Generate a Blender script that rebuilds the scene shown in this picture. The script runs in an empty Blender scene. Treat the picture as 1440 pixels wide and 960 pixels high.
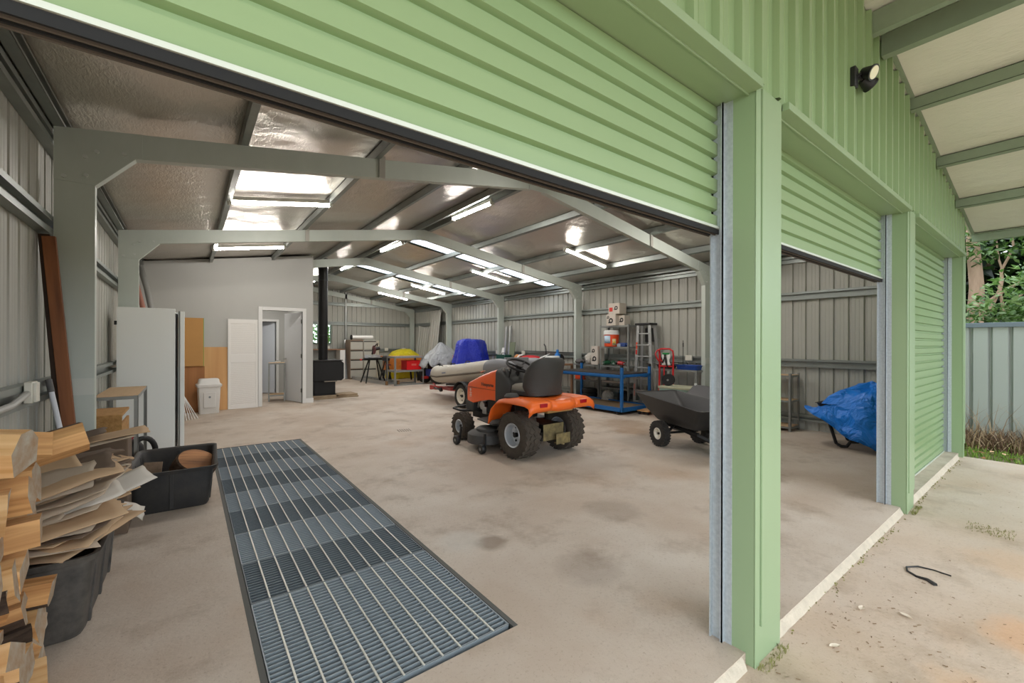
import bpy, bmesh, math, random
from mathutils import Vector, Matrix, Euler, noise
R = math.radians
PI = math.pi
rng = random.Random(7)
SC = bpy.context.scene
COL = SC.collection

# ------------------------------------------------------------------ materials
def lin(c):
    def f(u):
        u = u / 255.0
        return u / 12.92 if u <= 0.04045 else ((u + 0.055) / 1.055) ** 2.4
    return (f(c[0]), f(c[1]), f(c[2]), 1.0)

def new_mat(name):
    m = bpy.data.materials.new(name)
    m.use_nodes = True
    nt = m.node_tree
    b = nt.nodes['Principled BSDF']
    return m, nt, b

def mat(name, c, rough=0.5, metal=0.0, var=0.0, scale=6.0, bump=0.0, bscale=40.0, spec=None, c2=None, stretch=None, coat=0.0, detail=4.0):
    """principled surface; c, c2 sRGB 0-255; var mixes towards c2 (or a darker c) by noise"""
    m, nt, b = new_mat(name)
    N, L = nt.nodes, nt.links
    b.inputs['Roughness'].default_value = rough
    b.inputs['Metallic'].default_value = metal
    b.inputs['Base Color'].default_value = lin(c)
    if spec is not None:
        b.inputs['Specular IOR Level'].default_value = spec
    if coat:
        b.inputs['Coat Weight'].default_value = coat
    m.diffuse_color = lin(c)
    tc = None
    if var or bump:
        tc = N.new('ShaderNodeTexCoord')
        mp = N.new('ShaderNodeMapping')
        L.new(tc.outputs['Object'], mp.inputs['Vector'])
        if stretch:
            mp.inputs['Scale'].default_value = stretch
    if var:
        n = N.new('ShaderNodeTexNoise')
        n.inputs['Scale'].default_value = scale
        n.inputs['Detail'].default_value = detail
        n.inputs['Roughness'].default_value = 0.62
        L.new(mp.outputs['Vector'], n.inputs['Vector'])
        cr = N.new('ShaderNodeValToRGB')
        cr.color_ramp.elements[0].position = 0.32
        cr.color_ramp.elements[1].position = 0.68
        a = lin(c)
        d = lin(c2) if c2 else tuple(x * 0.55 for x in a[:3]) + (1,)
        cr.color_ramp.elements[0].color = tuple(a[i] + (d[i] - a[i]) * var for i in range(3)) + (1,)
        cr.color_ramp.elements[1].color = a
        L.new(n.outputs['Fac'], cr.inputs['Fac'])
        L.new(cr.outputs['Color'], b.inputs['Base Color'])
    if bump:
        n2 = N.new('ShaderNodeTexNoise')
        n2.inputs['Scale'].default_value = bscale
        n2.inputs['Detail'].default_value = 5
        L.new(mp.outputs['Vector'], n2.inputs['Vector'])
        bp = N.new('ShaderNodeBump')
        bp.inputs['Strength'].default_value = bump
        bp.inputs['Distance'].default_value = 0.02
        L.new(n2.outputs['Fac'], bp.inputs['Height'])
        L.new(bp.outputs['Normal'], b.inputs['Normal'])
    return m

def emit(name, c, s):
    m, nt, b = new_mat(name)
    b.inputs['Base Color'].default_value = lin(c)
    b.inputs['Emission Color'].default_value = lin(c)
    b.inputs['Emission Strength'].default_value = s
    return m

def wood(name, c1, c2, axis=0, scale=14.0, rough=0.7, bump=0.25, knot=0.0):
    """grain running along the local axis"""
    m, nt, b = new_mat(name)
    N, L = nt.nodes, nt.links
    tc = N.new('ShaderNodeTexCoord'); mp = N.new('ShaderNodeMapping')
    s = [scale, scale, scale]; s[axis] = scale * 0.06
    mp.inputs['Scale'].default_value = s
    oi = N.new('ShaderNodeObjectInfo')
    va = N.new('ShaderNodeVectorMath'); va.operation = 'ADD'
    vm = N.new('ShaderNodeVectorMath'); vm.operation = 'SCALE'
    cx = N.new('ShaderNodeCombineXYZ')
    L.new(oi.outputs['Random'], cx.inputs['X']); L.new(oi.outputs['Random'], cx.inputs['Y']); L.new(oi.outputs['Random'], cx.inputs['Z'])
    L.new(cx.outputs[0], vm.inputs[0]); vm.inputs['Scale'].default_value = 37.0
    L.new(tc.outputs['Object'], va.inputs[0]); L.new(vm.outputs[0], va.inputs[1])
    L.new(va.outputs[0], mp.inputs['Vector'])
    n = N.new('ShaderNodeTexNoise'); n.inputs['Scale'].default_value = 1.6; n.inputs['Detail'].default_value = 7; n.inputs['Distortion'].default_value = 0.6
    L.new(mp.outputs['Vector'], n.inputs['Vector'])
    cr = N.new('ShaderNodeValToRGB')
    cr.color_ramp.elements[0].position = 0.30; cr.color_ramp.elements[0].color = lin(c2)
    cr.color_ramp.elements[1].position = 0.66; cr.color_ramp.elements[1].color = lin(c1)
    L.new(n.outputs['Fac'], cr.inputs['Fac'])
    hs = N.new('ShaderNodeHueSaturation')
    ma = N.new('ShaderNodeMath'); ma.operation = 'MULTIPLY_ADD'; ma.inputs[1].default_value = 0.35; ma.inputs[2].default_value = 0.83
    L.new(oi.outputs['Random'], ma.inputs[0]); L.new(ma.outputs[0], hs.inputs['Value'])
    L.new(cr.outputs['Color'], hs.inputs['Color']); L.new(hs.outputs['Color'], b.inputs['Base Color'])
    b.inputs['Roughness'].default_value = rough
    bp = N.new('ShaderNodeBump'); bp.inputs['Strength'].default_value = bump; bp.inputs['Distance'].default_value = 0.01
    L.new(n.outputs['Fac'], bp.inputs['Height']); L.new(bp.outputs['Normal'], b.inputs['Normal'])
    return m

# ------------------------------------------------------------------ mesh builder
class MB:
    def __init__(self):
        self.v = []; self.f = []; self.mi = []; self.cur = 0
    def face(self, idx):
        self.f.append(tuple(idx)); self.mi.append(self.cur)
    def add(self, vs, fs, M=None):
        o = len(self.v)
        for p in vs:
            p = Vector(p)
            self.v.append(M @ p if M is not None else p)
        for f in fs:
            self.face([i + o for i in f])
        return self
    def box(self, x0, x1, y0, y1, z0, z1, M=None):
        vs = [(x, y, z) for x in (x0, x1) for y in (y0, y1) for z in (z0, z1)]
        fs = [(0, 1, 3, 2), (4, 6, 7, 5), (0, 4, 5, 1), (2, 3, 7, 6), (0, 2, 6, 4), (1, 5, 7, 3)]
        return self.add(vs, fs, M)
    def cbox(self, c, s, rot=(0, 0, 0)):
        M = Matrix.Translation(c) @ Euler(rot).to_matrix().to_4x4()
        return self.box(-s[0] / 2, s[0] / 2, -s[1] / 2, s[1] / 2, -s[2] / 2, s[2] / 2, M)
    def bar(self, p, q, w, h=None, up=(0, 0, 1)):
        """rectangular bar from p to q; w across, h along up"""
        p, q = Vector(p), Vector(q); h = w if h is None else h
        d = (q - p); L_ = d.length; d.normalize()
        u = Vector(up)
        if abs(d.dot(u)) > 0.98: u = Vector((0, 1, 0)) if abs(d.y) < 0.9 else Vector((1, 0, 0))
        s = d.cross(u).normalized(); u = s.cross(d).normalized()
        M = Matrix((s, d, u)).transposed().to_4x4(); M.translation = p
        return self.box(-w / 2, w / 2, 0, L_, -h / 2, h / 2, M)
    def prism(self, prof, h0, h1, M=None, cap=True):
        """profile in local XY extruded along local Z"""
        n = len(prof)
        vs = [(x, y, h0) for x, y in prof] + [(x, y, h1) for x, y in prof]
        fs = [(i, (i + 1) % n, n + (i + 1) % n, n + i) for i in range(n)]
        if cap: fs += [tuple(range(n - 1, -1, -1)), tuple(range(n, 2 * n))]
        return self.add(vs, fs, M)
    def cyl(self, p, q, r, r2=None, n=16, cap=True):
        p, q = Vector(p), Vector(q); r2 = r if r2 is None else r2
        d = (q - p).normalized(); a = d.orthogonal().normalized(); b = d.cross(a)
        vs = []
        for c, rr in ((p, r), (q, r2)):
            for i in range(n):
                t = 2 * PI * i / n
                vs.append(c + a * math.cos(t) * rr + b * math.sin(t) * rr)
        fs = [(i, (i + 1) % n, n + (i + 1) % n, n + i) for i in range(n)]
        if cap: fs += [tuple(range(n - 1, -1, -1)), tuple(range(n, 2 * n))]
        return self.add(vs, fs)
    def tube(self, pts, r, n=8, closed=False, radii=None, cap=True):
        pts = [Vector(p) for p in pts]; m = len(pts); vs = []; prev = None
        for i, p in enumerate(pts):
            if closed: d = pts[(i + 1) % m] - pts[i - 1]
            else: d = pts[min(i + 1, m - 1)] - pts[max(i - 1, 0)]
            d.normalize()
            if prev is None: a = d.orthogonal().normalized()
            else: a = (prev - d * prev.dot(d)).normalized()
            prev = a; b = d.cross(a); rr = radii[i] if radii else r
            for k in range(n):
                t = 2 * PI * k / n
                vs.append(p + a * math.cos(t) * rr + b * math.sin(t) * rr)
        fs = []
        for i in range(m if closed else m - 1):
            j = (i + 1) % m
            for k in range(n):
                fs.append((i * n + k, i * n + (k + 1) % n, j * n + (k + 1) % n, j * n + k))
        if not closed and cap: fs += [tuple(range(n - 1, -1, -1)), tuple((m - 1) * n + k for k in range(n))]
        return self.add(vs, fs)
    def lathe(self, prof, n=32, M=None, cap=True):
        """profile (r, z) turned about local Z"""
        vs = []; m = len(prof)
        for r, z in prof:
            for k in range(n):
                t = 2 * PI * k / n; vs.append((r * math.cos(t), r * math.sin(t), z))
        fs = [(i * n + k, i * n + (k + 1) % n, (i + 1) * n + (k + 1) % n, (i + 1) * n + k) for i in range(m - 1) for k in range(n)]
        if cap:
            if prof[0][0] > 1e-6: fs.append(tuple(range(n - 1, -1, -1)))
            if prof[-1][0] > 1e-6: fs.append(tuple((m - 1) * n + k for k in range(n)))
        return self.add(vs, fs, M)
    def grid(self, fn, nu, nv, close_u=False):
        """fn(i, j) -> point"""
        vs = [fn(i, j) for i in range(nu) for j in range(nv)]
        fs = []
        for i in range(nu if close_u else nu - 1):
            k = (i + 1) % nu
            for j in range(nv - 1):
                fs.append((i * nv + j, k * nv + j, k * nv + j + 1, i * nv + j + 1))
        return self.add(vs, fs)
    def build(self, name, m, parent=None, bevel=0.0, seg=2, smooth=35, solid=0.0, sub=0, offset=-1.0, loc=None):
        me = bpy.data.meshes.new(name)
        me.from_pydata([tuple(p) for p in self.v], [], self.f)
        mats = m if isinstance(m, (list, tuple)) else [m]
        for x in mats: me.materials.append(x)
        if len(mats) > 1:
            for p, k in zip(me.polygons, self.mi): p.material_index = k
        bm = bmesh.new(); bm.from_mesh(me)
        bmesh.ops.recalc_face_normals(bm, faces=bm.faces)
        if sub:
            bmesh.ops.remove_doubles(bm, verts=bm.verts, dist=1e-5)
        bm.to_mesh(me); bm.free()
        if smooth:
            me.polygons.foreach_set('use_smooth', [True] * len(me.polygons))
            me.set_sharp_from_angle(angle=R(smooth))
        me.update()
        o = bpy.data.objects.new(name, me); COL.objects.link(o)
        if parent is not None: o.parent = parent
        if loc is not None: o.location = loc
        if solid:
            md = o.modifiers.new('s', 'SOLIDIFY'); md.thickness = solid; md.offset = offset
        if sub:
            md = o.modifiers.new('u', 'SUBSURF'); md.levels = sub; md.render_levels = sub
        if bevel:
            md = o.modifiers.new('b', 'BEVEL'); md.width = bevel; md.segments = seg; md.limit_method = 'ANGLE'; md.angle_limit = R(40)
            md.harden_normals = False
        return o

def tag(o, label, cat, group=None, kind=None):
    o['label'] = label; o['category'] = cat
    if group: o['group'] = group
    if kind: o['kind'] = kind
    return o

def thing(name, label, cat, loc=(0, 0, 0), rz=0.0, group=None, rot=None):
    o = bpy.data.objects.new(name, None); COL.objects.link(o)
    o.empty_display_size = 0.1
    o.location = loc; o.rotation_euler = rot if rot else (0, 0, rz)
    return tag(o, label, cat, group)

def struct(o, label=None):
    o['kind'] = 'structure'
    if label: o['label'] = label
    return o

def dup(root, loc=None, rz=None, label=None, rot=None):
    r = root.copy(); COL.objects.link(r)
    if loc is not None: r.location = loc
    if rz is not None: r.rotation_euler = (0, 0, rz)
    if rot is not None: r.rotation_euler = rot
    if label: r['label'] = label
    for ch in list(root.children):
        c = ch.copy(); COL.objects.link(c); c.parent = r
        for g in list(ch.children):
            d = g.copy(); COL.objects.link(d); d.parent = c
    return r

def place(o, loc, rz=0.0, rot=None):
    o.location = loc; o.rotation_euler = rot if rot else (0, 0, rz)
    return o

def text_mesh(s, size, name, m, parent, loc, rot, depth=0.0015, align='CENTER', sx=1.0):
    c = bpy.data.curves.new(name, 'FONT'); c.body = s; c.size = size; c.extrude = depth
    c.align_x = align; c.align_y = 'CENTER'; c.resolution_u = 3
    t = bpy.data.objects.new(name, c); COL.objects.link(t)
    dg = bpy.context.evaluated_depsgraph_get()
    me = bpy.data.meshes.new_from_object(t.evaluated_get(dg))
    bpy.data.objects.remove(t); bpy.data.curves.remove(c)
    me.name = name; me.materials.clear(); me.materials.append(m)
    o = bpy.data.objects.new(name, me); COL.objects.link(o)
    o.parent = parent; o.location = loc; o.rotation_euler = rot; o.scale = (sx, 1, 1)
    return o

def fbm(x, y, z=0.0, o=4):
    return noise.fractal(Vector((x, y, z)), 1.0, 2.0, o)
# ------------------------------------------------------------------ camera
cam_d = bpy.data.cameras.new('camera'); cam = bpy.data.objects.new('camera', cam_d); COL.objects.link(cam)
cam_d.sensor_width = 36.0; cam_d.lens = 599.76 / 40.0
cam_d.shift_x = 0.0; cam_d.shift_y = 2.7 / 1440.0
cam_d.clip_start = 0.05; cam_d.clip_end = 300
YAW = R(37.217)
cam.location = (0, 0, 1.4)
cam.rotation_euler = (Matrix.Rotation(-YAW, 4, 'Z') @ Matrix.Rotation(R(90), 4, 'X') @ Matrix.Rotation(R(0.15), 4, 'Z')).to_euler()
SC.camera = cam
vs = SC.view_settings
vs.view_transform = 'Standard'; vs.look = 'None'; vs.gamma = 1.0; vs.use_curve_mapping = False
vs.exposure = 0.45
SC.cycles.max_bounces = 8; SC.cycles.diffuse_bounces = 5; SC.cycles.glossy_bounces = 4
SC.cycles.transmission_bounces = 6; SC.cycles.transparent_max_bounces = 8
SC.cycles.caustics_reflective = False; SC.cycles.caustics_refractive = False
SC.cycles.sample_clamp_indirect = 6.0

# ------------------------------------------------------------------ building numbers
XL, XR, XM = -0.735, 8.005, 3.635        # outer faces of the frame columns, ridge
WL, WR = -0.80, 8.07                     # inner faces of the wall sheets
HE, TS = 2.877, 0.163                    # rafter top at the columns, roof slope
YF = [0.95, 4.22, 7.60, 10.97, 14.34, 17.70]
YFRONT, YEND = 0.862, 17.78
HL = 2.535                               # underside of the front lintels
SLAB = 0.05                              # slab edge step to the driveway
def rafter_top(x): return HE + TS * ((x - XL) if x <= XM else (XR - x))
FOIL = 0.105
def foil_z(x): return rafter_top(x) + FOIL

M_GREEN = mat('green_steel', (142, 166, 121), 0.33, 0.0, var=0.10, scale=2.5, c2=(132, 156, 108))
M_GREEN_TRIM = mat('green_flashing', (146, 168, 130), 0.36, 0.0, var=0.12, scale=3.0, c2=(136, 158, 120))
M_GALV = mat('galvanised', (196, 204, 208), 0.42, 0.4, var=0.5, scale=60, c2=(166, 176, 182), detail=1)
M_FRAME = mat('frame_zinc', (198, 205, 197), 0.42, 0.06, var=0.35, scale=5, c2=(180, 190, 181), stretch=(1, 1, 0.4))
M_PURLIN = mat('purlin_zinc', (150, 156, 152), 0.42, 0.55, var=0.3, scale=8)
M_BOLT = mat('bolt_zinc', (205, 210, 205), 0.45, 0.2)
M_SHEET = mat('wall_sheet', (180, 180, 171), 0.5, 0.0, var=0.12, scale=1.5)
M_BOARD = mat('partition_paint', (190, 190, 186), 0.75, 0.0, var=0.05, scale=2)
M_WHITE = mat('white_gloss', (236, 236, 232), 0.4)
M_DARK = mat('dark_gap', (20, 20, 20), 0.8)
M_BLACK = mat('black_plastic', (28, 28, 29), 0.5, bump=0.05, bscale=60)
M_BLACKMETAL = mat('black_metal', (24, 24, 25), 0.45, 0.2)
M_RUBBER = mat('tyre_rubber', (38, 36, 34), 0.85, var=0.4, scale=20, c2=(62, 56, 48))
M_GREYSTEEL = mat('grey_steel', (150, 152, 148), 0.45, 0.5, var=0.2, scale=10)
M_ALU = mat('aluminium', (196, 198, 198), 0.35, 0.85, var=0.2, scale=15)

def foil_material(name, tint):
    m, nt, b = new_mat(name); N, L = nt.nodes, nt.links
    b.inputs['Base Color'].default_value = lin(tint)
    b.inputs['Metallic'].default_value = 0.85; b.inputs['Roughness'].default_value = 0.30
    tc = N.new('ShaderNodeTexCoord')
    mp = N.new('ShaderNodeMapping'); mp.inputs['Scale'].default_value = (1.0, 0.35, 1.0)
    L.new(tc.outputs['Object'], mp.inputs['Vector'])
    n = N.new('ShaderNodeTexNoise'); n.inputs['Scale'].default_value = 42; n.inputs['Detail'].default_value = 3; n.inputs['Distortion'].default_value = 0.8
    L.new(mp.outputs['Vector'], n.inputs['Vector'])
    n2 = N.new('ShaderNodeTexNoise'); n2.inputs['Scale'].default_value = 2.2; n2.inputs['Detail'].default_value = 2
    L.new(tc.outputs['Object'], n2.inputs['Vector'])
    ad = N.new('ShaderNodeMath'); ad.operation = 'MULTIPLY_ADD'; ad.inputs[1].default_value = 6.0
    L.new(n2.outputs['Fac'], ad.inputs[0]); L.new(n.outputs['Fac'], ad.inputs[2])
    bp = N.new('ShaderNodeBump'); bp.inputs['Strength'].default_value = 0.45; bp.inputs['Distance'].default_value = 0.012
    L.new(ad.outputs[0], bp.inputs['Height']); L.new(bp.outputs['Normal'], b.inputs['Normal'])
    return m
M_FOIL = foil_material('foil_insulation', (208, 200, 190))
M_FOIL2 = foil_material('foil_awning', (232, 230, 218)); M_FOIL2.node_tree.nodes['Principled BSDF'].inputs['Metallic'].default_value = .3; M_FOIL2.node_tree.nodes['Principled BSDF'].inputs['Roughness'].default_value = .5

def concrete(name, base, light, dark, rust, stain=()):
    m, nt, b = new_mat(name); N, L = nt.nodes, nt.links
    tc = N.new('ShaderNodeTexCoord')
    def nz(scale, detail, rough=0.6, st=None):
        n = N.new('ShaderNodeTexNoise'); n.inputs['Scale'].default_value = scale; n.inputs['Detail'].default_value = detail
        n.inputs['Roughness'].default_value = rough
        if st:
            mp = N.new('ShaderNodeMapping'); mp.inputs['Scale'].default_value = st
            L.new(tc.outputs['Object'], mp.inputs['Vector']); L.new(mp.outputs['Vector'], n.inputs['Vector'])
        else: L.new(tc.outputs['Object'], n.inputs['Vector'])
        return n
    def ramp(n, a, c):
        r = N.new('ShaderNodeMapRange'); r.inputs['From Min'].default_value = a; r.inputs['From Max'].default_value = c
        L.new(n.outputs[0], r.inputs['Value']); return r
    def mix(f, a, c):
        x = N.new('ShaderNodeMix'); x.data_type = 'RGBA'
        L.new(f, x.inputs['Factor'])
        for s, k in ((a, 'A'), (c, 'B')):
            sock = [i for i in x.inputs if i.name == k and i.type == 'RGBA'][0]
            if isinstance(s, tuple): sock.default_value = s
            else: L.new(s, sock)
        return [o for o in x.outputs if o.type == 'RGBA'][0]
    c = mix(ramp(nz(0.9, 5), 0.38, 0.66).outputs[0], lin(base), lin(light))
    c = mix(ramp(nz(1.7, 6, 0.7), 0.52, 0.78).outputs[0], c, lin(dark))
    c = mix(ramp(nz(0.55, 4), 0.58, 0.82).outputs[0], c, lin(rust))
    sp = ramp(nz(55, 4, 0.7), 0.56, 0.78)
    mm = N.new('ShaderNodeMath'); mm.operation = 'MULTIPLY'; mm.inputs[1].default_value = 0.85
    L.new(sp.outputs[0], mm.inputs[0])
    c = mix(mm.outputs[0], c, lin(dark))
    sp2 = ramp(nz(160, 2, 0.6), 0.66, 0.74)
    m2 = N.new('ShaderNodeMath'); m2.operation = 'MULTIPLY'; m2.inputs[1].default_value = 0.35
    L.new(sp2.outputs[0], m2.inputs[0])
    c = mix(m2.outputs[0], c, lin((96, 84, 70)))
    for (x, y, rad, col, amt) in stain:
        vd = N.new('ShaderNodeVectorMath'); vd.operation = 'DISTANCE'; vd.inputs[1].default_value = (x, y, 0)
        nn = nz(5.0, 3)
        av = N.new('ShaderNodeVectorMath'); av.operation = 'ADD'
        sc_ = N.new('ShaderNodeVectorMath'); sc_.operation = 'SCALE'; sc_.inputs['Scale'].default_value = rad * 0.9
        sb = N.new('ShaderNodeVectorMath'); sb.operation = 'SUBTRACT'; sb.inputs[1].default_value = (0.5, 0.5, 0.5)
        L.new(nn.outputs['Color'], sb.inputs[0]); L.new(sb.outputs[0], sc_.inputs[0])
        L.new(tc.outputs['Object'], av.inputs[0]); L.new(sc_.outputs[0], av.inputs[1])
        L.new(av.outputs[0], vd.inputs[0])
        r = N.new('ShaderNodeMapRange'); r.inputs['From Min'].default_value = rad; r.inputs['From Max'].default_value = rad * 0.55
        r.inputs['To Max'].default_value = amt
        L.new(vd.outputs['Value'], r.inputs['Value'])
        c = mix(r.outputs[0], c, lin(col))
    L.new(c, b.inputs['Base Color'])
    rr = ramp(nz(3, 4), 0.3, 0.8); rr.inputs['To Min'].default_value = 0.5; rr.inputs['To Max'].default_value = 0.75
    L.new(rr.outputs[0], b.inputs['Roughness'])
    bp = N.new('ShaderNodeBump'); bp.inputs['Strength'].default_value = 0.5; bp.inputs['Distance'].default_value = 0.008
    nb = nz(38, 8, 0.72)
    L.new(nb.outputs['Fac'], bp.inputs['Height']); L.new(bp.outputs['Normal'], b.inputs['Normal'])
    return m
M_CONC = concrete('concrete_floor', (192, 174, 156), (210, 198, 184), (154, 135, 115), (190, 160, 132),
                  stain=((1.70, 2.47, 0.13, (140, 122, 104), 0.8), (1.55, 2.62, 0.20, (206, 200, 190), 0.5), (2.85, 2.35, 0.28, (150, 134, 118), 0.5), (2.0, 1.85, 0.25, (140, 122, 106), 0.4), (6.1, 4.8, 0.5, (158, 128, 98), 0.5), (5.7, 4.3, 0.35, (164, 132, 100), 0.5)))
M_DRIVE = concrete('concrete_drive', (196, 174, 152), (208, 192, 176), (158, 136, 114), (204, 156, 112),
                   stain=((3.3, 0.05, 0.30, (216, 160, 110), 0.5), (2.55, 0.2, 0.25, (214, 164, 116), 0.45), (4.35, 0.15, 0.35, (208, 166, 124), 0.35)))

# ------------------------------------------------------------------ floor, slab edge, driveway
# the grate pit cuts the slab
GX0, GX1, GY0, GY1 = 0.27, 1.28, 1.70, 6.80
mb = MB()
xs = [WL - 0.05, GX0 - 0.03, GX1 + 0.03, WR + 0.05]; ys = [YFRONT + 0.036, GY0 - 0.03, GY1 + 0.03, YEND + 0.05]
for i in range(3):
    for j in range(3):
        if i == 1 and j == 1: continue
        mb.box(xs[i], xs[i + 1], ys[j], ys[j + 1], -0.25, 0.0)
fl_o = mb.build('floor', M_CONC, smooth=0); struct(fl_o, 'mottled beige concrete shed floor')
mb = MB()
mb.box(-8, 8.02, -6, YFRONT + 0.036, -0.4, -SLAB)
struct(mb.build('ground_driveway', M_DRIVE, smooth=0), 'pale stained concrete apron outside the roller doors')
# thin expansion strip of pale mortar along the slab edge
M_MORTAR = mat('mortar_edge', (206, 194, 174), 0.85, var=0.4, scale=14, bump=0.4, bscale=50)
mb = MB()
mb.grid(lambda i, j: (2.32 + (4.86 - 2.32) * i / 40, YFRONT + 0.038 - 0.028 * j / 3 - 0.004 * noise.noise(Vector((i * .7, 0, 0))), -0.002 - SLAB * (j / 3) ** 1.6 + 0.002 * noise.noise(Vector((i * .5, j, 3)))), 41, 4)
mb.grid(lambda i, j: (5.18 + (7.8 - 5.18) * i / 40, YFRONT + 0.038 - 0.028 * j / 3 - 0.004 * noise.noise(Vector((i * .7, 5, 0))), -0.002 - SLAB * (j / 3) ** 1.6), 41, 4)
mb.grid(lambda i, j: (-0.7 + (1.98 + 0.7) * i / 40, YFRONT + 0.038 - 0.028 * j / 3, -0.002 - SLAB * (j / 3) ** 1.6), 41, 4)
struct(mb.build('trim_slab_edge', M_MORTAR), 'pale worn concrete edge along the door line')

# outside ground
M_EARTH = mat('earth', (118, 100, 76), 0.95, var=0.8, scale=9, c2=(86, 98, 48), bump=0.5, bscale=30)
mb = MB()
mb.box(8.02, 70, -60, 70, -0.6, -0.09)
mb.box(-60, WL - 0.06, YFRONT - 3, 70, -0.6, -0.09)
mb.box(WL - 0.06, 8.02, YEND + 0.06, 70, -0.6, -0.09)
mb.box(-60, 8.02, -60, -6, -0.6, -0.09)
struct(mb.build('ground', M_EARTH, smooth=0), 'bare earth and grass around the shed')

# ------------------------------------------------------------------ ribbed wall sheets
def rib_profile(length, pitch=0.19, depth=0.026, start=0.05):
    """list of (u, outward offset): flat pans, one deep rib and two fine swages a pitch"""
    p = [(0.0, 0.0)]; u = start
    while u + pitch < length:
        p += [(u, 0), (u + 0.010, depth), (u + 0.034, depth), (u + 0.044, 0)]
        a = u + 0.044; w = pitch - 0.044
        for t in (0.33, 0.66):
            c = a + w * t
            p += [(c - 0.006, 0), (c, 0.003), (c + 0.006, 0)]
        u += pitch
    p.append((length, 0.0))
    return p

def sheet_wall(mb, origin, du, out, length, zf0, zf1, **k):
    """ribbed sheet from origin along du; zf(u) lower and upper heights"""
    o = Vector(origin); du = Vector(du); out = Vector(out)
    pr = rib_profile(length, **k); vs = []
    for u, d in pr:
        b = o + du * u + out * d
        vs.append((b.x, b.y, zf0(u))); vs.append((b.x, b.y, zf1(u)))
    mb.add(vs, [(2 * i, 2 * i + 2, 2 * i + 3, 2 * i + 1) for i in range(len(pr) - 1)])

z0 = lambda u: 0.0
mb = MB(); sheet_wall(mb, (WL, YFRONT, 0), (0, 1, 0), (-1, 0, 0), YEND - YFRONT, lambda u: -0.12, lambda u: foil_z(XL) + 0.02)
struct(mb.build('wall_left', M_SHEET, smooth=0), 'pale ribbed steel side wall behind the firewood')
mb = MB(); sheet_wall(mb, (WR, YFRONT, 0), (0, 1, 0), (1, 0, 0), YEND - YFRONT, lambda u: -0.12, lambda u: foil_z(XR) + 0.02)
struct(mb.build('wall_right', M_SHEET, smooth=0), 'pale ribbed steel wall behind the shelves and workbench')
# end wall with one window hole
WX0, WX1, WZ0, WZ1 = 3.55, 4.47, 1.40, 2.13
mb = MB()
top = lambda x0: (lambda u: foil_z(x0 + u) + 0.02)
sheet_wall(mb, (WL, YEND, 0), (1, 0, 0), (0, 1, 0), WX0 - WL, lambda u: -0.12, top(WL))
sheet_wall(mb, (WX1, YEND, 0), (1, 0, 0), (0, 1, 0), WR - WX1, lambda u: -0.12, top(WX1))
sheet_wall(mb, (WX0, YEND, 0), (1, 0, 0), (0, 1, 0), WX1 - WX0, lambda u: -0.12, lambda u: WZ0)
sheet_wall(mb, (WX0, YEND, 0), (1, 0, 0), (0, 1, 0), WX1 - WX0, lambda u: WZ1, top(WX0))
struct(mb.build('wall_back', M_SHEET, smooth=0), 'ribbed steel end wall with a small window')
M_WINFR = mat('window_frame_green', (92, 116, 96), 0.5)
mb = MB()
for a in ((WX0 - .03, WX1 + .03, WZ0 - .04, WZ0), (WX0 - .03, WX1 + .03, WZ1, WZ1 + .04), (WX0 - .04, WX0, WZ0, WZ1), (WX1, WX1 + .04, WZ0, WZ1), ((WX0 + WX1) / 2 - .015, (WX0 + WX1) / 2 + .015, WZ0, WZ1)):
    mb.box(a[0], a[1], YEND - .05, YEND + .03, a[2], a[3])
w1 = struct(mb.build('window_1', M_WINFR, bevel=0.003), 'small end wall window with leaves outside')
gm, nt, b = new_mat('glass'); b.inputs['Transmission Weight'].default_value = 1.0; b.inputs['Roughness'].default_value = 0.02; b.inputs['IOR'].default_value = 1.1
mb = MB(); mb.box(WX0, WX1, YEND - .012, YEND - .006, WZ0, WZ1); mb.build('window_pane', gm, w1)

# girts: top-hat rails on the walls
def girt(mb, p, q, out, h=0.115, d=0.06):
    """hat section: flange, two lips towards the room"""
    p, q, out = Vector(p), Vector(q), Vector(out)
    up = Vector((0, 0, 1))
    prof = [(-h / 2, 0), (-h / 2, 0.008), (-h / 2 + 0.022, 0.008), (-h / 2 + 0.030, d), (h / 2 - 0.030, d), (h / 2 - 0.022, 0.008), (h / 2, 0.008), (h / 2, 0)]
    vs = []
    for e in (p, q):
        for a, b_ in prof: vs.append(e + up * a - out * b_ * 1.0)
    n = len(prof)
    mb.add(vs, [(i, (i + 1) % n, n + (i + 1) % n, n + i) for i in range(n)] + [tuple(range(n)), tuple(range(2 * n - 1, n - 1, -1))])
k = 1
def cee(mb, p, q, out, h=0.13, d=0.062, lip=0.022, t=0.004):
    """two rails with a shadow gap: how the girts read from inside"""
    p, q, out = Vector(p), Vector(q), Vector(out); up = Vector((0, 0, 1))
    for s in (-1, 1):
        c = up * s * (h / 2 - 0.018)
        mb.bar(p + c - out * (d / 2), q + c - out * (d / 2), d if abs(out.x) > .5 or True else d, 0.036)
    mb.bar(p - out * 0.010, q - out * 0.010, 0.012, h)
for zc, h in ((2.195, .13), (1.09, .13), (0.20, .11)):
    mb = MB(); cee(mb, (WL, YFRONT + .1, zc), (WL, 10.78, zc), (-1, 0, 0), h)
    struct(mb.build('trim_%d' % k, M_PURLIN, smooth=0), 'wall rail along the left wall'); k += 1
    mb = MB(); cee(mb, (WR, YFRONT + .1, zc), (WR, YEND - .02, zc), (1, 0, 0), h)
    struct(mb.build('trim_%d' % k, M_PURLIN, smooth=0), 'wall rail along the right wall'); k += 1
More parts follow.
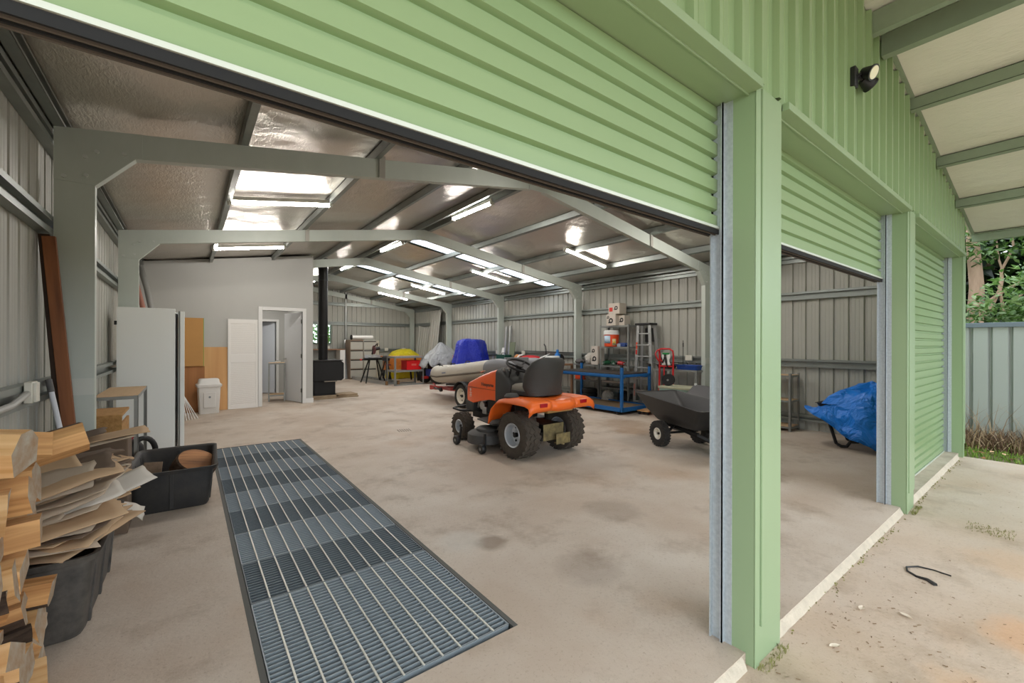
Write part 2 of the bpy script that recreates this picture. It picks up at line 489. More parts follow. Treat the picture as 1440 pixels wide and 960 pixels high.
for zc in (2.95, 2.18, 1.10):
    mb = MB()
    if zc == 1.10:
        cee(mb, (2.5, YEND, zc), (XR, YEND, zc), (0, 1, 0))
    else:
        x1 = XR - .02 if zc < 2.5 else 7.0
        cee(mb, (2.5, YEND, zc), (x1, YEND, zc), (0, 1, 0))
    struct(mb.build('trim_%d' % k, M_PURLIN, smooth=0), 'wall rail on the end wall'); k += 1

# ------------------------------------------------------------------ portal frames
FRAME_LAB = ['', 'nearest grey-green steel portal frame spanning the shed behind the half open doors', 'second steel portal frame, white tall cabinet in front of its left column',
             'third steel portal frame, leaving the top corner of the grey partition', 'fourth steel portal frame, beyond the blue-covered outboard', 'last steel portal frame, against the end wall']
def portal(Y, idx):
    t = thing('portal_frame', FRAME_LAB[idx], 'steel frame', (0, Y, 0), group='steel portal frames of the shed')
    cw, fd, th = 0.205, 0.075, 0.006
    # parts: two columns and two rafters of lipped channel, web towards the doors
    for s in (0, 1):
        xo, xi = (XL, XL + cw) if s == 0 else (XR, XR - cw)
        zc = HE - 0.355
        mb = MB()
        a, b_ = sorted((xo, xi))
        mb.box(a, b_, 0, th, 0, zc)
        mb.box(a, a + th, th, fd, 0, zc); mb.box(b_ - th, b_, th, fd, 0, zc)
        mb.box(a + th, a + .025, fd - th, fd, 0, zc); mb.box(b_ - .025, b_ - th, fd - th, fd, 0, zc)
        col = mb.build('column', M_FRAME, t, smooth=0)
        # rafter
        sx = 1 if s == 0 else -1
        x0, x1 = xo + sx * 0.42, XM - sx * 0.10
        mb = MB()
        def rprof(dz0, dz1, y0, y1, x0=x0, x1=x1):
            vs = []
            for x in (x0, x1):
                zt = rafter_top(x)
                vs += [(x, y0, zt + dz0), (x, y1, zt + dz0), (x, y1, zt + dz1), (x, y0, zt + dz1)]
            mb.add(vs, [(0, 1, 5, 4), (1, 2, 6, 5), (2, 3, 7, 6), (3, 0, 4, 7), (0, 3, 2, 1), (4, 5, 6, 7)])
        rd = 0.185
        rprof(-rd, 0, 0, th); rprof(-th, 0, th, fd); rprof(-rd, -rd + th, th, fd)
        mb.build('rafter', M_FRAME, t, smooth=0)
        # haunch gusset
        H1 = 0.50 if s == 0 else 0.40
        P = [(xo, HE - 0.36), (xi, HE - 0.36), (xo + sx * 0.42, rafter_top(xo + sx * 0.42) - rd), (xo + sx * 0.46, rafter_top(xo + sx * 0.46) - rd + .002), (xo + sx * 0.46, rafter_top(xo + sx * 0.46)), (xo, HE)]
        mb = MB()
        Mx = Matrix(((1, 0, 0, 0), (0, 0, 1, 0), (0, 1, 0, 0), (0, 0, 0, 1)))
        prof = P if s == 0 else P[::-1]
        mb.prism(prof, -0.006, 0.0, Mx)
        # inner flange of the gusset
        mb.bar((P[1][0], 0.035, P[1][1]), (P[2][0], 0.035, P[2][1]), 0.08, 0.006, up=(-sx * .7, 0, .7))
        hp = mb.build('haunch_plate', M_FRAME, t, smooth=0)
        for bx, bz in ((0.155, -.17), (0.215, -.12), (0.16, -.30), (0.36, -.10), (.05, -.33)):
            mb = MB(); x = xo + sx * bx
            mb.cyl((x, -0.006, HE + bz), (x, -0.018, HE + bz), 0.014, n=6)
            mb.build('bolt', M_BOLT, hp, smooth=0)
    # apex plate
    xa = 0.16; zt = rafter_top(XM); rd = .185
    P = [(XM - xa, rafter_top(XM - xa) - rd), (XM + .03, zt - rd - .028), (XM + xa, rafter_top(XM + xa) - rd), (XM + xa, rafter_top(XM + xa)), (XM, zt), (XM - xa, rafter_top(XM - xa))]
    Mx = Matrix(((1, 0, 0, 0), (0, 0, 1, 0), (0, 1, 0, 0), (0, 0, 0, 1)))
    mb = MB(); mb.prism(P, -0.006, 0.0, Mx)
    ap = mb.build('apex_plate', M_FRAME, t, smooth=0)
    for bx in (-.12, -.05, .05, .12):
        mb = MB(); mb.cyl((XM + bx, -0.006, rafter_top(XM + bx) - .12), (XM + bx, -0.018, rafter_top(XM + bx) - .12), 0.012, n=6)
        mb.build('bolt', M_BOLT, ap, smooth=0)
    # fly brace plates standing on the rafters
    for bx in (1.55, 6.08):
        mb = MB(); zt = rafter_top(bx)
        mb.box(bx - .03, bx + .03, -0.02, -0.006, zt - .188, zt + .03)
        mb.build('brace_plate', mat('brace_zinc', (170, 168, 160), 0.5, 0.3) if 'brace_zinc' not in bpy.data.materials else bpy.data.materials['brace_zinc'], t, smooth=0)
    return t
for i in range(1, 6):
    portal(YF[i], i)
# steel strap that bridges the left column at rail height
mb = MB(); mb.box(XL - .02, XL + .204, -0.012, -0.007, 1.03, 1.145); mb.box(XL - .02, XL - .008, -0.012, .03, 1.03, 1.145)
M_BRKT = mat('bracket_pale', (206, 210, 202), .5)
o = mb.build('rail_bracket', M_BRKT, smooth=0, loc=(0, YF[1], 0)); tag(o, 'flat pale steel bracket bolted across the nearest left column', 'bracket')
mb = MB(); mb.box(XR - .20, XR + .02, -0.012, -0.007, 1.02, 1.14)
M_BRKT = mat('bracket_pale', (206, 210, 202), .5)
o = mb.build('rail_bracket', M_BRKT, smooth=0, loc=(0, YF[1], 0)); tag(o, 'flat steel bracket across the right column beside the blue tray table', 'bracket')

# end wall mullion
mb = MB(); mb.box(5.02, 5.10, YEND - .08, YEND - .01, 0, foil_z(5.05) - .02)
struct(mb.build('trim_%d' % k, M_GREYSTEEL, smooth=0), 'slim steel post in the end wall'); k += 1

# ------------------------------------------------------------------ purlins
PX = [0.37, 1.50, 2.57, 3.53, 3.74, 4.85, 6.06, 7.18]
def purlin(x, y0, y1, lab, m=M_PURLIN, inv=False):
    global k
    zt = rafter_top(x); sl = TS if x < XM else -TS
    mb = MB(); w, h, t_ = 0.045, 0.098, 0.004
    # lipped channel: web, two flanges, lips
    for (a0, a1, h0, h1) in ((-w / 2, -w / 2 + t_, 0, h), (-w / 2, w / 2 + .012, 0, t_), (-w / 2, w / 2 + .012, h - t_, h), (w / 2 + .008, w / 2 + .012, 0, .018), (w / 2 + .008, w / 2 + .012, h - .018, h)):
        vs = []
        for y in (y0, y1):
            for a, hh in ((a0, h0), (a1, h0), (a1, h1), (a0, h1)):
                vs.append((x + a, y, zt + hh + sl * a))
        mb.add(vs, [(0, 1, 5, 4), (1, 2, 6, 5), (2, 3, 7, 6), (3, 0, 4, 7), (0, 3, 2, 1), (4, 5, 6, 7)])
    o = mb.build('trim_%d' % k, m, smooth=0); k += 1
    struct(o, lab)
for x in PX: purlin(x, YFRONT + .03, YEND - .02, 'roof purlin along the shed ceiling')
for x in (XL + .02, XR - .03): purlin(x, YFRONT + .03, YEND - .02, 'eave purlin along the top of the side wall')
# top rails under the eave purlins
for s, x in ((-1, WL), (1, WR)):
    mb = MB(); cee(mb, (x, YFRONT + .1, HE - .075), (x, 10.78 if s < 0 else YEND, HE - .075), (s, 0, 0), 0.11)
    struct(mb.build('trim_%d' % k, M_PURLIN, smooth=0), 'top rail of the side wall'); k += 1

# ------------------------------------------------------------------ foil lined roof with two skylight strips
SKY = [(3.90, 7.90, 8.30, 9.02), (3.80, 7.75, 12.05, 12.80)]
def sag(x, y):
    ps = sorted(PX + [XL, XR]); 
    for a, b_ in zip(ps, ps[1:]):
        if a <= x <= b_:
            t_ = (x - a) / (b_ - a); w = b_ - a
            return -0.030 * min(1, w) * math.sin(PI * t_) * (0.6 + 0.8 * noise.noise(Vector((x * .3, y * .8, 1.7))))
    return 0
mb = MB()
xs = sorted(set([XL - .07, XR + .07, XM] + [round(XL + (XR - XL) * i / 70, 4) for i in range(71)] + [s[0] for s in SKY] + [s[1] for s in SKY]))
ys = sorted(set([YFRONT, YEND] + [round(YFRONT + (YEND - YFRONT) * i / 90, 4) for i in range(91)] + [s[2] for s in SKY] + [s[3] for s in SKY]))
idx = {}
for i, x in enumerate(xs):
    for j, y in enumerate(ys):
        idx[i, j] = len(mb.v); mb.v.append(Vector((x, y, foil_z(min(max(x, XL), XR)) + max(-.06, sag(x, y)))))
for i in range(len(xs) - 1):
    for j in range(len(ys) - 1):
        cx, cy = (xs[i] + xs[i + 1]) / 2, (ys[j] + ys[j + 1]) / 2
        if any(a < cx < b_ and c < cy < d for a, b_, c, d in SKY): continue
        mb.face((idx[i, j], idx[i + 1, j], idx[i + 1, j + 1], idx[i, j + 1]))
struct(mb.build('ceiling', M_FOIL, smooth=60), 'wrinkled silver foil insulation under the shed roof')
ms, nt, b = new_mat('skylight_fibreglass')
nt.nodes.remove(b)
tr = nt.nodes.new('ShaderNodeBsdfTranslucent'); tp = nt.nodes.new('ShaderNodeBsdfTransparent'); mx = nt.nodes.new('ShaderNodeMixShader')
tr.inputs['Color'].default_value = (0.95, 0.97, 1, 1); tp.inputs['Color'].default_value = (.95, .97, 1, 1); mx.inputs[0].default_value = 0.55
nt.links.new(tr.outputs[0], mx.inputs[1]); nt.links.new(tp.outputs[0], mx.inputs[2]); nt.links.new(mx.outputs[0], nt.nodes['Material Output'].inputs['Surface'])
for n_, (a, b_, c, d) in enumerate(SKY):
    mb = MB()
    mb.grid(lambda i, j: (a - .03 + (b_ - a + .06) * i / 30, c - .03 + (d - c + .06) * j / 8, foil_z(a - .03 + (b_ - a + .06) * i / 30) + .03 + .012 * math.cos(j * PI)), 31, 9)
    struct(mb.build('window_%d' % (n_ + 2), ms), 'translucent roof skylight strip')
# outer roof skin above the foil (leaves the skylights open)
mb = MB()
for (xa, xb) in ((XL - .2, XM), (XM, XR + .2)):
    segs = [(YFRONT - .2, YEND + .2)]
    if xa < XM - .1:
        for y0_, y1_ in segs:
            mb.add([(xa, y0_, foil_z(xa) + .06), (xb, y0_, foil_z(xb) + .06), (xb, y1_, foil_z(xb) + .06), (xa, y1_, foil_z(xa) + .06)], [(0, 1, 2, 3)])
    else:
        cuts = [YFRONT - .2, SKY[0][2] - .02, SKY[0][3] + .02, SKY[1][2] - .02, SKY[1][3] + .02, YEND + .2]
        for q in (0, 2, 4):
            y0_, y1_ = cuts[q], cuts[q + 1]
            mb.add([(xa, y0_, foil_z(xa) + .06), (xb, y0_, foil_z(xb) + .06), (xb, y1_, foil_z(xb) + .06), (xa, y1_, foil_z(xa) + .06)], [(0, 1, 2, 3)])
struct(mb.build('roof', M_GREEN, smooth=0), 'outer roof sheeting')

# ------------------------------------------------------------------ front wall, pillars, lintels
YC = 1.03                                  # plane of the roller curtains
PIL = [(-0.78, -0.62), (2.018, 2.30), (4.888, 5.165), (7.925, 8.09)]
PR = lambda u: foil_z(u)
mb = MB()
def front_sheet(x0, x1, za, zb, pitch=0.19):
    sheet_wall(mb, (x0, YFRONT, 0), (1, 0, 0), (0, -1, 0), x1 - x0, za, zb, pitch=pitch, depth=0.028, start=0.03)
front_sheet(-1.0, 8.09, lambda u: HL + 0.02, lambda u: foil_z(min(max(u - 1.0, XL - .2), XR + .2)) - .01, pitch=0.186)
struct(mb.build('wall_front', M_GREEN, smooth=0), 'green ribbed steel gable above the roller doors')
mb = MB()
mb.add([(XL, YC + .12, HL - .02), (XR, YC + .12, HL - .02), (XR, YC + .12, foil_z(XR) + .05), (XM, YC + .12, foil_z(XM) + .05), (XL, YC + .12, foil_z(XL) + .05)], [(0, 1, 2, 3, 4)])
struct(mb.build('wall_front_lining', M_SHEET, smooth=0), 'inner face of the front gable')
for n_, (a, b_) in enumerate(PIL):
    mb = MB()
    # reveal returns and ribbed face
    mb.box(a, b_, YFRONT, YC + .02, -SLAB - .01, HL + .03)
    mb.box(a + .05, b_ - .03, YFRONT - .012, YFRONT, .12, HL + .02)
    mb.box(a - .002, a + .045, YFRONT - .006, YFRONT, -SLAB - .01, HL + .03)
    struct(mb.build('pillar_%d' % (n_ + 1), M_GREEN_TRIM, bevel=0.004), 'green steel clad pillar between the roller doors')
OPEN = [(PIL[0][1], PIL[1][0]), (PIL[1][1], PIL[2][0]), (PIL[2][1], PIL[3][0])]
for n_, (a, b_) in enumerate(OPEN):
    mb = MB()
    mb.box(a, b_, YFRONT - .034, YFRONT - .002, HL - .002, HL + .032)
    mb.box(a, b_, YFRONT - .034, YFRONT + .03, HL - .004, HL)
    mb.box(a, b_, YFRONT + .032, YC + .02, HL - .002, HL + .01)
    mb.box(a, b_, YFRONT + .026, YFRONT + .034, HL - .012, HL)
    struct(mb.build('trim_%d' % k, M_GREEN_TRIM, bevel=0.002), 'green flashing under the gable over a roller door'); k += 1

def roller_door(n_, a, b_, zb, lab):
    # curtain of rolled steel with a wide pan and narrow groove every 86 mm, up to a drum inside
    mb = MB(); prof = []
    z = zb
    while z < HL + .10:
        prof += [(z, 0), (z + .056, 0), (z + .064, .020), (z + .079, .020)]
        z += .086
    vs = []
    for x in (a - .015, b_ + .015):
        for zz, d in prof: vs.append((x, YC + d, zz))
    n = len(prof)
    mb.add(vs, [(i, i + 1, n + i + 1, n + i) for i in range(n - 1)])
    d_ = mb.build('door_%d' % n_, M_GREEN, smooth=0)
    struct(d_, lab)
    # rubber sealed bottom rail
    mb = MB()
    mb.box(a + .005, b_ - .005, YC - .012, YC - .004, zb - .010, zb + .002)
    mb.build('bottom_rail', mat('rail_light', (206, 212, 200), 0.4, 0.2) if 'rail_light' not in bpy.data.materials else bpy.data.materials['rail_light'], d_)
    mb = MB()
    mb.box(a + .005, b_ - .005, YC - .006, YC + .05, zb - .020, zb - .010)
    ws = mb.build('weather_seal', bpy.data.materials['seal_brown'] if 'seal_brown' in bpy.data.materials else mat('seal_brown', (92, 84, 76), .7), d_)
    for q in range(4):
        mb = MB(); mb.box(a + .005, b_ - .005, YC - .008 + q * .016, YC - .002 + q * .016, zb - .034, zb - .012)
        mb.build('seal_fin', bpy.data.materials['seal_brown'] if q % 2 else M_DARK, ws)
    for x, s in ((a, 1), (b_, -1)):
        mb = MB()
        y0_, y1_ = YC - .045, YC + .075
        mb.box(min(x, x + s * .004), max(x, x + s * .004), YC - .07, YC - .035, 0, HL)      # flange on the reveal
        mb.box(min(x, x + s * .024), max(x, x + s * .024), YC - .036, YC - .030, 0, HL)
        mb.box(min(x, x + s * .024), max(x, x + s * .024), YC + .020, YC + .026, 0, HL)
        mb.box(min(x, x + s * .006), max(x, x + s * .006), YC - .03, YC + .03, 0, HL)
        mb.box(min(x + s * .020, x + s * .024), max(x + s * .020, x + s * .024), YC - .036, YC - .024, 0, HL)
        mb.build('guide', M_GALV, d_, smooth=0)
    return d_
d1 = roller_door(1, OPEN[0][0], OPEN[0][1], 1.955, 'wide green roller door rolled half up over the firewood and grate')
d2 = roller_door(2, OPEN[1][0], OPEN[1][1], 1.985, 'middle green roller door rolled partly up')
d3 = roller_door(3, OPEN[2][0], OPEN[2][1], 0.01, 'closed green roller door at the right end')
# small lock handle on the closed door
mb = MB(); mb.box(5.62, 5.72, YC - .012, YC - .002, .86, .885); mb.cyl((5.67, YC - .002, .872), (5.67, YC - .03, .872), .012, n=10)
mb.build('handle', M_BLACKMETAL, d3)

# ------------------------------------------------------------------ awning beyond the gable
YA = -2.0
mb = MB()
def aw(i, j):
    x = XM + (8.62 - XM) * i / 24; y = YFRONT + (YA - YFRONT) * j / 10
    return (x, y, foil_z(XM) - TS * (x - XM) + .004 * noise.noise(Vector((x * 2, y * 2, 0))))
mb.grid(aw, 25, 11)
mb.grid(lambda i, j: (XM - (XM + .9) * i / 24, YFRONT + (YA - YFRONT) * j / 10, foil_z(XM) - TS * (XM + .9) * i / 24), 25, 11)
struct(mb.build('ceiling_awning', M_FOIL2, smooth=60), 'pale foil lined awning roof outside the doors')
mb = MB()
for s in (1, -1):
    w = (8.7 - XM) if s > 0 else XM + 1.0
    mb.add([(XM, YFRONT - .01, foil_z(XM) + .05), (XM + s * w, YFRONT - .01, foil_z(XM) + .05 - TS * w), (XM + s * w, YA - .05, foil_z(XM) + .05 - TS * w), (XM, YA - .05, foil_z(XM) + .05)], [(0, 1, 2, 3)])
struct(mb.build('roof_awning', M_GREEN, smooth=0), 'outer sheeting of the awning')
M_PURGREEN = mat('purlin_green', (146, 160, 138), 0.45, 0.25, var=0.2, scale=6)
for x in (4.90, 6.06, 7.22): purlin(x, YA, YFRONT - .02, 'awning purlin outside the doors', M_PURGREEN)
mb = MB()
for x, w in ((3.72, .06), (3.98, .07)):
    mb.box(x, x + w, YA, YFRONT - .02, foil_z(x) - .16, foil_z(x) - .01)
struct(mb.build('trim_%d' % k, M_PURGREEN, smooth=0), 'doubled ridge beam of the awning'); k += 1
mb = MB(); mb.box(8.50, 8.56, YA, YFRONT - .02, foil_z(8.53) - .10, foil_z(8.53) - .004); mb.box(8.44, 8.62, YA, YFRONT - .02, foil_z(8.53) - .008, foil_z(8.53) + .0)
struct(mb.build('trim_%d' % k, M_PURGREEN, smooth=0), 'eave beam of the awning'); k += 1
# thin white flashing where foil meets the gable
mb = MB()
mb.add([(XM + .2, YFRONT - .02, foil_z(XM + .2) - .004), (8.5, YFRONT - .02, foil_z(8.5) - .004), (8.5, YFRONT - .05, foil_z(8.5) - .004), (XM + .2, YFRONT - .05, foil_z(XM + .2) - .004),
        (XM + .2, YFRONT - .02, foil_z(XM + .2) - .012), (8.5, YFRONT - .02, foil_z(8.5) - .012), (8.5, YFRONT - .05, foil_z(8.5) - .012), (XM + .2, YFRONT - .05, foil_z(XM + .2) - .012)],
       [(0, 1, 2, 3), (4, 7, 6, 5), (0, 4, 5, 1), (2, 6, 7, 3), (1, 5, 6, 2), (0, 3, 7, 4)])
struct(mb.build('trim_%d' % k, M_PURGREEN, smooth=0), 'pale strip where the awning meets the gable'); k += 1
# gable end return on the right side (corner of the shed)
mb = MB(); sheet_wall(mb, (8.10, YFRONT, 0), (0, 1, 0), (1, 0, 0), YEND - YFRONT, lambda u: -.08, lambda u: foil_z(XR) + .02)
struct(mb.build('wall_right_outside', M_GREEN, smooth=0), 'outer face of the side wall')

# twin floodlight under the awning
t = thing('floodlight', 'black twin head floodlight on the green gable under the awning', 'floodlight', (3.34, YFRONT - .02, 3.08))
t.scale = (.62, .62, .62)
mb = MB(); mb.box(-.05, .05, -.03, .02, -.10, .10); mb.build('mount', M_BLACK, t, bevel=.01)
M_LENS = mat('lamp_lens', (226, 224, 190), 0.25, var=0.2, scale=20, c2=(250, 220, 120))
for (cx, cy, cz, dx, dy, dz) in ((.10, -.13, .03, -.15, -.85, -.45), (.24, -.08, -.02, .75, -.45, -.5)):
    d = Vector((dx, dy, dz)).normalized(); c = Vector((cx, cy, cz))
    mb = MB(); mb.cyl(c - d * .10, c, .045, .068, n=24); mb.cyl(c, c + d * .012, .074, .074, n=24)
    mb.cyl(c - d * .1, (0, -.02, 0), .018, n=8)
    h = mb.build('lamp_head', M_BLACK, t)
    mb = MB(); mb.cyl(c + d * .008, c + d * .016, .060, n=24); mb.build('lens', M_LENS, h)

# ------------------------------------------------------------------ fluorescent battens of the room, plus two added unseen ones
M_TUBE = emit('fluoro_tube', (255, 249, 241), 72.0)
M_BATTEN = mat('batten_white', (225, 225, 215), 0.5)
def batten(p, q, lab):
    p, q = Vector(p), Vector(q)
    c = (p + q) / 2; d = q - p; L_ = d.length
    t = thing('fluorescent_batten', lab, 'ceiling light', c, group='fluorescent battens on the purlins')
    ang = math.atan2(d.y, d.x); pit = -math.asin(d.z / L_)
    t.rotation_euler = (0, pit, ang)
    mb = MB(); mb.box(-L_ / 2, L_ / 2, -.03, .03, .0, .045); mb.build('housing', M_BATTEN, t, bevel=.004)
    for s in (-1, 1):
        mb = MB(); mb.box(s * L_ / 2 - .02, s * L_ / 2 + .02, -.032, .032, -.045, .047); mb.build('end_cap', M_BATTEN, t, bevel=.004)
    mb = MB()
    prof = [(.028 * math.cos(a), -.002 - .036 * math.sin(a)) for a in [PI * i / 10 for i in range(11)]]
    Mx = Matrix(((0, 0, 1, 0), (1, 0, 0, 0), (0, 1, 0, 0), (0, 0, 0, 1)))
    mb.prism(prof, -L_ / 2 + .02, L_ / 2 - .02, Mx)
    mb.build('tube_cover', M_TUBE, t)
rt_ = lambda x, dz=-.05: rafter_top(x) + dz + .05
LAMP = [('added fill batten in the front bay, right roof slope, unseen above the roller door', (5.80, 3.1), (7.02, 3.1)), ('added fill batten in the front bay along the ridge, unseen above the roller door', (3.68, 3.3), (3.70, 2.15)),  # these two are added, out of view, to brighten the front bay
        ('nearest batten on the left roof slope, above the office partition end', (.38, 5.97), (1.50, 5.97)), ('second batten on the left roof slope, just above the grey partition', (.34, 9.1), (1.46, 9.1)),
        ('nearest batten along the ridge', (3.68, 6.55), (3.72, 5.42)), ('second batten along the ridge', (3.64, 9.92), (3.68, 8.76)), ('third batten along the ridge', (3.60, 13.1), (3.62, 12.0)), ('last batten along the ridge, half behind the flue', (3.5, 16.1), (3.52, 14.95)),
        ('nearest batten on the right roof slope', (5.80, 5.95), (7.02, 5.99)), ('second batten on the right slope, beside the first skylight', (5.70, 9.22), (6.92, 9.28)), ('third batten on the right slope, beside the second skylight', (5.66, 12.75), (6.86, 12.8)), ('last batten on the right slope, near the end wall', (5.56, 15.5), (6.72, 15.5))]
for lab, a, b_ in LAMP:
    batten((a[0], a[1], rt_(a[0])), (b_[0], b_[1], rt_(b_[0])), 'white ' + lab)

# ------------------------------------------------------------------ sky
w = bpy.data.worlds.new('world'); SC.world = w; w.use_nodes = True
bg = w.node_tree.nodes['Background']
bg.inputs['Color'].default_value = (0.86, 0.93, 1.0, 1); bg.inputs['Strength'].default_value = 2.6
# ================================================================== grate, tubs, firewood, cardboard
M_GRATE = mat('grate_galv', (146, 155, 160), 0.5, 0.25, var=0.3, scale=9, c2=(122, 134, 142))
M_PIT = mat('pit_liner', (66, 74, 80), 0.9, var=0.3, scale=6, c2=(50, 58, 64))
mb = MB()
mb.box(GX0 - .03, GX1 + .03, GY0 - .03, GY1 + .03, -.42, -.40)
for (a, b_, c, d) in ((GX0 - .04, GX0 - .029, GY0 - .03, GY1 + .03), (GX1 + .029, GX1 + .04, GY0 - .03, GY1 + .03), (GX0 - .03, GX1 + .03, GY0 - .04, GY0 - .029), (GX0 - .03, GX1 + .03, GY1 + .029, GY1 + .04)):
    mb.box(a, b_, c, d, -.41, -.002)
struct(mb.build('floor_pit', M_PIT, smooth=0), 'dark service pit under the grates')
mb = MB()
for (a, b_, c, d) in ((GX0 - .03, GX0 - .004, GY0 - .03, GY1 + .03), (GX1 + .004, GX1 + .03, GY0 - .03, GY1 + .03)):
    mb.box(a, b_, c, d, -.05, .001)
struct(mb.build('trim_%d' % k, mat('pit_edge', (96, 96, 92), 0.7, 0.3), smooth=0), 'steel angle along the pit edge'); k += 1
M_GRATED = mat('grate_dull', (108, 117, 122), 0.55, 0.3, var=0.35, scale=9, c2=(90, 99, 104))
panels = [(1.70, 2.655)] + [(2.66 + .5175 * i, 2.66 + .5175 * i + .512) for i in range(8)]
ORD = ['nearest bright', 'nearest dull, second panel from the front,', 'third bright', 'fourth dull', 'fifth bright', 'sixth dull', 'seventh bright', 'eighth dull', 'farthest bright']
GL = [o_ + ' galvanised floor grate panel over the pit' for o_ in ORD]
for ip, ((a, b_), lab) in enumerate(zip(panels, GL)):
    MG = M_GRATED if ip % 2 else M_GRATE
    t = thing('floor_grate', lab, 'floor grate', (GX0, a, 0), group='grate panels over the pit')
    Lg = b_ - a; W = GX1 - GX0
    mb = MB()
    # flat bearing bars on edge run across the pit; every second panel is a darker grey
    n = int(Lg / .0295)
    for i in range(n):
        y = .012 + (Lg - .024) * i / (n - 1)
        mb.box(.004, W - .004, y - .0028, y + .0028, -.032, -.001)
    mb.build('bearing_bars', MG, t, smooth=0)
    mb = MB()
    for i in range(1, 11):
        x = W * i / 11
        mb.box(x - .004, x + .004, .004, Lg - .004, -.006, .002)
    mb.build('cross_rods', mat('rod_galv', (206, 206, 196), 0.45, 0.4) if 'rod_galv' not in bpy.data.materials else bpy.data.materials['rod_galv'], t, smooth=0)
    mb = MB()
    mb.box(0, .006, 0, Lg, -.034, 0); mb.box(W - .006, W, 0, Lg, -.034, 0); mb.box(0, W, 0, .005, -.034, 0); mb.box(0, W, Lg - .005, Lg, -.034, 0)
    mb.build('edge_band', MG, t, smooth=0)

def tub(name, label, loc, rz, L_, W, H, m, lean=.04):
    t = thing(name, label, 'tub', loc, rz)
    def ring(z, grow, r):
        a, b_ = L_ / 2 - lean + lean * z / H + grow, W / 2 - lean + lean * z / H + grow; pts = []
        for cx, cy, s in ((a - r, b_ - r, 0), (-a + r, b_ - r, 1), (-a + r, -b_ + r, 2), (a - r, -b_ + r, 3)):
            for q in range(5):
                an = PI / 2 * (s + q / 4); pts.append((cx + r * math.cos(an), cy + r * math.sin(an), z))
        return pts
    rings = [ring(.012, -.035, .03), ring(0, -.01, .05), ring(.02, 0, .06), ring(H * .5, 0, .06), ring(H - .03, 0, .06), ring(H - .03, .022, .07), ring(H, .026, .07), ring(H, .008, .06), ring(H - .02, -.008, .06), ring(.02, -.008, .05)]
    n = len(rings[0]); mb = MB(); vs = [p for r in rings for p in r]
    fs = [(i * n + j, i * n + (j + 1) % n, (i + 1) * n + (j + 1) % n, (i + 1) * n + j) for i in range(len(rings) - 1) for j in range(n)]
    fs.append(tuple(range(n))); fs.append(tuple((len(rings) - 1) * n + j for j in range(n)))
    mb.add(vs, fs); mb.build('shell', m, t, smooth=50)
    for x in (-L_ * .32, 0, L_ * .32):
        for s in (-1, 1):
            mb = MB(); mb.bar((x, s * (W / 2 - lean + .006), .02), (x, s * (W / 2 - .008), H - .03), .028, .014, up=(0, s, 0)); mb.build('rib', m, t, bevel=.003)
    for s in (-1, 1):
        mb = MB(); mb.bar((s * (L_ / 2 - lean + .006), 0, .02), (s * (L_ / 2 - .008), 0, H - .03), .03, .014, up=(s, 0, 0)); mb.build('rib', m, t, bevel=.003)
    return t
M_TUB = mat('tub_plastic', (42, 42, 43), 0.55, var=0.5, scale=9, c2=(64, 60, 55), bump=.06)
M_TUBD = mat('tub_dusty', (92, 87, 81), 0.65, var=0.7, scale=12, c2=(36, 36, 37), bump=.06)
tub('plastic_tub', 'large black plastic tub holding a log round, standing beside the grate', (-.09, 4.99, 0), R(90 - 2), .98, .58, .345, M_TUB)
tub('plastic_tub', 'dusty black plastic tub buried under cardboard behind the firewood', (-.60, 3.24, 0), R(90 - 1), .86, .50, .40, M_TUBD)

M_WOODF = wood('split_face', (240, 200, 146), (206, 150, 90), axis=0, scale=16, rough=.75)
M_WOODF2 = wood('split_face_brown', (222, 172, 114), (170, 118, 68), axis=0, scale=16, rough=.75)
M_WOODE = mat('log_end', (178, 168, 152), 0.85, var=.9, scale=12, c2=(152, 116, 78), bump=.3, bscale=40)
M_BARK = mat('bark', (98, 78, 62), 0.95, var=.9, scale=22, c2=(52, 40, 32), bump=.8, bscale=28, stretch=(.35, 1, 1))
FW_LABEL = 'split firewood billet stacked against the left wall, pale orange split face and grey end'
nfw = [0]
def firewood(c, L_, prof, rot, face, label=None):
    """split billet along local X: wood faces, bark on the rounded side, grey ends"""
    mb = MB(); n = len(prof); rows = 6
    vs = []
    rr = random.Random(nfw[0] * 13 + 5)
    for i in range(rows):
        x = -L_ / 2 + L_ * i / (rows - 1)
        for q, (y, z, bk) in enumerate(prof):
            j = .007 * noise.noise(Vector((x * 9 + nfw[0], q * 2.1, nfw[0])))
            vs.append((x + (.010 * noise.noise(Vector((q * 3.1, nfw[0], i))) if i in (0, rows - 1) else 0), y * (1 + j * 6), z * (1 + j * 6)))
    o = len(mb.v); mb.add(vs, [])
    for i in range(rows - 1):
        for q in range(n):
            q2 = (q + 1) % n
            mb.cur = 1 if (prof[q][2] and prof[q2][2]) else 0
            mb.face((i * n + q, i * n + q2, (i + 1) * n + q2, (i + 1) * n + q))
    mb.cur = 2; mb.face(range(n - 1, -1, -1)); mb.face([(rows - 1) * n + q for q in range(n)])
    o = mb.build('firewood_billet', [face, M_BARK, M_WOODE], None, smooth=28)
    o.location = c; o.rotation_euler = rot; nfw[0] += 1
    tag(o, label or FW_LABEL, 'firewood', 'split firewood in the left stack')
    return o
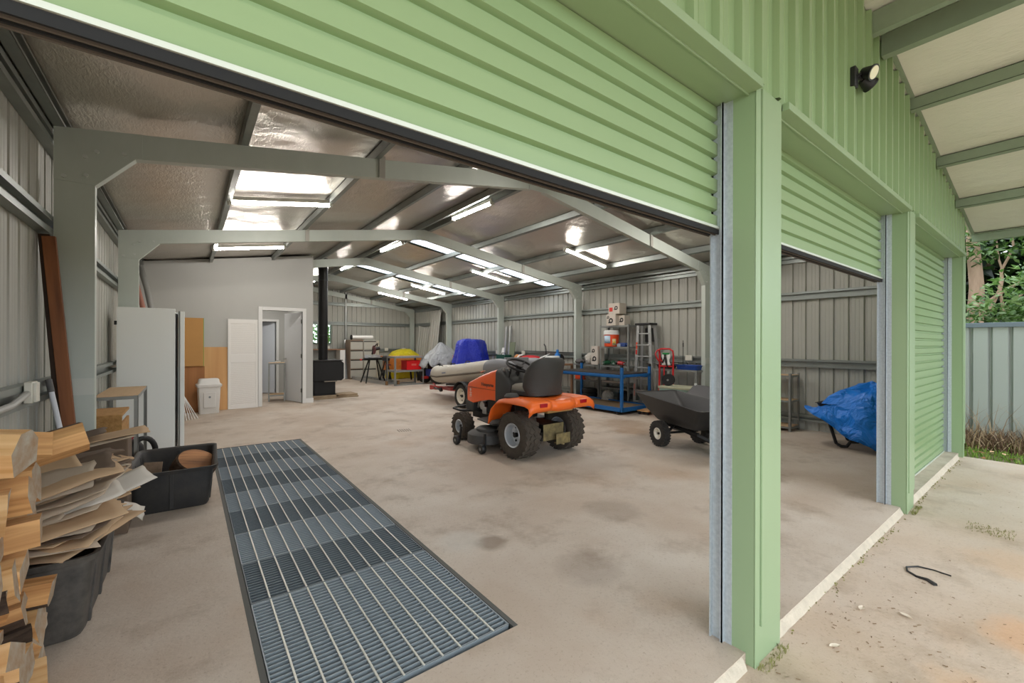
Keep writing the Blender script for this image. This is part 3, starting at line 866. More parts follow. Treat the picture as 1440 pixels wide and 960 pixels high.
def wedge(r, k):
    """cross sections of split wood: quarter, half, slab, heart"""
    if k == 0:
        a0, a1 = R(200), R(340)
        return [(0, r * .62, 0)] + [(r * math.cos(a0 + (a1 - a0) * i / 5), r * .62 + r * 1.15 * math.sin(a0 + (a1 - a0) * i / 5), 1) for i in range(6)]
    if k == 1:
        return [(r * math.cos(PI + PI * i / 6), -.1 * r + r * .75 * math.sin(PI + PI * i / 6), 1) for i in range(7)] + [(r * .98, r * .35, 0), (-r * .9, r * .45, 0)]
    if k == 2:
        return [(-r, -r * .45, 0), (r * .9, -r * .5, 0), (r, r * .35, 0), (-r * .7, r * .55, 0)]
    return [(-r * .8, -r * .7, 0), (r * .75, -r * .8, 0), (r * .95, r * .2, 1), (r * .55, r * .8, 1), (-r * .2, r * .95, 0), (-r * .9, r * .4, 0)]
r2 = random.Random(21)
# rows of the stack: billets lie across, split ends out; the pile steps back to the tub
row_h = .148
for row in range(6):
    z = .075 + row * row_h
    y_end = 2.63 - .012 * row
    y = 1.60 + (row % 2) * .05
    while y < y_end:
        kd = r2.choice([0, 1, 2, 3, 3, 2]); r_ = r2.uniform(.074, .094)
        xe = -.445 - .008 * row + r2.uniform(-.07, .025)
        Lb = r2.uniform(.30, .36)
        near = y_end - y
        if row > 4 and y < 1.9: y += .14; continue
        firewood((xe - Lb / 2, y, z), Lb, wedge(r_, kd), (r2.uniform(-3, 3) if kd in (0,) else r2.uniform(-.6, .6), r2.uniform(-.10, .10), r2.uniform(-.06, .26)), r2.choice([M_WOODF, M_WOODF, M_WOODF2]))
        y += r2.uniform(.145, .175)
# loose billets on the top and toppled at the foot of the pile
M_loose = [((-.62, 2.30, 1.02), .32, wedge(.085, 3), (.3, .1, -.2), M_WOODF, 'thick pale billet on top of the firewood stack at the photo edge'),
           ((-.52, 2.55, .985), .14, wedge(.052, 1), (1.2, .2, .5), M_WOODF2, 'short dark bark billet lying on top of the stack'),
           ((-.52, 2.74, .93), .30, wedge(.07, 3), (.9, -.25, .35), M_WOODF2, 'brown knotty billet with a torn grey end on top behind the stack'),
           ((-.64, 2.64, .16), .34, wedge(.07, 2), (.9, -.35, -.35), M_WOODF, 'thin split billet leaning against the stack near the tub'),
           ((-.68, 2.44, .07), .36, wedge(.068, 1), (.4, .05, -.25), M_WOODF, 'split billet with bark lying at the foot of the stack'),
           ((-.66, 2.14, .07), .36, wedge(.068, 3), (.2, 0, -.3), M_WOODF, 'split billet lying across the foot of the stack at the photo edge')]
for a in M_loose: firewood(*a)

# cardboard heap
M_CARD = mat('cardboard', (204, 172, 136), 0.85, var=.25, scale=5, c2=(160, 128, 96))
M_CARD2 = mat('cardboard_grey', (192, 174, 152), 0.85, var=.25, scale=5, c2=(146, 128, 108))
M_CARDW = mat('cardboard_white', (214, 206, 194), 0.75, var=.2, scale=5, c2=(184, 172, 156))
M_CARDD = mat('cardboard_dark', (112, 94, 78), 0.9, var=.3, scale=5)
CB_LABEL = 'flattened brown cardboard sheet in the heap over the dusty tub'
ncb = [0]
def sheet(c, L_, W, rot, m, fold=0.0, label=None, curl=.03, jag=.02, th=.005):
    """corrugated sheet, uneven torn edges, gently bent"""
    mb = MB(); s = ncb[0] * 3.7 + .3; nu, nv = 13, 7
    def fn(i, j):
        u, v = i / (nu - 1) - .5, j / (nv - 1) - .5
        eu = 1 + jag * 4 * noise.noise(Vector((s, v * 5, 1.0))); ev = 1 + jag * 4 * noise.noise(Vector((u * 4, s, 2.0)))
        z = curl * (math.sin(u * 3 + s) * .8 + noise.noise(Vector((u * 2.5, v * 2.5, s)))) + fold * abs(u) * L_
        return (u * L_ * eu, v * W * ev, z)
    mb.grid(fn, nu, nv)
    o = mb.build('cardboard_sheet', m, None, smooth=50, solid=th, offset=0)
    o.location = c; o.rotation_euler = rot; ncb[0] += 1
    tag(o, label or CB_LABEL, 'cardboard', 'cardboard heap by the left wall')
    return o
r3 = random.Random(5)
mats_ = [M_CARD, M_CARD2, M_CARDD, M_CARD, M_CARD2, M_CARD]
# lower layers lie flat across the tub mouth
for i in range(12):
    sheet((-.56 + r3.uniform(-.04, .04), 3.06 + r3.uniform(-.14, .16), .405 + .0135 * i), r3.uniform(.40, .52), r3.uniform(.30, .55), (r3.uniform(-.07, .07), -.03 - .008 * i + r3.uniform(-.06, .06), r3.uniform(-.5, .35)), mats_[i % 6], curl=.012, jag=.03)
# a fan of torn sheets points into the room
for i in range(20):
    sheet((-.43 - .004 * i + r3.uniform(-.03, .03), 3.42 + .012 * i + r3.uniform(-.05, .05), .475 + .0125 * i), r3.uniform(.26, .36), r3.uniform(.12, .24), (r3.uniform(-.08, .16), -.22 + .012 * i + r3.uniform(-.08, .08), .55 + r3.uniform(-.25, .25)), mats_[(i * 2 + i // 3) % 6], curl=.010, jag=.035)
# flaps on the front slope tip towards the doors
for i in range(9):
    sheet((-.60 + .035 * (i % 4) + r3.uniform(-.02, .02), 2.98 + .05 * (i // 3) + .06 * (i % 3), .56 + .022 * i), r3.uniform(.26, .36), r3.uniform(.16, .24), (.40 + r3.uniform(-.15, .2), -.22 + r3.uniform(-.15, .1), r3.uniform(-.3, .5)), mats_[(i + 1) % 6], curl=.010, jag=.03)
extra = [((-.50, 3.12, .70), .40, .34, (.10, -.20, .30), M_CARD, 'flat tan cardboard flap with printed letters on the heap'),
         ((-.44, 3.02, .66), .34, .30, (.12, -.28, -.25), M_CARD2, 'grey-tan cardboard flap torn at its edge, front of the heap'),
         ((-.42, 3.02, .60), .30, .16, (.35, -.35, .35), M_CARDW, 'pale folded carton flap sticking out of the heap'),
         ((-.34, 3.36, .56), .36, .14, (.45, -.20, .55), M_CARDW, 'long white folded card strip in the heap'),
         ((-.60, 3.90, .72), .60, .30, (-.06, -.16, .25), M_CARD2, 'long flat carton lying across the back of the heap'),
         ((-.50, 3.98, .745), .56, .22, (.05, -.12, .15), M_CARD, 'long tan cardboard strip on top at the back of the heap'),
         ((-.70, 3.94, .765), .52, .20, (.02, -.18, .1), M_CARDD, 'dark weathered cardboard strip topmost against the wall')]
for c, L_, W, rot, m, lab in extra: sheet(c, L_, W, rot, m, label=lab, curl=.012)
# support carton under the back of the heap
mb = MB(); mb.box(-.18, .18, -.14, .14, 0, .69)
o = mb.build('cardboard_carton', M_CARDD, bevel=.006, loc=(-.53, 4.34, 0)); tag(o, 'plain closed carton standing on the floor behind the cardboard heap', 'box')
# paper scrap
sheet((-.30, 3.72, .30), .16, .10, (.7, .4, .3), M_CARDW, label='crumpled white paper scrap hanging at the side of the heap', curl=.03)

# wood in the big tub
mb = MB(); mb.lathe([(0, -.09), (.10, -.092), (.165, -.08), (.17, 0), (.165, .08), (.10, .092), (0, .09)], 28)
o = mb.build('log_round', [wood('log_brown', (186, 130, 82), (120, 80, 52), axis=0, scale=12)], smooth=50); o.location = (0.05, 5.10, .215); o.rotation_euler = (R(38), R(14), R(20)); o.scale = (1, .85, 1)
tag(o, 'sawn log round with bark lying in the black tub', 'log')
mb = MB(); mb.lathe([(.166, -.082), (.178, -.07), (.182, 0), (.178, .07), (.166, .082)], 28, cap=False)
mb.build('bark_ring', M_BARK, o)
mb = MB(); mb.cbox((0, 0, .16), (.13, .02, .30))
o = mb.build('wood_offcut', mat('chipboard_dull', (150, 124, 100), .85, var=.4, scale=30, bump=.2), bevel=.002); o.location = (-.27, 4.90, .03); o.rotation_euler = (R(-12), R(4), R(-5)); tag(o, 'small brown board standing in the black tub', 'board')

# timber boards and white pole leaning by the left column
M_TIMR = wood('red_timber', (150, 92, 52), (104, 58, 30), axis=2, scale=9, rough=.6)
M_TIMD = wood('dark_timber', (84, 58, 40), (46, 32, 24), axis=2, scale=9, rough=.65)
def leaner(name, label, cat, base, top, w, th, m, up=(0, 1, 0)):
    p, q = Vector(base), Vector(top); L_ = (q - p).length
    mb = MB(); mb.box(-w / 2, w / 2, -th / 2, th / 2, 0, L_)
    o = mb.build(name, m, bevel=.003); d = (q - p).normalized(); o.location = p
    o.rotation_mode = 'QUATERNION'
    z = d; x = Vector((1, 0, 0)) if abs(up[1]) else Vector((0, 1, 0)); y = z.cross(x).normalized(); x = y.cross(z).normalized()
    o.rotation_quaternion = Matrix((x, y, z)).transposed().to_quaternion()
    tag(o, label, cat); return o
leaner('timber_board', 'reddish brown timber board leaning beside the nearest left column', 'board', (-.575, 4.10, 0), (-.735, 4.10, 2.10), .065, .035, M_TIMR)
leaner('timber_board', 'dark brown timber board leaning behind the reddish board by the column', 'board', (-.625, 4.15, 0), (-.765, 4.15, 2.12), .055, .03, M_TIMD)
t = thing('broom_pole', 'white pole with a grey end cap leaning on the wall rail', 'pole', (0, 0, 0))
mb = MB(); p, q = Vector((-.49, 3.78, 0)), Vector((-.715, 3.99, 1.16)); mb.cyl(p, p + (q - p) * .93, .014, n=14); mb.build('shaft', mat('pole_white', (214, 216, 222), .4), t)
mb = MB(); mb.cyl(p + (q - p) * .93, q, .0165, n=14); mb.build('end_cap', mat('cap_grey', (92, 90, 90), .6), t)
# power outlet on the left rail
t = thing('power_outlet', 'double white power outlet on the left wall rail', 'outlet', (WL + .068, 3.60, 1.115))
M_OUT = mat('outlet_white', (226, 222, 208), .5)
mb = MB(); mb.box(0, .035, -.055, .055, -.06, .06); mb.build('box', M_OUT, t, bevel=.005)
mb = MB(); mb.box(.035, .05, -.05, .02, -.055, .055); mb.build('plate', M_OUT, t, bevel=.004)
mb = MB(); mb.tube([(WL + .075, 1.2, 1.06), (WL + .075, 3.3, 1.07), (WL + .075, 3.45, 1.09), (WL + .08, 3.55, 1.11)], .018, 10)
o = mb.build('conduit', mat('conduit_grey', (176, 174, 168), .5)); tag(o, 'grey conduit pipe lying along the left wall rail', 'conduit')

# metal legged shelf with chipboard top and the timber box, vacuum
M_CHIP = mat('chipboard', (206, 176, 140), .85, var=.35, scale=26, c2=(168, 134, 98), bump=.15, bscale=60)
M_OSB = mat('osb', (196, 150, 92), .85, var=.7, scale=30, c2=(142, 98, 52), bump=.3, bscale=40)
def rack(name, label, loc, rz, W, D, zs, legm, topm, H=None, shelf=.018, leg=.032, cat='shelf unit', group=None, face=.035):
    """slotted angle rack: four L legs, shelves with a steel lip"""
    t = thing(name, label, cat, loc, rz, group); H = H or zs[-1]
    for sx in (-1, 1):
        for sy in (-1, 1):
            mb = MB(); x, y = sx * W / 2, sy * D / 2
            mb.box(min(x, x - sx * leg), max(x, x - sx * leg), min(y, y - sy * .004), max(y, y - sy * .004), 0, H)
            mb.box(min(x, x - sx * .004), max(x, x - sx * .004), min(y, y - sy * leg), max(y, y - sy * leg), 0, H)
            mb.build('leg', legm, t, smooth=0)
    for z in zs:
        mb = MB(); mb.box(-W / 2 + .005, W / 2 - .005, -D / 2 + .005, D / 2 - .005, z - shelf, z)
        s = mb.build('shelf', topm, t, smooth=0)
        mb = MB()
        for y in (-D / 2 + .004, D / 2 - .006): mb.box(-W / 2 + .004, W / 2 - .004, y, y + .002, z - face, z - .004)
        for x in (-W / 2 + .004, W / 2 - .006): mb.box(x, x + .002, -D / 2 + .004, D / 2 - .004, z - face, z - .004)
        mb.build('shelf_lip', legm, s, smooth=0)
    return t
rack('shelf_bench', 'low steel legged bench with chipboard top beside the white cabinet', (-.555, 6.15, 0), 0, .33, 1.15, [.88], M_GREYSTEEL, M_CHIP, cat='bench')
t = thing('timber_box', 'open rough plywood box standing under the chipboard bench end', 'box', (-.55, 5.22, 0))
mb = MB(); mb.box(-.15, .10, -.28, -.262, 0, .76); mb.build('front_panel', M_OSB, t, bevel=.002)
mb = MB(); mb.box(.082, .10, -.26, .28, 0, .70); mb.build('side_panel', M_OSB, t, bevel=.002)
mb = MB(); mb.box(-.15, -.132, -.26, .28, 0, .70); mb.build('side_panel', M_OSB, t, bevel=.002)
mb = MB(); mb.box(-.15, .10, -.28, .28, .76, .782); mb.build('top_panel', M_OSB, t, bevel=.002)
mb = MB(); mb.add([(-.55, 4.937, .50), (-.47, 4.936, .44), (-.55, 4.937, .36)], [(0, 1, 2)])
o = mb.build('pennant', mat('red_cloth', (206, 30, 40), .6), solid=.004); tag(o, 'small red and black pennant on the timber box', 'pennant')
mb = MB(); mb.cyl((-.535, 4.932, .42), (-.535, 4.926, .42), .014, n=7); mb.build('mark', M_DARK, o)
t = thing('vacuum_cleaner', 'black shop vacuum with a coiled hose under the bench', 'vacuum', (-.50, 6.05, 0))
mb = MB(); mb.lathe([(.10, .0), (.13, .03), (.14, .22), (.12, .30), (.08, .36), (0, .38)], 20); mb.build('body', M_BLACK, t)
mb = MB()
mb.tube([(.12 + .10 * math.cos(a), -.05 + .16 * math.cos(a) * .3, .22 + .16 * math.sin(a)) for a in [i * 2 * PI * 1.6 / 40 for i in range(41)]], .026, 8); mb.build('hose', M_BLACK, t)
mb = MB(); mb.cyl((0, 0, .37), (.03, 0, .42), .03, n=10); mb.build('knob', mat('red_plastic', (190, 40, 60), .4), t)
mb = MB(); mb.tube([(-.05, -.16, .10), (.0, -.2, .14), (.08, -.2, .13), (.14, -.15, .10)], .008, 6); mb.build('wand', M_ALU, t)
mb = MB(); mb.tube([(.0, .0, 0), (.035, 0, .003), (.05, .02, .004), (.05, .04, .004)], .02, 8)
o = mb.build('blue_offcut', mat('cyan_plastic', (24, 140, 176), .45)); o.location = (-.47, 4.35, .70); tag(o, 'small bright blue plastic offcut lying on the cardboard heap', 'offcut')

# tall white cabinet with an open door
M_CAB = mat('cabinet_white', (238, 241, 238), .38, var=.08, scale=2, c2=(224, 230, 228))
t = thing('tall_cabinet', 'tall white cabinet with black hinges by the second left column', 'cabinet', (-.71, 7.20, 0))
mb = MB(); mb.box(0, .575, 0, .022, .02, 1.845); mb.build('door', M_CAB, t, bevel=.003)
mb = MB(); mb.box(.02, .58, .022, .30, .0, .02); mb.box(.02, .04, .03, .30, .02, 1.80); mb.box(.02, .60, .03, .30, 1.78, 1.80); mb.box(.04, .58, .28, .30, .02, 1.78); mb.build('body', M_CAB, t, bevel=.003)
mb = MB(); mb.box(.585, .598, .03, .29, .02, 1.78); mb.build('side_gap', M_DARK, t)
dr = MB(); dr.box(.625, .672, .0, .20, .02, 1.815); dd = dr.build('door', M_CAB, t, bevel=.003)
mb = MB(); mb.box(.604, .622, .02, .2, .02, 1.82); mb.build('edge_strip', M_GREYSTEEL, t)
for z in (.78, 1.62):
    mb = MB(); mb.box(-.022, .004, -.008, .03, z, z + .05); mb.build('hinge', M_BLACKMETAL, t, bevel=.004)
# curved boards behind it
def bent(name, label, pts, w, m):
    mb = MB()
    for a, b_ in zip(pts, pts[1:]): pass
    mb.grid(lambda i, j: (pts[i][0] + (.0 if j == 0 else w), pts[i][1], pts[i][2]), len(pts), 2)
    o = mb.build(name, m, solid=.012, offset=0); tag(o, label, 'board'); return o
bent('trim_board', 'curved grey trim board leaning behind the white cabinet', [(-.72, 9.9, 2.75), (-.62, 9.8, 2.35), (-.54, 9.7, 1.9), (-.46, 9.5, 1.2), (-.40, 9.3, 0.006)], .09, mat('trim_grey', (150, 150, 146), .6))
bent('trim_board', 'curved reddish trim board leaning behind the white cabinet', [(-.74, 9.5, 2.45), (-.66, 9.4, 2.1), (-.58, 9.3, 1.7), (-.50, 9.1, 1.0), (-.45, 9.0, 0.006)], .07, mat('trim_red', (176, 120, 102), .6))

# small drain slots in the floor right of the grate
t = thing('floor_drain', 'small slotted drain set in the concrete right of the grate', 'drain', (2.76, 6.50, .0005), R(-10))
for i in range(6):
    mb = MB(); mb.box(-.09 + i * .036, -.08 + i * .036, -.10, .10, 0, .002); mb.build('slot', mat('drain_dark', (96, 82, 68), .8) if 'drain_dark' not in bpy.data.materials else bpy.data.materials['drain_dark'], t, smooth=0)
# ================================================================== office partition and what leans on it
YP = 10.80; PXR = 2.335
M_ARCH = mat('architrave_white', (232, 232, 230), .45)
DX0, DX1, DZ = 1.30, 2.11, 2.12
mb = MB()
def quadbox(x0, x1, y0, y1, za, zb0, zb1):
    mb.add([(x0, y0, za), (x1, y0, za), (x1, y1, za), (x0, y1, za), (x0, y0, zb0), (x1, y0, zb1), (x1, y1, zb1), (x0, y1, zb0)], [(0, 3, 2, 1), (4, 5, 6, 7), (0, 1, 5, 4), (1, 2, 6, 5), (2, 3, 7, 6), (3, 0, 4, 7)])
ft = lambda x: foil_z(x) - .035
quadbox(WL + .002, DX0, YP, YP + .10, 0, ft(XL), ft(DX0)); quadbox(DX1, PXR, YP, YP + .10, 0, ft(DX1), ft(PXR)); quadbox(DX0, DX1, YP, YP + .10, DZ, ft(DX0), ft(DX1))
struct(mb.build('wall_partition', M_BOARD, smooth=0), 'plain pale grey office partition')
mb = MB(); mb.box(PXR - .10, PXR, YP + .10, YEND - .08, 0, ft(PXR) - .02)
struct(mb.build('wall_office_side', M_BOARD, smooth=0), 'side wall of the office')
# hall behind the doorway
YH = 13.3
mb = MB()
ID0, ID1 = 1.62, 2.02
mb.box(.62, 1.27 - .0, YH, YH + .08, 0, 2.5) ; mb.box(1.95, PXR - .1, YH, YH + .08, 0, 2.5); mb.box(1.27, 1.95, YH, YH + .08, 1.98, 2.5)
mb.box(.60, .68, YP + .1, YH + 1.8, 0, 2.5)
mb.box(.6, PXR - .1, YH + 1.6, YH + 1.68, 0, 2.5)
struct(mb.build('wall_hall', M_BOARD, smooth=0), 'pale inner walls of the office hall')
mb = MB(); mb.box(.6, PXR - .1, YP + .1, YH + 1.7, 2.5, 2.54); struct(mb.build('ceiling_hall', M_WHITE, smooth=0), 'hall ceiling')
t = thing('hall_fill_light', 'added round white fill light inside the office hall, unseen above the doorway', 'ceiling light', (1.5, 12.2, 2.5))  # added lamp, out of view, lifts the dark hall
mb = MB(); mb.lathe([(.20, 0), (.20, -.03), (.18, -.05), (0, -.05)], 24); mb.build('base_ring', M_WHITE, t)
mb = MB(); mb.lathe([(.16, -.052), (.15, -.075), (.08, -.09), (0, -.092)], 24); mb.build('diffuser', emit('hall_fill_lamp', (255, 250, 244), 40.0), t)
# architrave, jambs, baseboard
mb = MB()
mb.box(DX0 - .075, DX0, YP - .018, YP + .118, 0, DZ + .075); mb.box(DX1, DX1 + .075, YP - .018, YP + .118, 0, DZ + .075); mb.box(DX0, DX1, YP - .018, YP + .118, DZ, DZ + .075)
d4 = mb.build('door_4', M_ARCH, bevel=.004); struct(d4, 'white framed office doorway with the door standing open')
leaf_a = R(73); hx, hy = DX1 - .01, YP + .06
lf = MB(); lf.box(-.79, 0, 0, .036, .015, DZ - .012)
leaf = lf.build('door_leaf', mat('door_paint', (222, 224, 226), .45), d4, bevel=.002); leaf.location = (hx, hy, 0); leaf.rotation_euler = (0, 0, -leaf_a)
mb = MB(); mb.cyl((-.72, -.001, 1.02), (-.72, -.05, 1.02), .022, n=14); mb.bar((-.72, -.045, 1.02), (-.62, -.045, 1.02), .018); mb.build('door_handle', M_ALU, leaf)
for z in (.25, 1.05, 1.85):
    mb = MB(); mb.box(-.012, .012, -.012, .004, z, z + .09); mb.build('door_hinge', M_GREYSTEEL, leaf)
mb = MB(); mb.box(DX1 + .075, PXR + .012, YP - .014, YP, 0, .11); mb.box(PXR, PXR + .012, YP, YEND - .1, 0, .11)
struct(mb.build('baseboard_partition', M_ARCH, bevel=.003), 'white skirting at the partition end')
mb = MB(); mb.box(PXR - .10 - .012, PXR - .10, YP + .12, YH, 0, .12); struct(mb.build('baseboard_hall', M_ARCH, bevel=.003), 'white skirting in the hall')
# inner door
mb = MB(); mb.box(1.22, 1.28, YH - .016, YH + .09, 0, 2.04); mb.box(1.94, 2.0, YH - .016, YH + .09, 0, 2.04); mb.box(1.28, 1.94, YH - .016, YH + .09, 1.98, 2.04)
d5 = struct(mb.build('door_5', M_ARCH, bevel=.004), 'inner white door at the back of the hall')
lf = MB(); lf.box(0, .66, 0, .036, .015, 1.97); lf2 = lf.build('door_leaf', mat('door_paint2', (216, 222, 230), .45), d5, bevel=.002); lf2.location = (1.40, YH + .5, 0); lf2.rotation_euler = (0, 0, R(-40))
mb = MB(); mb.cyl((.08, 0, 1.0), (.08, -.05, 1.0), .028, n=12); mb.build('door_knob', M_BLACKMETAL, lf2)
# interior window on the hall side wall
mb = MB(); xw = PXR - .10
mb.box(xw - .03, xw, 11.75, 12.75, 1.16, 1.24); mb.box(xw - .03, xw, 11.75, 12.75, 2.02, 2.09); mb.box(xw - .03, xw, 11.75, 11.82, 1.24, 2.02); mb.box(xw - .03, xw, 12.68, 12.75, 1.24, 2.02); mb.box(xw - .02, xw - .002, 12.2, 12.25, 1.24, 2.02)
w4 = struct(mb.build('window_4', M_ARCH, bevel=.003), 'white framed inner window in the hall')
mb = MB(); mb.box(xw - .012, xw - .004, 11.8, 12.7, 1.24, 2.02); mb.build('window_pane', mat('dim_glass', (120, 124, 128), .15), w4)
# steel stand in the doorway
rack('steel_stand', 'small bare steel frame stand with a dusty top inside the office doorway', (1.72, 11.72, 0), R(-8), .36, .40, [.16, .92], M_GREYSTEEL, M_CHIP, cat='stand', leg=.03)
t = thing('metal_fitting', 'small metal fitting lying on the stand in the doorway', 'fitting', (1.74, 11.72, .921))
mb = MB(); mb.cyl((-.06, 0, .02), (.06, 0, .02), .018, n=10); mb.build('body', M_WHITE, t); mb = MB(); mb.cyl((0, 0, .03), (0, 0, .06), .012, n=10); mb.build('stem', M_ALU, t)

# boards leaning on the partition
M_PLY = wood('plywood', (222, 176, 122), (196, 146, 92), axis=2, scale=3.0, rough=.7, bump=.05)
M_PLYD = wood('plywood_dark', (172, 118, 70), (142, 92, 52), axis=2, scale=3.0, rough=.7, bump=.05)
M_MDF = mat('mdf', (196, 146, 84), .7, var=.12, scale=4)
M_GEDGE = mat('green_edge', (96, 176, 70), .6)
def lean_board(name, label, x0, x1, z0_, z1_, yb, yt, m, th=.016, cat='board', zb=None):
    ang = math.atan2(yt - yb, z1_ - z0_)
    mb = MB(); mb.box(0, x1 - x0, 0, th, 0, math.hypot(z1_ - z0_, yt - yb))
    o = mb.build(name, m, bevel=.0015); o.location = (x0, yb, z0_); o.rotation_euler = (-ang, 0, 0)
    return tag(o, label, cat)
lean_board('plywood_sheet', 'pale plywood sheet leaning on the grey partition behind the bin', -.10, .66, 0.003, 1.31, YP - .10, YP - .025, M_PLY)
lean_board('plywood_sheet', 'darker brown plywood sheet behind the white bin and under the tan board', -.14, .27, 0.003, .92, YP - .17, YP - .075, M_PLYD)
o = lean_board('mdf_board', 'tan board with a green edge standing above the dark plywood beside the white cabinet', -.16, .255, .925, 1.90, YP - .11, YP - .05, M_MDF, th=.02)
mb = MB(); mb.box(.41, .417, -.001, .021, 0, .976); mb.build('green_edge', M_GEDGE, o)
# white panelled shutter door leaf
t = thing('panel_door', 'white two panel door leaf leaning on the partition by the doorway', 'door panel', (.665, YP - .105, .002), rot=(R(-2.2), 0, 0))
W_, H_ = .545, 1.90
M_PDOOR = mat('panel_white', (238, 236, 232), .4)
mb = MB(); mb.box(0, W_, .006, .032, 0, H_); mb.build('core', M_PDOOR, t)
mb = MB(); mb.box(0, .045, 0, .008, 0, H_); mb.box(W_ - .045, W_, 0, .008, 0, H_)
for z, h in ((0, .09), (.98, .17), (H_ - .09, .09)): mb.box(.045, W_ - .045, 0, .008, z, z + h)
mb.build('stiles_and_rails', M_PDOOR, t, bevel=.003)
for za, zb in ((.09, .98), (1.15, H_ - .09)):
    mb = MB(); n = int((zb - za) / .022)
    for i in range(n):
        z = za + (zb - za) * (i + .5) / n
        mb.cbox((W_ / 2, .007, z), (W_ - .10, .004, .020), (R(14), 0, 0))
    s = mb.build('louvre_panel', M_PDOOR, t, smooth=0)

# white swing top bin
t = thing('swing_bin', 'white plastic swing top bin beside the plywood sheets', 'bin', (.33, 10.42, 0), R(4))
M_BIN = mat('bin_white', (228, 226, 222), .35)
def rrect(a, b_, r, z, q=5):
    pts = []
    for cx, cy, s in ((a - r, b_ - r, 0), (-a + r, b_ - r, 1), (-a + r, -b_ + r, 2), (a - r, -b_ + r, 3)):
        for i in range(q):
            an = PI / 2 * (s + i / (q - 1)); pts.append((cx + r * math.cos(an), cy + r * math.sin(an), z))
    return pts
def loft(rings, cap0=True, cap1=True, mb=None):
    mb = mb or MB(); n = len(rings[0]); vs = [p for r in rings for p in r]
    fs = [(i * n + j, i * n + (j + 1) % n, (i + 1) * n + (j + 1) % n, (i + 1) * n + j) for i in range(len(rings) - 1) for j in range(n)]
    if cap0: fs.append(tuple(range(n - 1, -1, -1)))
    if cap1: fs.append(tuple((len(rings) - 1) * n + j for j in range(n)))
    return mb.add(vs, fs)
loft([rrect(.155, .13, .03, 0), rrect(.16, .135, .03, .01), rrect(.182, .155, .03, .52), rrect(.188, .16, .03, .525)]).build('body', M_BIN, t, smooth=40)
loft([rrect(.20, .172, .04, .525), rrect(.205, .176, .04, .535), rrect(.205, .176, .04, .575), rrect(.19, .16, .04, .585), rrect(.175, .14, .04, .60), rrect(.165, .10, .04, .67), rrect(.15, .08, .03, .685), rrect(.12, .05, .02, .69)]).build('lid', M_BIN, t, smooth=40)
mb = MB(); mb.box(-.10, .10, -.166, -.150, .12, .42); mb.build('front_recess', mat('bin_shade', (216, 213, 208), .4), t, bevel=.008)
mb = MB(); mb.cyl((0, -.168, .33), (0, -.164, .33), .020, n=18); mb.build('badge', mat('bin_badge', (120, 128, 132), .5), t)
# white offcuts on the floor
for i in range(4):
    mb = MB(); mb.box(0, .018, 0, .35, 0, .30); 
for i in range(5):
    leaner('trim_offcut', 'thin white trim offcuts leaning at the cabinet foot, nearest of the fan' if i == 0 else 'thin white trim offcut in the fan leaning beside the white cabinet', 'trim offcut', (-.02 + .042 * i, 9.62 + .03 * i, 0.004), (-.10 + .014 * i, 10.3, .46 - .03 * i), .012, .022, M_PDOOR)['group'] = 'white trim offcuts'

# ================================================================== wood heater with flue
t = thing('wood_heater', 'black freestanding wood heater with a tall flue beside the partition', 'wood heater', (2.86, 11.62, .085))
M_HEAT = mat('heater_black', (30, 30, 31), .55, .3)
mb = MB()
prof = [(-.40, .36), (.27, .36), (.33, .41), (.33, .80), (.27, .86), (-.40, .86)]
Mx = Matrix(((1, 0, 0, 0), (0, 0, 1, 0), (0, 1, 0, 0), (0, 0, 0, 1)))
mb.prism(prof, -.29, .29, Mx); body = mb.build('firebox', M_HEAT, t, bevel=.012)
mb = MB(); mb.box(-.42, .30, -.31, .31, .86, .885); mb.build('top_plate', mat('heater_top', (58, 58, 58), .5, .4), t, bevel=.006)
mb = MB(); mb.box(-.36, .14, -.22, .22, .02, .36); mb.box(-.38, .18, -.25, .25, 0, .02); mb.build('pedestal', M_HEAT, t, bevel=.006)
mb = MB(); mb.box(.333, .345, -.20, .20, .47, .77); mb.build('door', mat('heater_glass', (12, 12, 13), .08), body, bevel=.003)
mb = MB(); mb.box(-.14, .16, -.30, -.26, .335, .36); mb.build('ash_lip', mat('ash', (150, 142, 130), .9, var=.6, scale=40), body, bevel=.004)
mb = MB(); xf = -.11; mb.cyl((xf, 0, .885), (xf, 0, foil_z(2.75) - .085 + .06), .112, n=28); 
fl_ = mb.build('flue', mat('flue_black', (30, 29, 28), .38, .5), t)
for z in (1.5, 2.9, 3.2):
    mb = MB(); mb.cyl((xf, 0, z), (xf, 0, z + .03), .118, n=28); mb.build('flue_band', M_BLACKMETAL, fl_)
# hearth of old pavers
M_PAV = mat('paver', (172, 152, 126), .9, var=.5, scale=12, bump=.3, c2=(138, 116, 92))
pl = [(2.62, 11.42, 0, .46, .62, R(3)), (3.13, 11.46, 0, .50, .60, R(-3)), (2.66, 11.44, .046, .46, .58, R(-2)), (3.14, 11.52, .046, .46, .52, R(4))]
PL = ['lower left stone paver of the heater hearth', 'lower right stone paver of the heater hearth', 'upper left stone paver directly under the heater', 'upper right stone paver of the heater hearth']
pl = [(2.70, 11.56, .0, .58, .62, R(2)), (3.30, 11.60, .0, .54, .56, R(-3)), (2.71, 11.56, .044, .57, .60, R(-1)), (3.29, 11.60, .044, .50, .50, R(3))]
for (x, y, z, a, b_, r_), lab in zip(pl, PL):
    mb = MB(); mb.box(-a / 2, a / 2, -b_ / 2, b_ / 2, 0, .042); o = mb.build('paver', M_PAV, bevel=.008); place(o, (x, y, z), r_); tag(o, lab, 'paver')
leaner('flat_timber', 'small flat timber piece lying on the hearth pavers', 'timber', (2.98, 11.28, .10), (3.22, 11.30, .10), .06, .02, M_PAV)

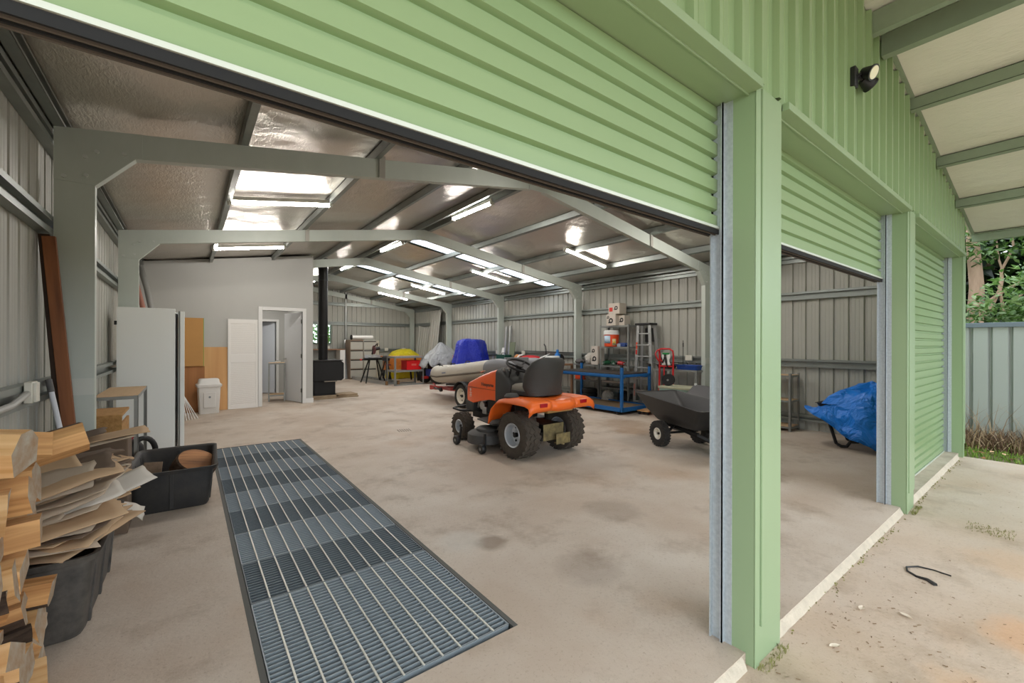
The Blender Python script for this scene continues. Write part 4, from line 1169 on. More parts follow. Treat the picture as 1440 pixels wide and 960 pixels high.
# ================================================================== end wall furniture
M_DESKT = mat('desk_top', (150, 112, 84), .6, var=.2, scale=6)
t = thing('workbench_desk', 'desk with brown top and white side under the end window', 'desk', (4.10, 17.30, 0))
mb = MB(); mb.box(-.80, .72, -.32, .32, 1.13, 1.17); mb.build('desk_top', M_DESKT, t, bevel=.004)
mb = MB(); mb.box(.54, .72, -.32, .32, 0, 1.13); mb.build('side_panel', M_WHITE, t, bevel=.003)
mb = MB(); mb.box(-.8, -.74, -.3, .3, 0, 1.13); mb.build('side_panel', M_WHITE, t, bevel=.003)
mb = MB(); mb.box(-.74, .54, .27, .30, .7, 1.13); mb.build('back_rail', M_GREYSTEEL, t)
t = thing('electric_kettle', 'small dark red kettle shape on the desk beside the flue', 'kettle', (3.52, 17.18, 1.17))
mb = MB(); mb.lathe([(.10, 0), (.11, .05), (.09, .18), (.05, .22), (0, .23)], 18); mb.build('body', mat('dark_red', (120, 44, 40), .4), t)
mb = MB(); mb.tube([(.09, 0, .16), (.16, 0, .15), (.17, 0, .06), (.10, 0, .04)], .012, 6); mb.build('handle', M_BLACK, t)
t = thing('wire_basket', 'dark tangled wire basket on the desk left of the flue', 'basket', (3.45, 17.2, 1.41))
mb = MB()
for i in range(6): mb.tube([(.14 * math.cos(a), .14 * math.sin(a), -.0 + .16 * abs(math.sin(a * 1.5 + i))) for a in [2 * PI * j / 14 + i * .4 for j in range(15)]], .012, 5)
mb.build('wire', M_BLACKMETAL, t)
t['label'] = 'dark tangled wire coil on the window ledge left of the flue'
t = thing('power_outlet', 'white power outlet on the end wall above the desk', 'outlet', (4.38, YEND - .075, 1.22))
mb = MB(); mb.box(-.06, .06, -.03, .0, -.055, .055); mb.build('plate', M_OUT, t, bevel=.006)
for i, (x, lab) in enumerate(((6.72, 'white power outlet on the end wall rail above the yellow tarp'), (7.5, 'white power outlet on the end wall near the corner'))):
    t = thing('power_outlet', lab, 'outlet', (x, YEND - .075, 1.13)); mb = MB(); mb.box(-.075, .075, -.03, .0, -.065, .065); mb.build('plate', M_OUT, t, bevel=.006)
leaner('aluminium_tube', 'white aluminium tube leaning on the end wall beside the desk', 'tube', (4.92, 17.20, 0), (5.02, 17.62, 1.52), .10, .06, M_ALU)
# two filing cabinets
M_FILE = mat('filing_grey', (188, 186, 176), .45, var=.1, scale=4)
M_FILES = mat('filing_side', (150, 128, 108), .5, var=.3, scale=4)
for i, (x, lab) in enumerate(((5.22, 'left grey four drawer filing cabinet, silver bolt of wrap on top'), (5.735, 'right grey four drawer filing cabinet behind the mitre saw'))):
    t = thing('filing_cabinet', lab, 'filing cabinet', (x, 17.15, 0), 0, 'filing cabinets by the end wall')
    mb = MB(); mb.box(-.25, .25, -.30, .31, 0, 1.52); mb.build('body', M_FILES if i == 0 else M_FILE, t, bevel=.004)
    for q in range(4):
        z = .05 + q * .365
        mb = MB(); mb.box(-.235, .235, -.318, -.302, z, z + .335); d = mb.build('drawer', M_FILE, t, bevel=.004)
        mb = MB(); mb.box(-.235, .235, -.321, -.317, z + .30, z + .335); mb.build('drawer_pull', M_DARK, d)
mb = MB(); mb.cyl((5.08, 17.0, 1.62), (5.88, 17.0, 1.62), .095, n=24)
o = mb.build('foil_roll', mat('roll_white', (226, 226, 222), .3, .2)); tag(o, 'silver white roll lying on top of the filing cabinets', 'roll')
mb = MB(); mb.cyl((5.04, 17.0, 1.62), (5.081, 17.0, 1.62), .098, n=24); mb.build('roll_end', M_DARK, o)
mb = MB(); mb.cyl((6.08, 17.0, 0), (6.08, 17.0, 1.50), .075, n=20)
o = mb.build('standing_roll', mat('roll_cream', (206, 200, 184), .5)); tag(o, 'tall pale roll standing right of the filing cabinets', 'roll')
# mitre saw on its stand
t = thing('mitre_saw', 'mitre saw on a folding black stand before the filing cabinets', 'saw', (5.22, 15.0, 0), R(0))
mb = MB(); mb.box(-.40, .42, -.02, .02, .80, .84); mb.box(-.30, .30, -.16, .16, .84, .87)
st = mb.build('stand_rail', M_BLACKMETAL, t, bevel=.003)
for sx in (-1, 1):
    for sy in (-1, 1):
        mb = MB(); mb.bar((sx * .14, sy * .05, .80), (sx * .34, sy * .28, .01), .035); mb.build('leg', M_BLACKMETAL, t)
mb = MB(); mb.lathe([(.06, .87), (.16, .875), (.17, .90), (.16, .915), (0, .915)], 24); mb.build('turntable', M_ALU, t)
mb = MB(); mb.box(-.28, -.02, .05, .09, .87, .98); mb.box(.02, .28, .05, .09, .87, .98); mb.build('fence', M_ALU, t, bevel=.003)
Mrot = Matrix.Translation((0.02, -.02, 1.16)) @ Matrix.Rotation(R(90), 4, 'Y')
mb = MB(); mb.lathe([(0, -.02), (.15, -.02), (.16, 0), (.15, .02), (0, .02)], 26, Mrot); mb.build('blade_guard', mat('saw_maroon', (96, 44, 48), .4), t)
mb = MB(); mb.cyl((.03, -.02, 1.18), (.22, -.02, 1.22), .06, n=16); mb.cyl((.0, .10, 1.0), (.02, .02, 1.2), .03, n=10); mb.build('motor', M_BLACK, t)
mb = MB(); mb.tube([(.0, -.16, 1.28), (.04, -.22, 1.36), (.10, -.18, 1.38), (.12, -.08, 1.30)], .02, 8); mb.build('handle', M_BLACK, t)
mb = MB(); mb.cyl((-.46, 0, .82), (-.40, 0, .82), .03, n=10); mb.build('stop_knob', mat('knob_red', (196, 40, 40), .4), t)
# second folding stand with a pipe vice beside it
t = thing('tripod_stand', 'black folding stand with round head beside the orange table', 'stand', (5.52, 14.55, 0))
mb = MB(); mb.lathe([(.05, .78), (.13, .79), (.14, .90), (.10, .95), (0, .96)], 16); mb.build('head', M_BLACK, t)
for q in range(3):
    a = 2 * PI * q / 3 + .3
    mb = MB(); mb.tube([(0.03 * math.cos(a), .03 * math.sin(a), .80), (.16 * math.cos(a), .16 * math.sin(a), .35), (.24 * math.cos(a), .24 * math.sin(a), .01)], .022, 7); mb.build('leg', M_BLACKMETAL, t)
mb = MB(); mb.lathe([(.02, .55), (.10, .56), (.10, .60), (.02, .61)], 14, Matrix.Translation((.05, -.05, .06))); mb.build('spreader', mat('knob_plum', (110, 50, 60), .5), t)
# long aluminium plank ladder lying on the floor
t = thing('extension_ladder', 'aluminium extension ladder lying on the floor before the mitre saw', 'ladder', (5.20, 13.95, 0), 0)
P0, P1 = Vector((5.27, 13.85, 0)), Vector((5.05, 17.0, 0))
t.location = P0; d = (P1 - P0); t.rotation_euler = (0, 0, math.atan2(d.y, d.x)); Ld = d.length
for s in (0, 1):
    mb = MB(); y = .0 - s * .42
    mb.box(0, Ld, y - .012, y + .012, 0, .12); mb.box(0, Ld, y - .03, y + .03, .112, .12); mb.box(0, Ld, y - .03, y + .03, 0, .008)
    mb.build('stile', M_ALU, t)
for i in range(11):
    mb = MB(); x = .15 + i * (Ld - .3) / 10; mb.cyl((x, 0, .06), (x, -.42, .06), .016, n=8); mb.build('rung', M_GREYSTEEL, t)
for s in (0, 1):
    mb = MB(); y = .0 - s * .42; mb.box(-.05, .02, y - .035, y + .035, 0, .13); mb.build('foot', mat('ladder_foot', (140, 104, 66), .7), t, bevel=.004)
# orange table
t = thing('orange_workbench', 'bright orange topped work table behind the bare steel rack', 'table', (6.24, 15.0, 0), R(0))
M_ORT = mat('orange_board', (222, 128, 44), .5, var=.15, scale=5)
mb = MB(); mb.box(-.72, .72, -.36, .36, .90, .93); mb.build('table_top', M_ORT, t, bevel=.004)
mb = MB(); mb.box(-.55, .68, -.33, .33, .42, .86); mb.build('cabinet_box', mat('orange_box', (206, 120, 40), .5, var=.4, scale=6, c2=(120, 70, 30)), t, bevel=.004)
for sx in (-1, 1):
    for sy in (-1, 1):
        mb = MB(); mb.bar((sx * .45, sy * .28, .90), (sx * .56, sy * .30, 0.01), .05); mb.build('leg', M_BLACKMETAL, t)
# bare steel rack with the red crate
rk = rack('steel_rack', 'bare grey steel rack holding a red crate', (5.88, 13.72, 0), R(5), 1.08, .58, [.50, .96], M_GREYSTEEL, M_ALU, cat='rack', leg=.05, face=.06)
mb = MB(); mb.box(-.54, .54, -.29, -.285, 0, .05); mb.box(-.54, .54, .285, .29, 0, .05); mb.build('bottom_rail', M_GREYSTEEL, rk)
t = thing('plastic_crate', 'bright red plastic crate on the steel rack shelf', 'crate', (6.10, 13.74, .502), R(5))
M_RED = mat('crate_red', (226, 28, 26), .4)
mb = MB()
for s in (-1, 1):
    mb.box(-.27, .27, s * .19 - .008, s * .19 + .008, 0, .30)
    mb.box(s * .27 - .008, s * .27 + .008, -.19, .19, 0, .30)
mb.box(-.27, .27, -.19, .19, 0, .012); mb.build('walls', M_RED, t, bevel=.004)
mb = MB()
for s in (-1, 1): mb.box(-.29, .29, s * .20 - .012, s * .20 + .012, .28, .31); mb.box(s * .28 - .012, s * .28 + .012, -.2, .2, .28, .31)
mb.build('rim', M_RED, t, bevel=.005)
mb = MB(); mb.box(-.10, .08, -.2005, -.199, .14, .20); mb.build('label_plate', mat('crate_label', (236, 120, 104), .5), t)

# ================================================================== tarps and covered things at the back
def drape(name, label, cat, cx, cy, prof, W, D, m, seed=0, wob=.05, rz=0, flare=.08, n=72, pleat=.035, pk=9, skirt_jag=.05, power=3.0, solid=.006):
    """cloth thrown over something: closed rings from the hem to the crown; prof = [(scale, z)...] plus lopsided ridge"""
    mb = MB(); rings = len(prof)
    def fn(i, j):
        a = 2 * PI * i / n; s, z = prof[j]
        ca, sa = math.cos(a), math.sin(a)
        den = (abs(ca) ** power + abs(sa) ** power) ** (1 / power)
        x, y = ca / den, sa / den
        hem = 1 - j / (rings - 1)
        f = s * (1 + pleat * hem ** .6 * math.sin(a * pk + seed) + wob * noise.noise(Vector((ca * 1.7 + seed, sa * 1.7, z * 3))))
        zz = z + (skirt_jag * hem ** 3) * noise.noise(Vector((ca * 3 + seed, sa * 3, 5))) + wob * .8 * noise.noise(Vector((x * s * 2.3, y * s * 2.3, seed + 3))) * (1 - hem * .8)
        return (x * f * W / 2, y * f * D / 2, max(zz, .012))
    mb.grid(fn, n, rings, close_u=True)
    top = [i * rings + rings - 1 for i in range(n)]
    c = Vector((0, 0, 0))
    for q in top: c += mb.v[q]
    mb.v.append(c / n); ci = len(mb.v) - 1
    for i in range(n): mb.face((top[i], top[(i + 1) % n], ci))
    o = mb.build(name, m, smooth=60, solid=solid, offset=0); place(o, (cx, cy, 0), rz)
    return tag(o, label, cat)
def crinkle(name, c, rough=.35, c2=None, var=.3, bs=9, bump=.6, spec=.5, coat=0.0, metal=0.0):
    m, nt, b = new_mat(name); N, L = nt.nodes, nt.links
    b.inputs['Roughness'].default_value = rough; b.inputs['Metallic'].default_value = metal
    if coat: b.inputs['Coat Weight'].default_value = coat
    tc = N.new('ShaderNodeTexCoord')
    v = N.new('ShaderNodeTexVoronoi'); v.inputs['Scale'].default_value = bs; v.feature = 'F1'
    nz_ = N.new('ShaderNodeTexNoise'); nz_.inputs['Scale'].default_value = bs * .7; nz_.inputs['Detail'].default_value = 6; nz_.inputs['Distortion'].default_value = 1.2
    L.new(tc.outputs['Object'], nz_.inputs['Vector'])
    va = N.new('ShaderNodeVectorMath'); va.operation = 'MULTIPLY_ADD'; va.inputs[1].default_value = (.35, .35, .35)
    L.new(nz_.outputs['Color'], va.inputs[0]); L.new(tc.outputs['Object'], va.inputs[2]); L.new(va.outputs[0], v.inputs['Vector'])
    ad = N.new('ShaderNodeMath'); ad.operation = 'ADD'; L.new(v.outputs['Distance'], ad.inputs[0]); L.new(nz_.outputs['Fac'], ad.inputs[1])
    bp = N.new('ShaderNodeBump'); bp.inputs['Strength'].default_value = bump; bp.inputs['Distance'].default_value = .06
    L.new(ad.outputs[0], bp.inputs['Height']); L.new(bp.outputs['Normal'], b.inputs['Normal'])
    b.inputs['Base Color'].default_value = lin(c)
    return m
M_YTARP = crinkle('yellow_tarp', (220, 204, 30), .35)
drape('yellow_tarp', 'bright yellow tarpaulin over a low heap by the end wall', 'tarp', 6.93, 16.35, [(1.10, .02), (1.05, .35), (1.0, .72), (.93, .92), (.72, 1.06), (.40, 1.13), (.15, 1.15)], 1.18, 1.0, M_YTARP, 2, .10, power=3)
M_CLEAR = crinkle('clear_sheet', (206, 208, 208), .22, bs=7, bump=.9)
nt = M_CLEAR.node_tree; b = nt.nodes['Principled BSDF']; b.inputs['Alpha'].default_value = .62
# quad bike under the clear plastic
t = thing('quad_bike', 'dark quad bike under crumpled clear plastic with a blue front', 'quad bike', (7.18, 13.64, 0), R(8))
for sx in (-.42, .42):
    for sy in (-.38, .38):
        mb = MB(); Mx_ = Matrix.Translation((sx, sy, .26)) @ Matrix.Rotation(R(90), 4, 'X')
        mb.lathe([(.10, -.09), (.22, -.10), (.26, -.07), (.26, .07), (.22, .10), (.10, .09)], 24, Mx_); mb.build('wheel', M_RUBBER, t)
mb = MB(); mb.cbox((0, 0, .55), (.9, .42, .30)); mb.cbox((.05, 0, .80), (.6, .30, .22)); mb.build('body', M_BLACK, t, bevel=.05, seg=3)
mb = MB(); mb.cbox((-.52, -.1, .38), (.18, .34, .24)); mb.build('front_guard', mat('blue_plastic', (40, 54, 130), .4), t, bevel=.04, seg=3)
mb = MB(); mb.cbox((-.66, .0, .22), (.20, .14, .09)); mb.build('tow_bar', mat('red_steel', (170, 36, 32), .5), t, bevel=.01)
drape('plastic_sheet', 'crumpled clear plastic sheet with red print draped over the quad bike', 'plastic sheet', 7.18, 13.62, [(1.10, .62), (1.06, .70), (.98, .84), (.82, 1.0), (.58, 1.14), (.32, 1.28), (.12, 1.38)], 1.40, 1.0, M_CLEAR, 5, .24, R(8), pleat=.09, skirt_jag=.30, power=2.3, solid=.004)
ps = bpy.data.objects['plastic_sheet']
M_PRINT = mat('red_print', (206, 60, 56), .5)
for i, (x, z, w_) in enumerate(((.26, .84, .30), (.32, .76, .34), (.24, .92, .16))):
    mb = MB(); mb.grid(lambda a, b2: (x - w_ / 2 + w_ * a / 10, -.50 + .12 * (z - .7) + .012 * math.sin(a), z + .05 * b2 + .03 * math.sin(a * .9 + i)), 11, 2); mb.build('print_band', M_PRINT, ps, solid=.003)
M_BTARP = crinkle('blue_tarp', (22, 44, 180), .38, bs=8)
o = drape('blue_tarp', 'deep blue tarpaulin hanging over the outboard motor behind the boat', 'tarp', 7.28, 11.75, [(1.10, .50), (1.02, .80), (.92, 1.1), (.84, 1.35), (.74, 1.47), (.5, 1.52), (.2, 1.53)], 1.08, .78, M_BTARP, 9, .08, R(0), pleat=.20, pk=5, skirt_jag=.12)
t = thing('outboard_stand', 'stand hidden under the blue tarpaulin', 'stand', (7.28, 11.75, 0)); 
mb = MB(); mb.box(-.30, .30, -.05, .05, 1.0, 1.4); mb.build('beam', M_GREYSTEEL, t)
for sx in (-.25, .25):
    mb = MB(); mb.bar((sx, -.2, 0), (sx, 0, 1.1), .05); mb.bar((sx, .2, 0), (sx, 0, 1.1), .05); mb.build('leg', M_GREYSTEEL, t)
t['label'] = 'steel trestle under the deep blue tarpaulin, its legs showing below'
# roofing sheets leaning in the far right corner
M_ROOFS = mat('roof_sheet', (178, 178, 170), .45, .1, var=.1, scale=3)
def ribbed_panel(name, label, y0, y1, zt0, zt1, xb, xt, m):
    mb = MB(); pr = rib_profile(y1 - y0, pitch=.20, depth=.022, start=.03)
    vs = []
    for u, d in pr:
        f = u / (y1 - y0); vs.append((xb - d, y0 + u, 0.004)); vs.append((xt - d, y0 + u, zt0 + (zt1 - zt0) * f))
    mb.add(vs, [(2 * i, 2 * i + 2, 2 * i + 3, 2 * i + 1) for i in range(len(pr) - 1)])
    mb2 = mb.build(name, m, smooth=0, solid=.003); return tag(mb2, label, 'roof sheet')
ribbed_panel('roofing_sheet', 'tall grey roofing sheet leaning between the last two right columns', 14.9, 15.75, 2.72, 2.66, 7.55, 7.86, M_ROOFS)
ribbed_panel('roofing_sheet', 'shorter grey roofing sheet with clipped corner leaning in the far right corner', 15.95, 17.0, 1.98, 2.16, 7.62, 7.86, M_ROOFS)
for i, (y, lab) in enumerate(((10.66, 'left aluminium tube standing on the workbench against the third right column'), (10.46, 'right aluminium tube standing on the workbench against the third right column'))):
    leaner('aluminium_tube', lab, 'tube', (7.80, y - .05, .884), (7.90, y, 1.93), .075, .06, M_ALU)
# ================================================================== ride-on mower
M_ORANGE = mat('mower_orange', (250, 98, 22), .38, coat=.3, var=.08, scale=4)
M_ORANGE2 = mat('mower_orange_plastic', (246, 112, 38), .42, var=.06, scale=4)
M_CHAR = mat('charcoal_plastic', (66, 66, 64), .6, var=.15, scale=12, bump=.05, bscale=80)
M_SEAT = mat('seat_vinyl', (62, 61, 58), .62, var=.35, scale=5, c2=(44, 44, 43), bump=.04, bscale=90)
M_SEATG = mat('seat_grey', (138, 132, 120), .7, var=.2, scale=7)
M_DECK = mat('deck_grey', (74, 72, 70), .6, var=.5, scale=10, c2=(54, 52, 50), bump=.08)
M_RIM = mat('rim_silver', (196, 200, 204), .38, .3)
M_ZINCY = mat('zinc_yellow', (150, 134, 92), .5, .4, var=.8, scale=14, c2=(84, 76, 58))
MW = thing('ride_on_mower', 'orange and charcoal ride-on mower parked mid floor, seen from behind', 'mower', (3.62, 4.13, 0), R(91.5))
YX = Matrix.Rotation(R(90), 4, 'X')                       # lathe axis Z -> -Y
def wheel(par, x, y, r, w, rim_r, tread, side, rimm=M_RIM, name='wheel', rubber=M_RUBBER, holes=6, lugs=22):
    """tyre with tread blocks, dished rim facing `side`"""
    T = Matrix.Translation((x, y, r)) @ Matrix.Rotation(R(-90 * side), 4, 'X')
    hw = w / 2; mb = MB()
    prof = [(rim_r - .005, -hw * .80), (rim_r + .02, -hw * .98), (r * .84, -hw), (r * .95, -hw * .86), (r * .985, -hw * .5), (r * .985, hw * .5), (r * .95, hw * .86), (r * .84, hw), (rim_r + .02, hw * .98), (rim_r - .005, hw * .80), (rim_r - .01, 0), (rim_r - .005, -hw * .80)]
    mb.lathe(prof, 44, T, cap=False)
    if tread:
        for rowi, (zc, zw) in enumerate(((-hw * .74, hw * .40), (-hw * .26, hw * .36), (hw * .24, hw * .36), (hw * .74, hw * .40))):
            for q in range(lugs):
                a = 2 * PI * (q + (rowi % 2) * .5) / lugs
                rr = r * (.955 if abs(zc) > hw * .5 else .985)
                Mq = T @ Matrix.Rotation(a, 4, 'Z') @ Matrix.Translation((rr, 0, zc)) @ Matrix.Rotation(R(28 if rowi % 2 else -28), 4, 'X') @ Matrix.Rotation(R((18 if zc > 0 else -18) if abs(zc) > hw * .5 else 0), 4, 'Y')
                b_ = 2 * PI * r / lugs * .33
                mb.box(-.007, .007, -b_, b_, -zw / 2, zw / 2, Mq)
    wh = mb.build(name, rubber, par, smooth=40)
    mb = MB()
    rp = [(rim_r, hw * .80), (rim_r - .008, hw * .88), (rim_r - .022, hw * .80), (rim_r - .032, hw * .10), (rim_r * .55, -hw * .02), (rim_r * .30, hw * .10), (rim_r * .28, hw * .22), (0, hw * .22)]
    mb.lathe(rp, 36, T, cap=False); mb.lathe([(rim_r, -hw * .8), (rim_r - .02, -hw * .8), (rim_r - .03, -hw * .2), (0, -hw * .2)], 36, T, cap=False)
    ri = mb.build('rim', rimm, wh, smooth=40)
    mb = MB()
    for q in range(holes):
        a = 2 * PI * q / holes
        c = T @ Vector((rim_r * .62 * math.cos(a), rim_r * .62 * math.sin(a), hw * .0)); c2 = T @ Vector((rim_r * .62 * math.cos(a), rim_r * .62 * math.sin(a), hw * .06))
        mb.cyl(c, c2, rim_r * .10, n=8)
    mb.cyl(T @ Vector((0, 0, hw * .20)), T @ Vector((0, 0, hw * .55)), rim_r * .19, n=14)
    mb.build('hub', M_BLACKMETAL, wh)
    return wh
M_TYRE = mat('dusty_tyre', (76, 67, 57), .9, var=.6, scale=18, c2=(52, 47, 42))
wheel(MW, 0, .385, .283, .25, .152, True, 1, rubber=M_TYRE); wheel(MW, 0, -.385, .283, .25, .152, True, -1, rubber=M_TYRE)
wheel(MW, 1.30, .37, .195, .17, .10, True, 1, rubber=M_TYRE, lugs=18); wheel(MW, 1.30, -.37, .195, .17, .10, True, -1, rubber=M_TYRE, lugs=18)
# hood
def hsec(x, hw, zb, zt, crown=.05, n=9):
    pts = [(x, -hw * 1.0, zb)]
    pts += [(x, -hw, zb + (zt - crown - zb) * .55)]
    for i in range(n):
        a = PI - PI * i / (n - 1)
        pts.append((x, hw * .98 * math.copysign(abs(math.cos(a)) ** .55, math.cos(a)), zt - crown + crown * math.sin(a) ** .7))
    pts += [(x, hw, zb + (zt - crown - zb) * .55), (x, hw, zb)]
    return pts
loft([hsec(.63, .262, .615, 1.06, .07), hsec(.80, .262, .612, 1.025, .07), hsec(1.02, .255, .575, .96, .07), hsec(1.24, .245, .52, .885, .07), hsec(1.38, .232, .51, .835, .06), hsec(1.43, .21, .53, .80, .05), hsec(1.45, .18, .56, .76, .04)]).build('hood', M_ORANGE, MW, bevel=.008, smooth=50)
hood = [c for c in MW.children if c.name.startswith('hood')][0]
text_mesh('Husqvarna', .068, 'hood_lettering', M_CHAR, hood, (.835, .2655, .82), (R(90), 0, R(180)), sx=1.0)
text_mesh('\u2655', .10, 'crown_mark', M_WHITE, hood, (1.26, .2495, .70), (R(90), 0, R(180))) if False else None
M_DECAL = mat('decal_white', (250, 214, 196), .5)
mb = MB()
for i, (dx, dz, w_, h_) in enumerate(((0, .085, .030, .012), (-.014, .070, .008, .026), (.014, .070, .008, .026), (0, .058, .012, .03), (0, .03, .06, .010), (0, .012, .045, .008), (0, -.006, .055, .012), (0, -.026, .05, .008))):
    mb.cbox((1.285 + dx, .2462, .645 + dz), (w_, .003, h_))
mb.build('hood_decal', M_DECAL, hood)
mb = MB(); mb.box(.64, 1.40, .2405, .2645, .755, .759); mb.build('hood_seam', mat('seam_dark', (120, 48, 20), .6), hood)
mb = MB(); mb.cbox((1.18, .10, .985), (.10, .03, .004), (0, R(14), 0)); mb.build('hood_badge', M_DECAL, hood)
# grille and bumper
loft([[(x, y, z) for x, y, z in ((1.22, -.25, .40), (1.22, .25, .40), (1.22, .25, .54), (1.22, -.25, .54))], [(1.44, -.235, .40), (1.44, .235, .40), (1.44, .235, .56), (1.44, -.235, .56)], [(1.475, -.18, .44), (1.475, .18, .44), (1.47, .18, .72), (1.47, -.18, .72)]]).build('front_grille', M_CHAR, MW, bevel=.02, seg=3)
mb = MB(); mb.tube([(1.28, .20, .40), (1.42, .34, .40), (1.58, .36, .415), (1.66, .24, .42), (1.66, -.24, .42), (1.58, -.36, .415), (1.42, -.34, .40), (1.28, -.20, .40)], .018, 8); mb.build('bumper_bar', M_BLACKMETAL, MW)
# dash tower
loft([hsec(.645, .268, .60, 1.065, .07), hsec(.56, .262, .60, 1.05, .07), hsec(.46, .235, .60, .96, .05), hsec(.40, .20, .60, .86, .04)]).build('dash', M_CHAR, MW, bevel=.006, smooth=50)
dash = [c for c in MW.children if c.name.startswith('dash')][0]
mb = MB()
for (x, y, z) in ((.50, .12, 1.00), (.46, .17, .965), (.46, .02, .98)):
    mb.tube([(x, y, z - .02), (x - .03, y + .01, z + .06)], .010, 7)
mb.build('dash_lever', M_BLACK, dash)
for y in (.10, .19):
    mb = MB(); mb.cyl((.55, y, 1.03), (.535, y, 1.06), .022, n=14); mb.build('dial', M_ALU, dash)
# steering wheel
sc_ = Vector((.44, 0, 1.10)); ax = Vector((-.42, 0, .90)).normalized(); u1 = Vector((0, 1, 0)); u2 = ax.cross(u1)
mb = MB(); mb.tube([sc_ + u1 * .185 * math.cos(a) + u2 * .185 * math.sin(a) for a in [2 * PI * i / 36 for i in range(36)]], .0165, 8, closed=True)
for a in (R(90), R(210), R(330)):
    mb.tube([sc_ - ax * .03, sc_ - ax * .012 + (u1 * math.cos(a) + u2 * math.sin(a)) * .10, sc_ + (u1 * math.cos(a) + u2 * math.sin(a)) * .18], .013, 7, radii=[.022, .014, .012])
mb.cyl(sc_ - ax * .05, sc_ + ax * .004, .045, .05, n=20)
sw = mb.build('steering_wheel', M_BLACK, MW)
mb = MB(); mb.cyl(sc_ - ax * .04, sc_ - ax * .30, .028, .04, n=14); mb.build('steering_column', M_CHAR, MW)
# seat
def srect(cx, z, hx, hy, p=4.0, n=32):
    pts = []
    for i in range(n):
        a = 2 * PI * i / n; ca, sa = math.cos(a), math.sin(a); den = (abs(ca) ** p + abs(sa) ** p) ** (1 / p)
        pts.append((cx + hx * ca / den, hy * sa / den, z))
    return pts
loft([srect(.15, .76, .16, .20), srect(.15, .765, .205, .255), srect(.15, .80, .215, .275), srect(.15, .85, .21, .27), srect(.15, .875, .18, .235)]).build('seat_cushion', M_SEATG, MW, smooth=60)
def bsec(x, z, w, d, k=3.2, n=32, bow=.05):
    pts = []
    for i in range(n):
        a = 2 * PI * i / n; ca, sa = math.cos(a), math.sin(a); den = (abs(ca) ** k + abs(sa) ** k) ** (1 / k)
        yy = w * sa / den; pts.append((x + d * ca / den + bow * (yy / w) ** 2 * 1.2, yy, z))
    return pts
loft([bsec(-0.080, .755, .24, .05), bsec(-0.100, .77, .285, .085), bsec(-0.120, .86, .305, .085, bow=.10), bsec(-0.145, .98, .31, .075, bow=.11), bsec(-0.175, 1.09, .30, .065, bow=.09), bsec(-0.195, 1.165, .27, .055, bow=.06), bsec(-0.205, 1.205, .21, .042, bow=.04), bsec(-0.208, 1.22, .14, .02, bow=.02)]).build('seat_back', M_SEAT, MW, smooth=60)
loft([srect(.10, .745, .22, .23), srect(.10, .75, .265, .29), srect(.10, .80, .265, .295), srect(.10, .806, .25, .28)]).build('seat_shell', M_SEAT, MW, smooth=60)
for y in (-.09, .09):
    mb = MB(); mb.box(.0, .03, y - .02, y + .02, .68, .76); mb.cyl((.015, y, .69), (.015, y, .75), .03, n=10); mb.build('seat_spring', M_BLACKMETAL, MW)
# fenders
prof = [(-.385, .605), (-.395, .66), (-.375, .705), (-.30, .725), (-.10, .73), (.12, .725), (.25, .695), (.34, .62), (.39, .52), (.41, .42)]
def fend(y0, y1, ylip):
    mb = MB(); nv = 7
    def fn(i, j):
        x, z = prof[i]; f = j / (nv - 1); y = y0 + (y1 - y0) * f
        drop = .0 if f < .72 else .05 * ((f - .72) / .28) ** 2
        return (x, y, z - drop)
    mb.grid(fn, len(prof), nv)
    return mb.build('fender', M_ORANGE2, MW, solid=.014, offset=0, smooth=60)
fend(.20, .555, 1); fend(-.20, -.555, -1)
mb = MB()
mb.grid(lambda i, j: (prof[i][0], -.20 + .40 * j / 4, prof[i][1] - (.012 if 0 < j < 4 else 0)), 6, 5)
mb.build('rear_panel', M_ORANGE2, MW, solid=.014, offset=0, smooth=60)
for y in (-.34, .34):
    mb = MB(); mb.cbox((-.402, y, .678), (.014, .115, .046), (0, R(-8), 0)); mb.build('tail_light', mat('tail_red', (170, 24, 34), .25) if 'tail_red' not in bpy.data.materials else bpy.data.materials['tail_red'], MW, bevel=.004)
mb = MB(); mb.lathe([(.09, 0), (.095, .02), (.07, .05), (0, .055)], 18, Matrix.Translation((.12, .40, .725))); mb.build('fuel_cap', M_CHAR, MW)
# chassis, engine, pedals, transmission, hitch
mb = MB(); mb.box(-.25, 1.36, -.16, .16, .30, .40); mb.box(.30, .92, -.20, .20, .40, .66); mb.cyl((1.08, 0, .38), (1.08, 0, .60), .15, n=18); mb.box(.9, 1.2, -.14, .14, .36, .58); mb.build('chassis', M_BLACKMETAL, MW, bevel=.008)
mb = MB(); mb.cyl((1.06, .15, .50), (1.06, .20, .50), .06, n=16); mb.tube([(1.0, .16, .58), (1.12, .2, .56), (1.18, .18, .46)], .02, 8); mb.cbox((.98, .19, .44), (.10, .05, .10)); mb.build('engine', M_ALU, MW, bevel=.004)
for s in (-1, 1):
    mb = MB(); loft([[(.38, s * .22, .345), (.38, s * .50, .345), (.80, s * .46, .36), (.86, s * .22, .36)], [(.38, s * .22, .362), (.38, s * .50, .362), (.80, s * .46, .378), (.86, s * .22, .378)]], mb=mb)
    mb.build('footrest', M_CHAR, MW, bevel=.006)
mb = MB(); mb.cyl((0, -.30, .283), (0, .30, .283), .045, n=14); mb.box(-.14, .16, -.13, .13, .18, .38); mb.build('transaxle', M_DECK, MW, bevel=.01)
mb = MB(); mb.box(-.30, .02, -.26, .18, .555, .60); mb.build('fuel_tank_tray', mat('tray_tan', (176, 140, 84), .6), MW, bevel=.01)
